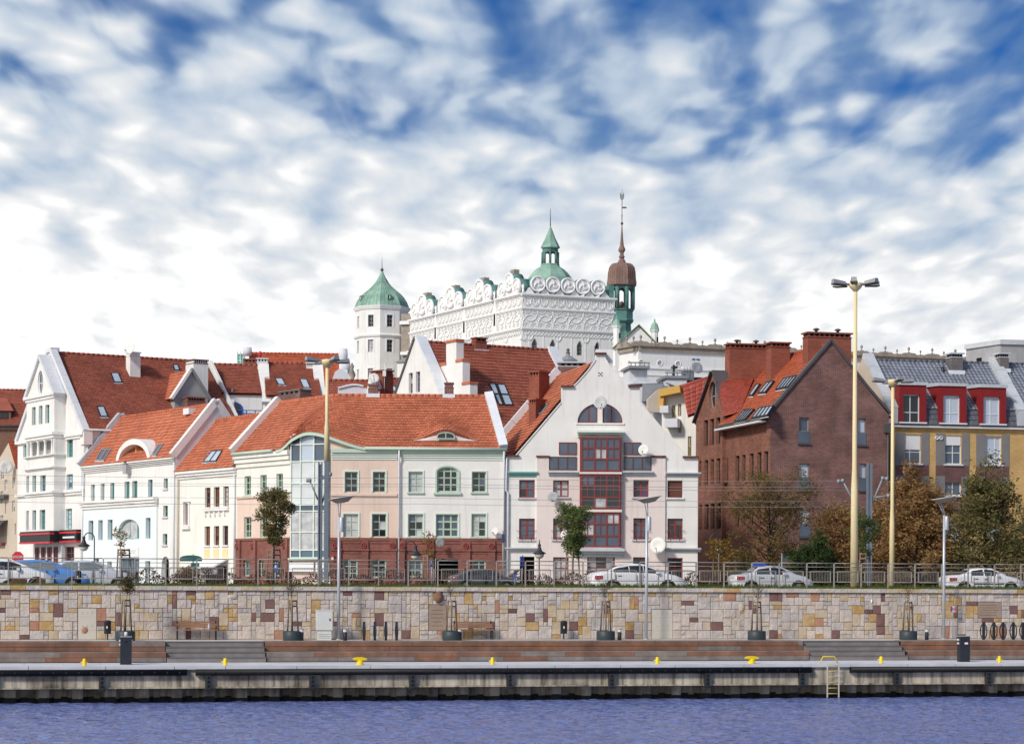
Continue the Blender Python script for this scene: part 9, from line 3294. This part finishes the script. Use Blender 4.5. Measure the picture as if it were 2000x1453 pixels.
# ================================================================ trees and shrubs
def leaves(b, c, rad, n, size, rg, squash=1.0):
	for _ in range(n):
		while True:
			d = Vector((rg.uniform(-1, 1), rg.uniform(-1, 1), rg.uniform(-1, 1)))
			if d.length < 1:
				break
		p = c + Vector((d.x * rad, d.y * rad, d.z * rad * squash))
		s = size * rg.uniform(.6, 1.3)
		x = Vector((rg.uniform(-1, 1), rg.uniform(-1, 1), rg.uniform(-.6, .6))).normalized()
		y = x.cross(Vector((rg.uniform(-1, 1), rg.uniform(-1, 1), rg.uniform(-1, 1)))).normalized()
		b.add([p - x * s, p - y * s * .45 + x * s * .1, p + x * s, p + y * s * .45 - x * s * .1], [(0, 1, 2, 3)])
def tree(name, label, base, h, cz0, rx, n_leaf, lm, seed, size=.07, bark='bark', trunk=.09, limbs=9, cluster=.42, group='street trees', shape='round', rz=None, wob=.05, fork=.35, up=.6):
	"""trunk with limbs and twigs; leaves gather round the twig ends"""
	rg = random.Random(seed)
	base = Vector(base)
	r = thing(name, label, 'tree', base, group)
	t, lv = MB(), MB()
	top = base + Vector((rg.uniform(-wob, wob) * h, rg.uniform(-wob, wob) * h, h * .86))
	mid = base.lerp(top, .5) + Vector((rg.uniform(-wob, wob) * h * .6, rg.uniform(-wob, wob) * h * .6, 0))
	t.tube([base, base + Vector((0, 0, h * .12)), mid, top], [trunk * 1.25, trunk, trunk * .6, trunk * .12], 7)
	tips = []
	c0 = base.z + cz0
	hz_ = base.z + h
	for i in range(limbs):
		f = (i + rg.uniform(.2, .8)) / limbs
		z = c0 - (hz_ - c0) * .15 + (hz_ - c0) * .8 * f
		fr = max(0.02, min(.98, (z - base.z) / (h * .86)))
		st = base.lerp(mid, fr * 2) if fr < .5 else mid.lerp(top, fr * 2 - 1)
		a = i * 2.4 + rg.uniform(-.5, .5)
		g = (z - c0) / (hz_ - c0)
		if shape == 'round':
			ext = rx * math.sqrt(max(.12, 1 - (2 * g - .75) ** 2)) * rg.uniform(.75, 1.08)
		elif shape == 'cone':
			ext = rx * max(.15, (1 - g * .92)) * rg.uniform(.8, 1.1)
		else:
			ext = rx * rg.uniform(.7, 1.1)
		en = st + Vector((math.cos(a) * ext, math.sin(a) * ext, ext * up * rg.uniform(.6, 1.2)))
		en.z = min(en.z, hz_ - .02)
		md = st.lerp(en, .5) + Vector((0, 0, ext * .06))
		tr_ = trunk * .42 * (1 - .5 * f)
		t.tube([st, md, en], [tr_, tr_ * .65, tr_ * .2], 5, False)
		tips.append(en)
		for k_ in range(5):
			q_ = rg.uniform(.3, 1.0)
			s_ = st.lerp(md, q_ * 2) if q_ < .5 else md.lerp(en, q_ * 2 - 1)
			d = Vector((rg.uniform(-1, 1), rg.uniform(-1, 1), rg.uniform(-.25, 1))).normalized() * ext * fork * rg.uniform(.6, 1.2)
			e = s_ + d
			e.z = min(e.z, hz_)
			t.tube([s_, e], [tr_ * .35, tr_ * .1], 4, False)
			tips.append(e)
	for _ in range(5):
		tips.append(top + Vector((rg.uniform(-.2, .2) * rx, rg.uniform(-.2, .2) * rx, rg.uniform(-.2, .12) * h * .4)))
	per = max(1, int(n_leaf / len(tips)))
	for p in tips:
		w_ = rg.uniform(.35, 1.6)
		leaves(lv, p, cluster * rg.uniform(.6, 1.25), int(per * w_) + 1, size, rg, .8)
	t.build('trunk', bark, r)
	lv.build('crown', lm, r)
	return r
def stakes(base, h, w, label, group='tree support frames', lean=.0, bars=2, n=3):
	r = thing('tree_stakes', label, 'tree stakes', base, group)
	base = Vector(base)
	tops = []
	for i in range(n):
		a = 2 * math.pi * i / n + .5
		d = Vector((math.cos(a), math.sin(a), 0))
		p0, p1 = base + d * w, base + d * w * (.72 - lean) + Vector((0, 0, h))
		MB().tube([p0, p1], .035, 6).build('stake', 'stake_wood', r)
		tops.append(p1)
	for z in [(-.05), (-.28)][:bars]:
		for i in range(n):
			a, c = tops[i] + Vector((0, 0, z)), tops[(i + 1) % n] + Vector((0, 0, z))
			MB().bar(a, c, .03, .07).build('cross_bar', 'stake_wood', r)
ZV = ZW - .05
def vb(px, n=NW - 1.9, z=None):
	p = q.px(px, 1140, n)
	p.z = (ZV if z is None else z)
	return p
# young street trees with stakes
p = vb(534)
tree('young_tree', 'dark leaved young tree in front of the glazed corner', p, 4.9, 2.3, .70, 7000, 'leaf_dusk', 11, .066, trunk=.055, limbs=30, cluster=.26, up=.7, wob=.012)
stakes(p, 1.75, .42, 'wooden stakes around the dark young tree at the glazed corner')
p = vb(1118)
tree('young_tree', 'green young tree in front of the pink facade', p, 4.35, 1.9, .72, 7500, 'leaf_green', 23, .064, trunk=.05, limbs=28, cluster=.25, up=.7, wob=.012)
stakes(p, 1.75, .42, 'wooden stakes around the green young tree by the pink house')
p = vb(240)
tree('young_tree', 'thin yellowing young tree in front of the pale blue house', p, 2.75, 1.55, .38, 420, 'leaf_gold', 31, .055, trunk=.03, limbs=7, cluster=.18, up=1.0)
stakes(p, 1.7, .40, 'wooden stakes around the thin yellowing tree at the left')
p = vb(1690, NW - 2.6)
tree('young_tree', 'grey green young tree between the tallest mast and the catenary post', p, 4.0, 1.9, .66, 2600, 'leaf_green', 47, .06, trunk=.04, limbs=10, cluster=.28, up=1.0)
stakes(p, 1.8, .36, 'wooden stakes around the young tree beside the tallest mast')
p = vb(836, NW - 4)
p.z = GZ + .1
tree('young_tree', 'sparse reddish young tree in front of the brick base', p, 3.0, 1.6, .45, 330, 'leaf_gold', 53, .055, trunk=.025, limbs=7, cluster=.2, up=1.0)
stakes(p, 1.7, .34, 'pale stakes around the sparse young tree at the brick base', bars=1)
p = P(1403, 1130, 122)
p.z = GZ
tree('golden_tree', 'small golden autumn tree beside the brown brick house', p, 3.1, 1.2, .85, 1100, 'leaf_gold', 61, .08, trunk=.04, limbs=9, cluster=.38, up=.7)
stakes(p, 2.2, .4, 'pale stakes around the golden tree by the brown brick house', bars=1)
# trees in planters
pots = [(245, 'leaf_olive', 1100, 'first', .36, 1.03), (571, 'leaf_olive', 190, 'second', .30, .98), (882, 'leaf_sparse', 25, 'third', .30, 1.0), (1183, 'leaf_olive', 260, 'fourth', .34, 1.0), (1478, 'leaf_sparse', 35, 'fifth', .34, .95), (1774, 'leaf_sparse', 150, 'sixth', .38, .98)]
for i, (px, lm, nl, od, rx, hs) in enumerate(pots):
	p = on_prom(px, -6.35)
	r = thing('planter', 'dark round planter, %s from the left along the promenade' % od, 'planter', p, 'dark round planters')
	MB().lathe(p, [(.41, 0), (.42, .02), (.42, .40), (.40, .41), (.39, .36), (.001, .355)], 20).build('tub', 'planter_dark', r)
	MB().lathe(p + Vector((0, 0, .357)), [(.38, 0), (.001, .02)], 16).build('earth', 'soil', r)
	pb = p + Vector((0, 0, .36))
	tree('potted_tree', '%s from the left' % od + ' potted promenade sapling' + (' with a dense round crown' if i == 0 else ' with thin twiggy crown'), pb, 2.35 * hs, 1.66 * hs, rx, nl, lm, 70 + i, .04 if i else .045, trunk=.028, limbs=13, cluster=.13 if i else .2, group='potted promenade saplings', shape='round', fork=.55, up=.9)
	stakes(pb + Vector((0, 0, 0)), 1.42, .27, 'three stakes tied in the %s planter from the left' % od, 'stake frames in the planters')
# bigger trees on the right
def gbase(px, Y, z=GZ):
	p = P(px, 1130, Y)
	p.z = z
	return p
tree('sparse_tree', 'wide sparse autumn tree before the brown brick house', gbase(1497, 127), 6.9, 1.6, 2.5, 12000, 'leaf_sparse', 101, .08, 'bark_dark', .11, 34, .6, 'autumn trees on the right', 'round', fork=.5, up=.9)
tree('brown_tree', 'russet brown tree just left of the tallest mast', gbase(1640, 128), 6.0, 1.0, 1.45, 7500, 'leaf_brown', 113, .10, 'bark_dark', .12, 22, .66, 'autumn trees on the right')
tree('brown_tree', 'russet brown tree right of the tallest mast behind the catenary post', gbase(1722, 129), 6.4, 1.0, 1.45, 7500, 'leaf_brown', 117, .10, 'bark_dark', .12, 22, .66, 'autumn trees on the right')
tree('brown_tree', 'broad russet tree in front of the yellow house', gbase(1795, 126), 8.4, 1.7, 2.35, 17000, 'leaf_brown', 127, .105, 'bark_dark', .16, 34, .72, 'autumn trees on the right', 'cone', up=.4)
tree('dark_tree', 'big dark green brown tree at the far right edge', gbase(1932, 124), 8.6, 1.3, 2.6, 18000, 'leaf_dusk', 131, .105, 'bark_dark', .17, 36, .72, 'autumn trees on the right', 'cone', up=.35)
tree('dark_tree', 'dark tree partly beyond the right edge behind the white car', gbase(2012, 130), 5.6, .8, 1.9, 5000, 'leaf_dusk', 137, .10, 'bark_dark', .13, 16, .6, 'autumn trees on the right')
def bush(name, label, base, w, d, h, n, lm, seed, size=.09):
	rg = random.Random(seed)
	base = Vector(base)
	r = thing(name, label, 'shrub', base, 'shrubs behind the road')
	b, t = MB(), MB()
	for k_ in range(int(n / 60) + 4):
		a = rg.uniform(0, 6.28)
		rr = math.sqrt(rg.random())
		g = rg.random()
		lim = 1 - g ** 2.2
		c = base + Vector((math.cos(a) * rr * w / 2 * (.3 + .7 * lim), math.sin(a) * rr * d / 2 * (.3 + .7 * lim), h * (.12 + .85 * g)))
		leaves(b, c, rg.uniform(.22, .48), 60, size, rg, .85)
		if k_ % 2 == 0:
			t.tube([base + Vector((math.cos(a) * .1, math.sin(a) * .1, 0)), base.lerp(c, .55) + Vector((0, 0, .2)), c], [.03, .02, .008], 4, False)
	t.build('stems', 'bark_dark', r)
	b.build('foliage', lm, r)
bush('shrub', 'dense green shrub behind the silver saloon, left of the tallest mast', gbase(1592, 126), 3.1, 2.0, 3.1, 4200, 'leaf_deep', 151)
bush('shrub', 'yellow green young shrub top behind the silver saloon', gbase(1602, 126.5), 1.3, 1.0, 4.0, 1100, 'leaf_green', 152)
bush('shrub', 'second dense green shrub behind the fence near the sparse tree', gbase(1553, 125), 2.2, 1.5, 2.4, 2000, 'leaf_deep', 153)
bush('shrub', 'dusky shrub at the foot of the brown brick house', gbase(1447, 128), 2.2, 1.6, 2.6, 1700, 'leaf_dusk', 154)
bush('shrub', 'dark undergrowth between the two russet trees', gbase(1680, 127), 4.4, 1.6, 1.4, 2600, 'leaf_dusk', 155)
bush('shrub', 'dark undergrowth beneath the broad russet tree', gbase(1850, 128), 4.6, 1.6, 1.2, 2200, 'leaf_dusk', 156)
bush('shrub', 'round brown shrub in front of the cream house', gbase(367, 128), 1.5, 1.2, 1.25, 900, 'leaf_sparse', 157)
# low reddish hedge on the far side of the road
b = MB()
rg = random.Random(9)
for i in range(13000):
	u_ = rg.uniform(U(q, 210, -36), U(q, 2030, -36))
	n_ = -36 + rg.uniform(-.45, .45)
	z_ = GZ + .1 + rg.random() ** .7 * (.85 + .2 * math.sin(u_ * 1.7) + .15 * math.sin(u_ * 4.1))
	p = q.pt(u_, z_, n_)
	s = rg.uniform(.05, .11)
	x = Vector((rg.uniform(-1, 1), rg.uniform(-1, 1), rg.uniform(-1, 1))).normalized()
	y = x.cross(Vector((rg.uniform(-1, 1), rg.uniform(-1, 1), rg.uniform(-1, 1)))).normalized()
	b.add([p - x * s, p - y * s * .5, p + x * s, p + y * s * .5], [(0, 1, 2, 3)])
tag(b.build('hedge', 'hedge_red', loc=(0, 0, 0)), 'low reddish brown hedge along the far side of the road', 'hedge', kind='stuff')
for m_ in list(bpy.data.meshes):
	if m_.users == 0:
		bpy.data.meshes.remove(m_)
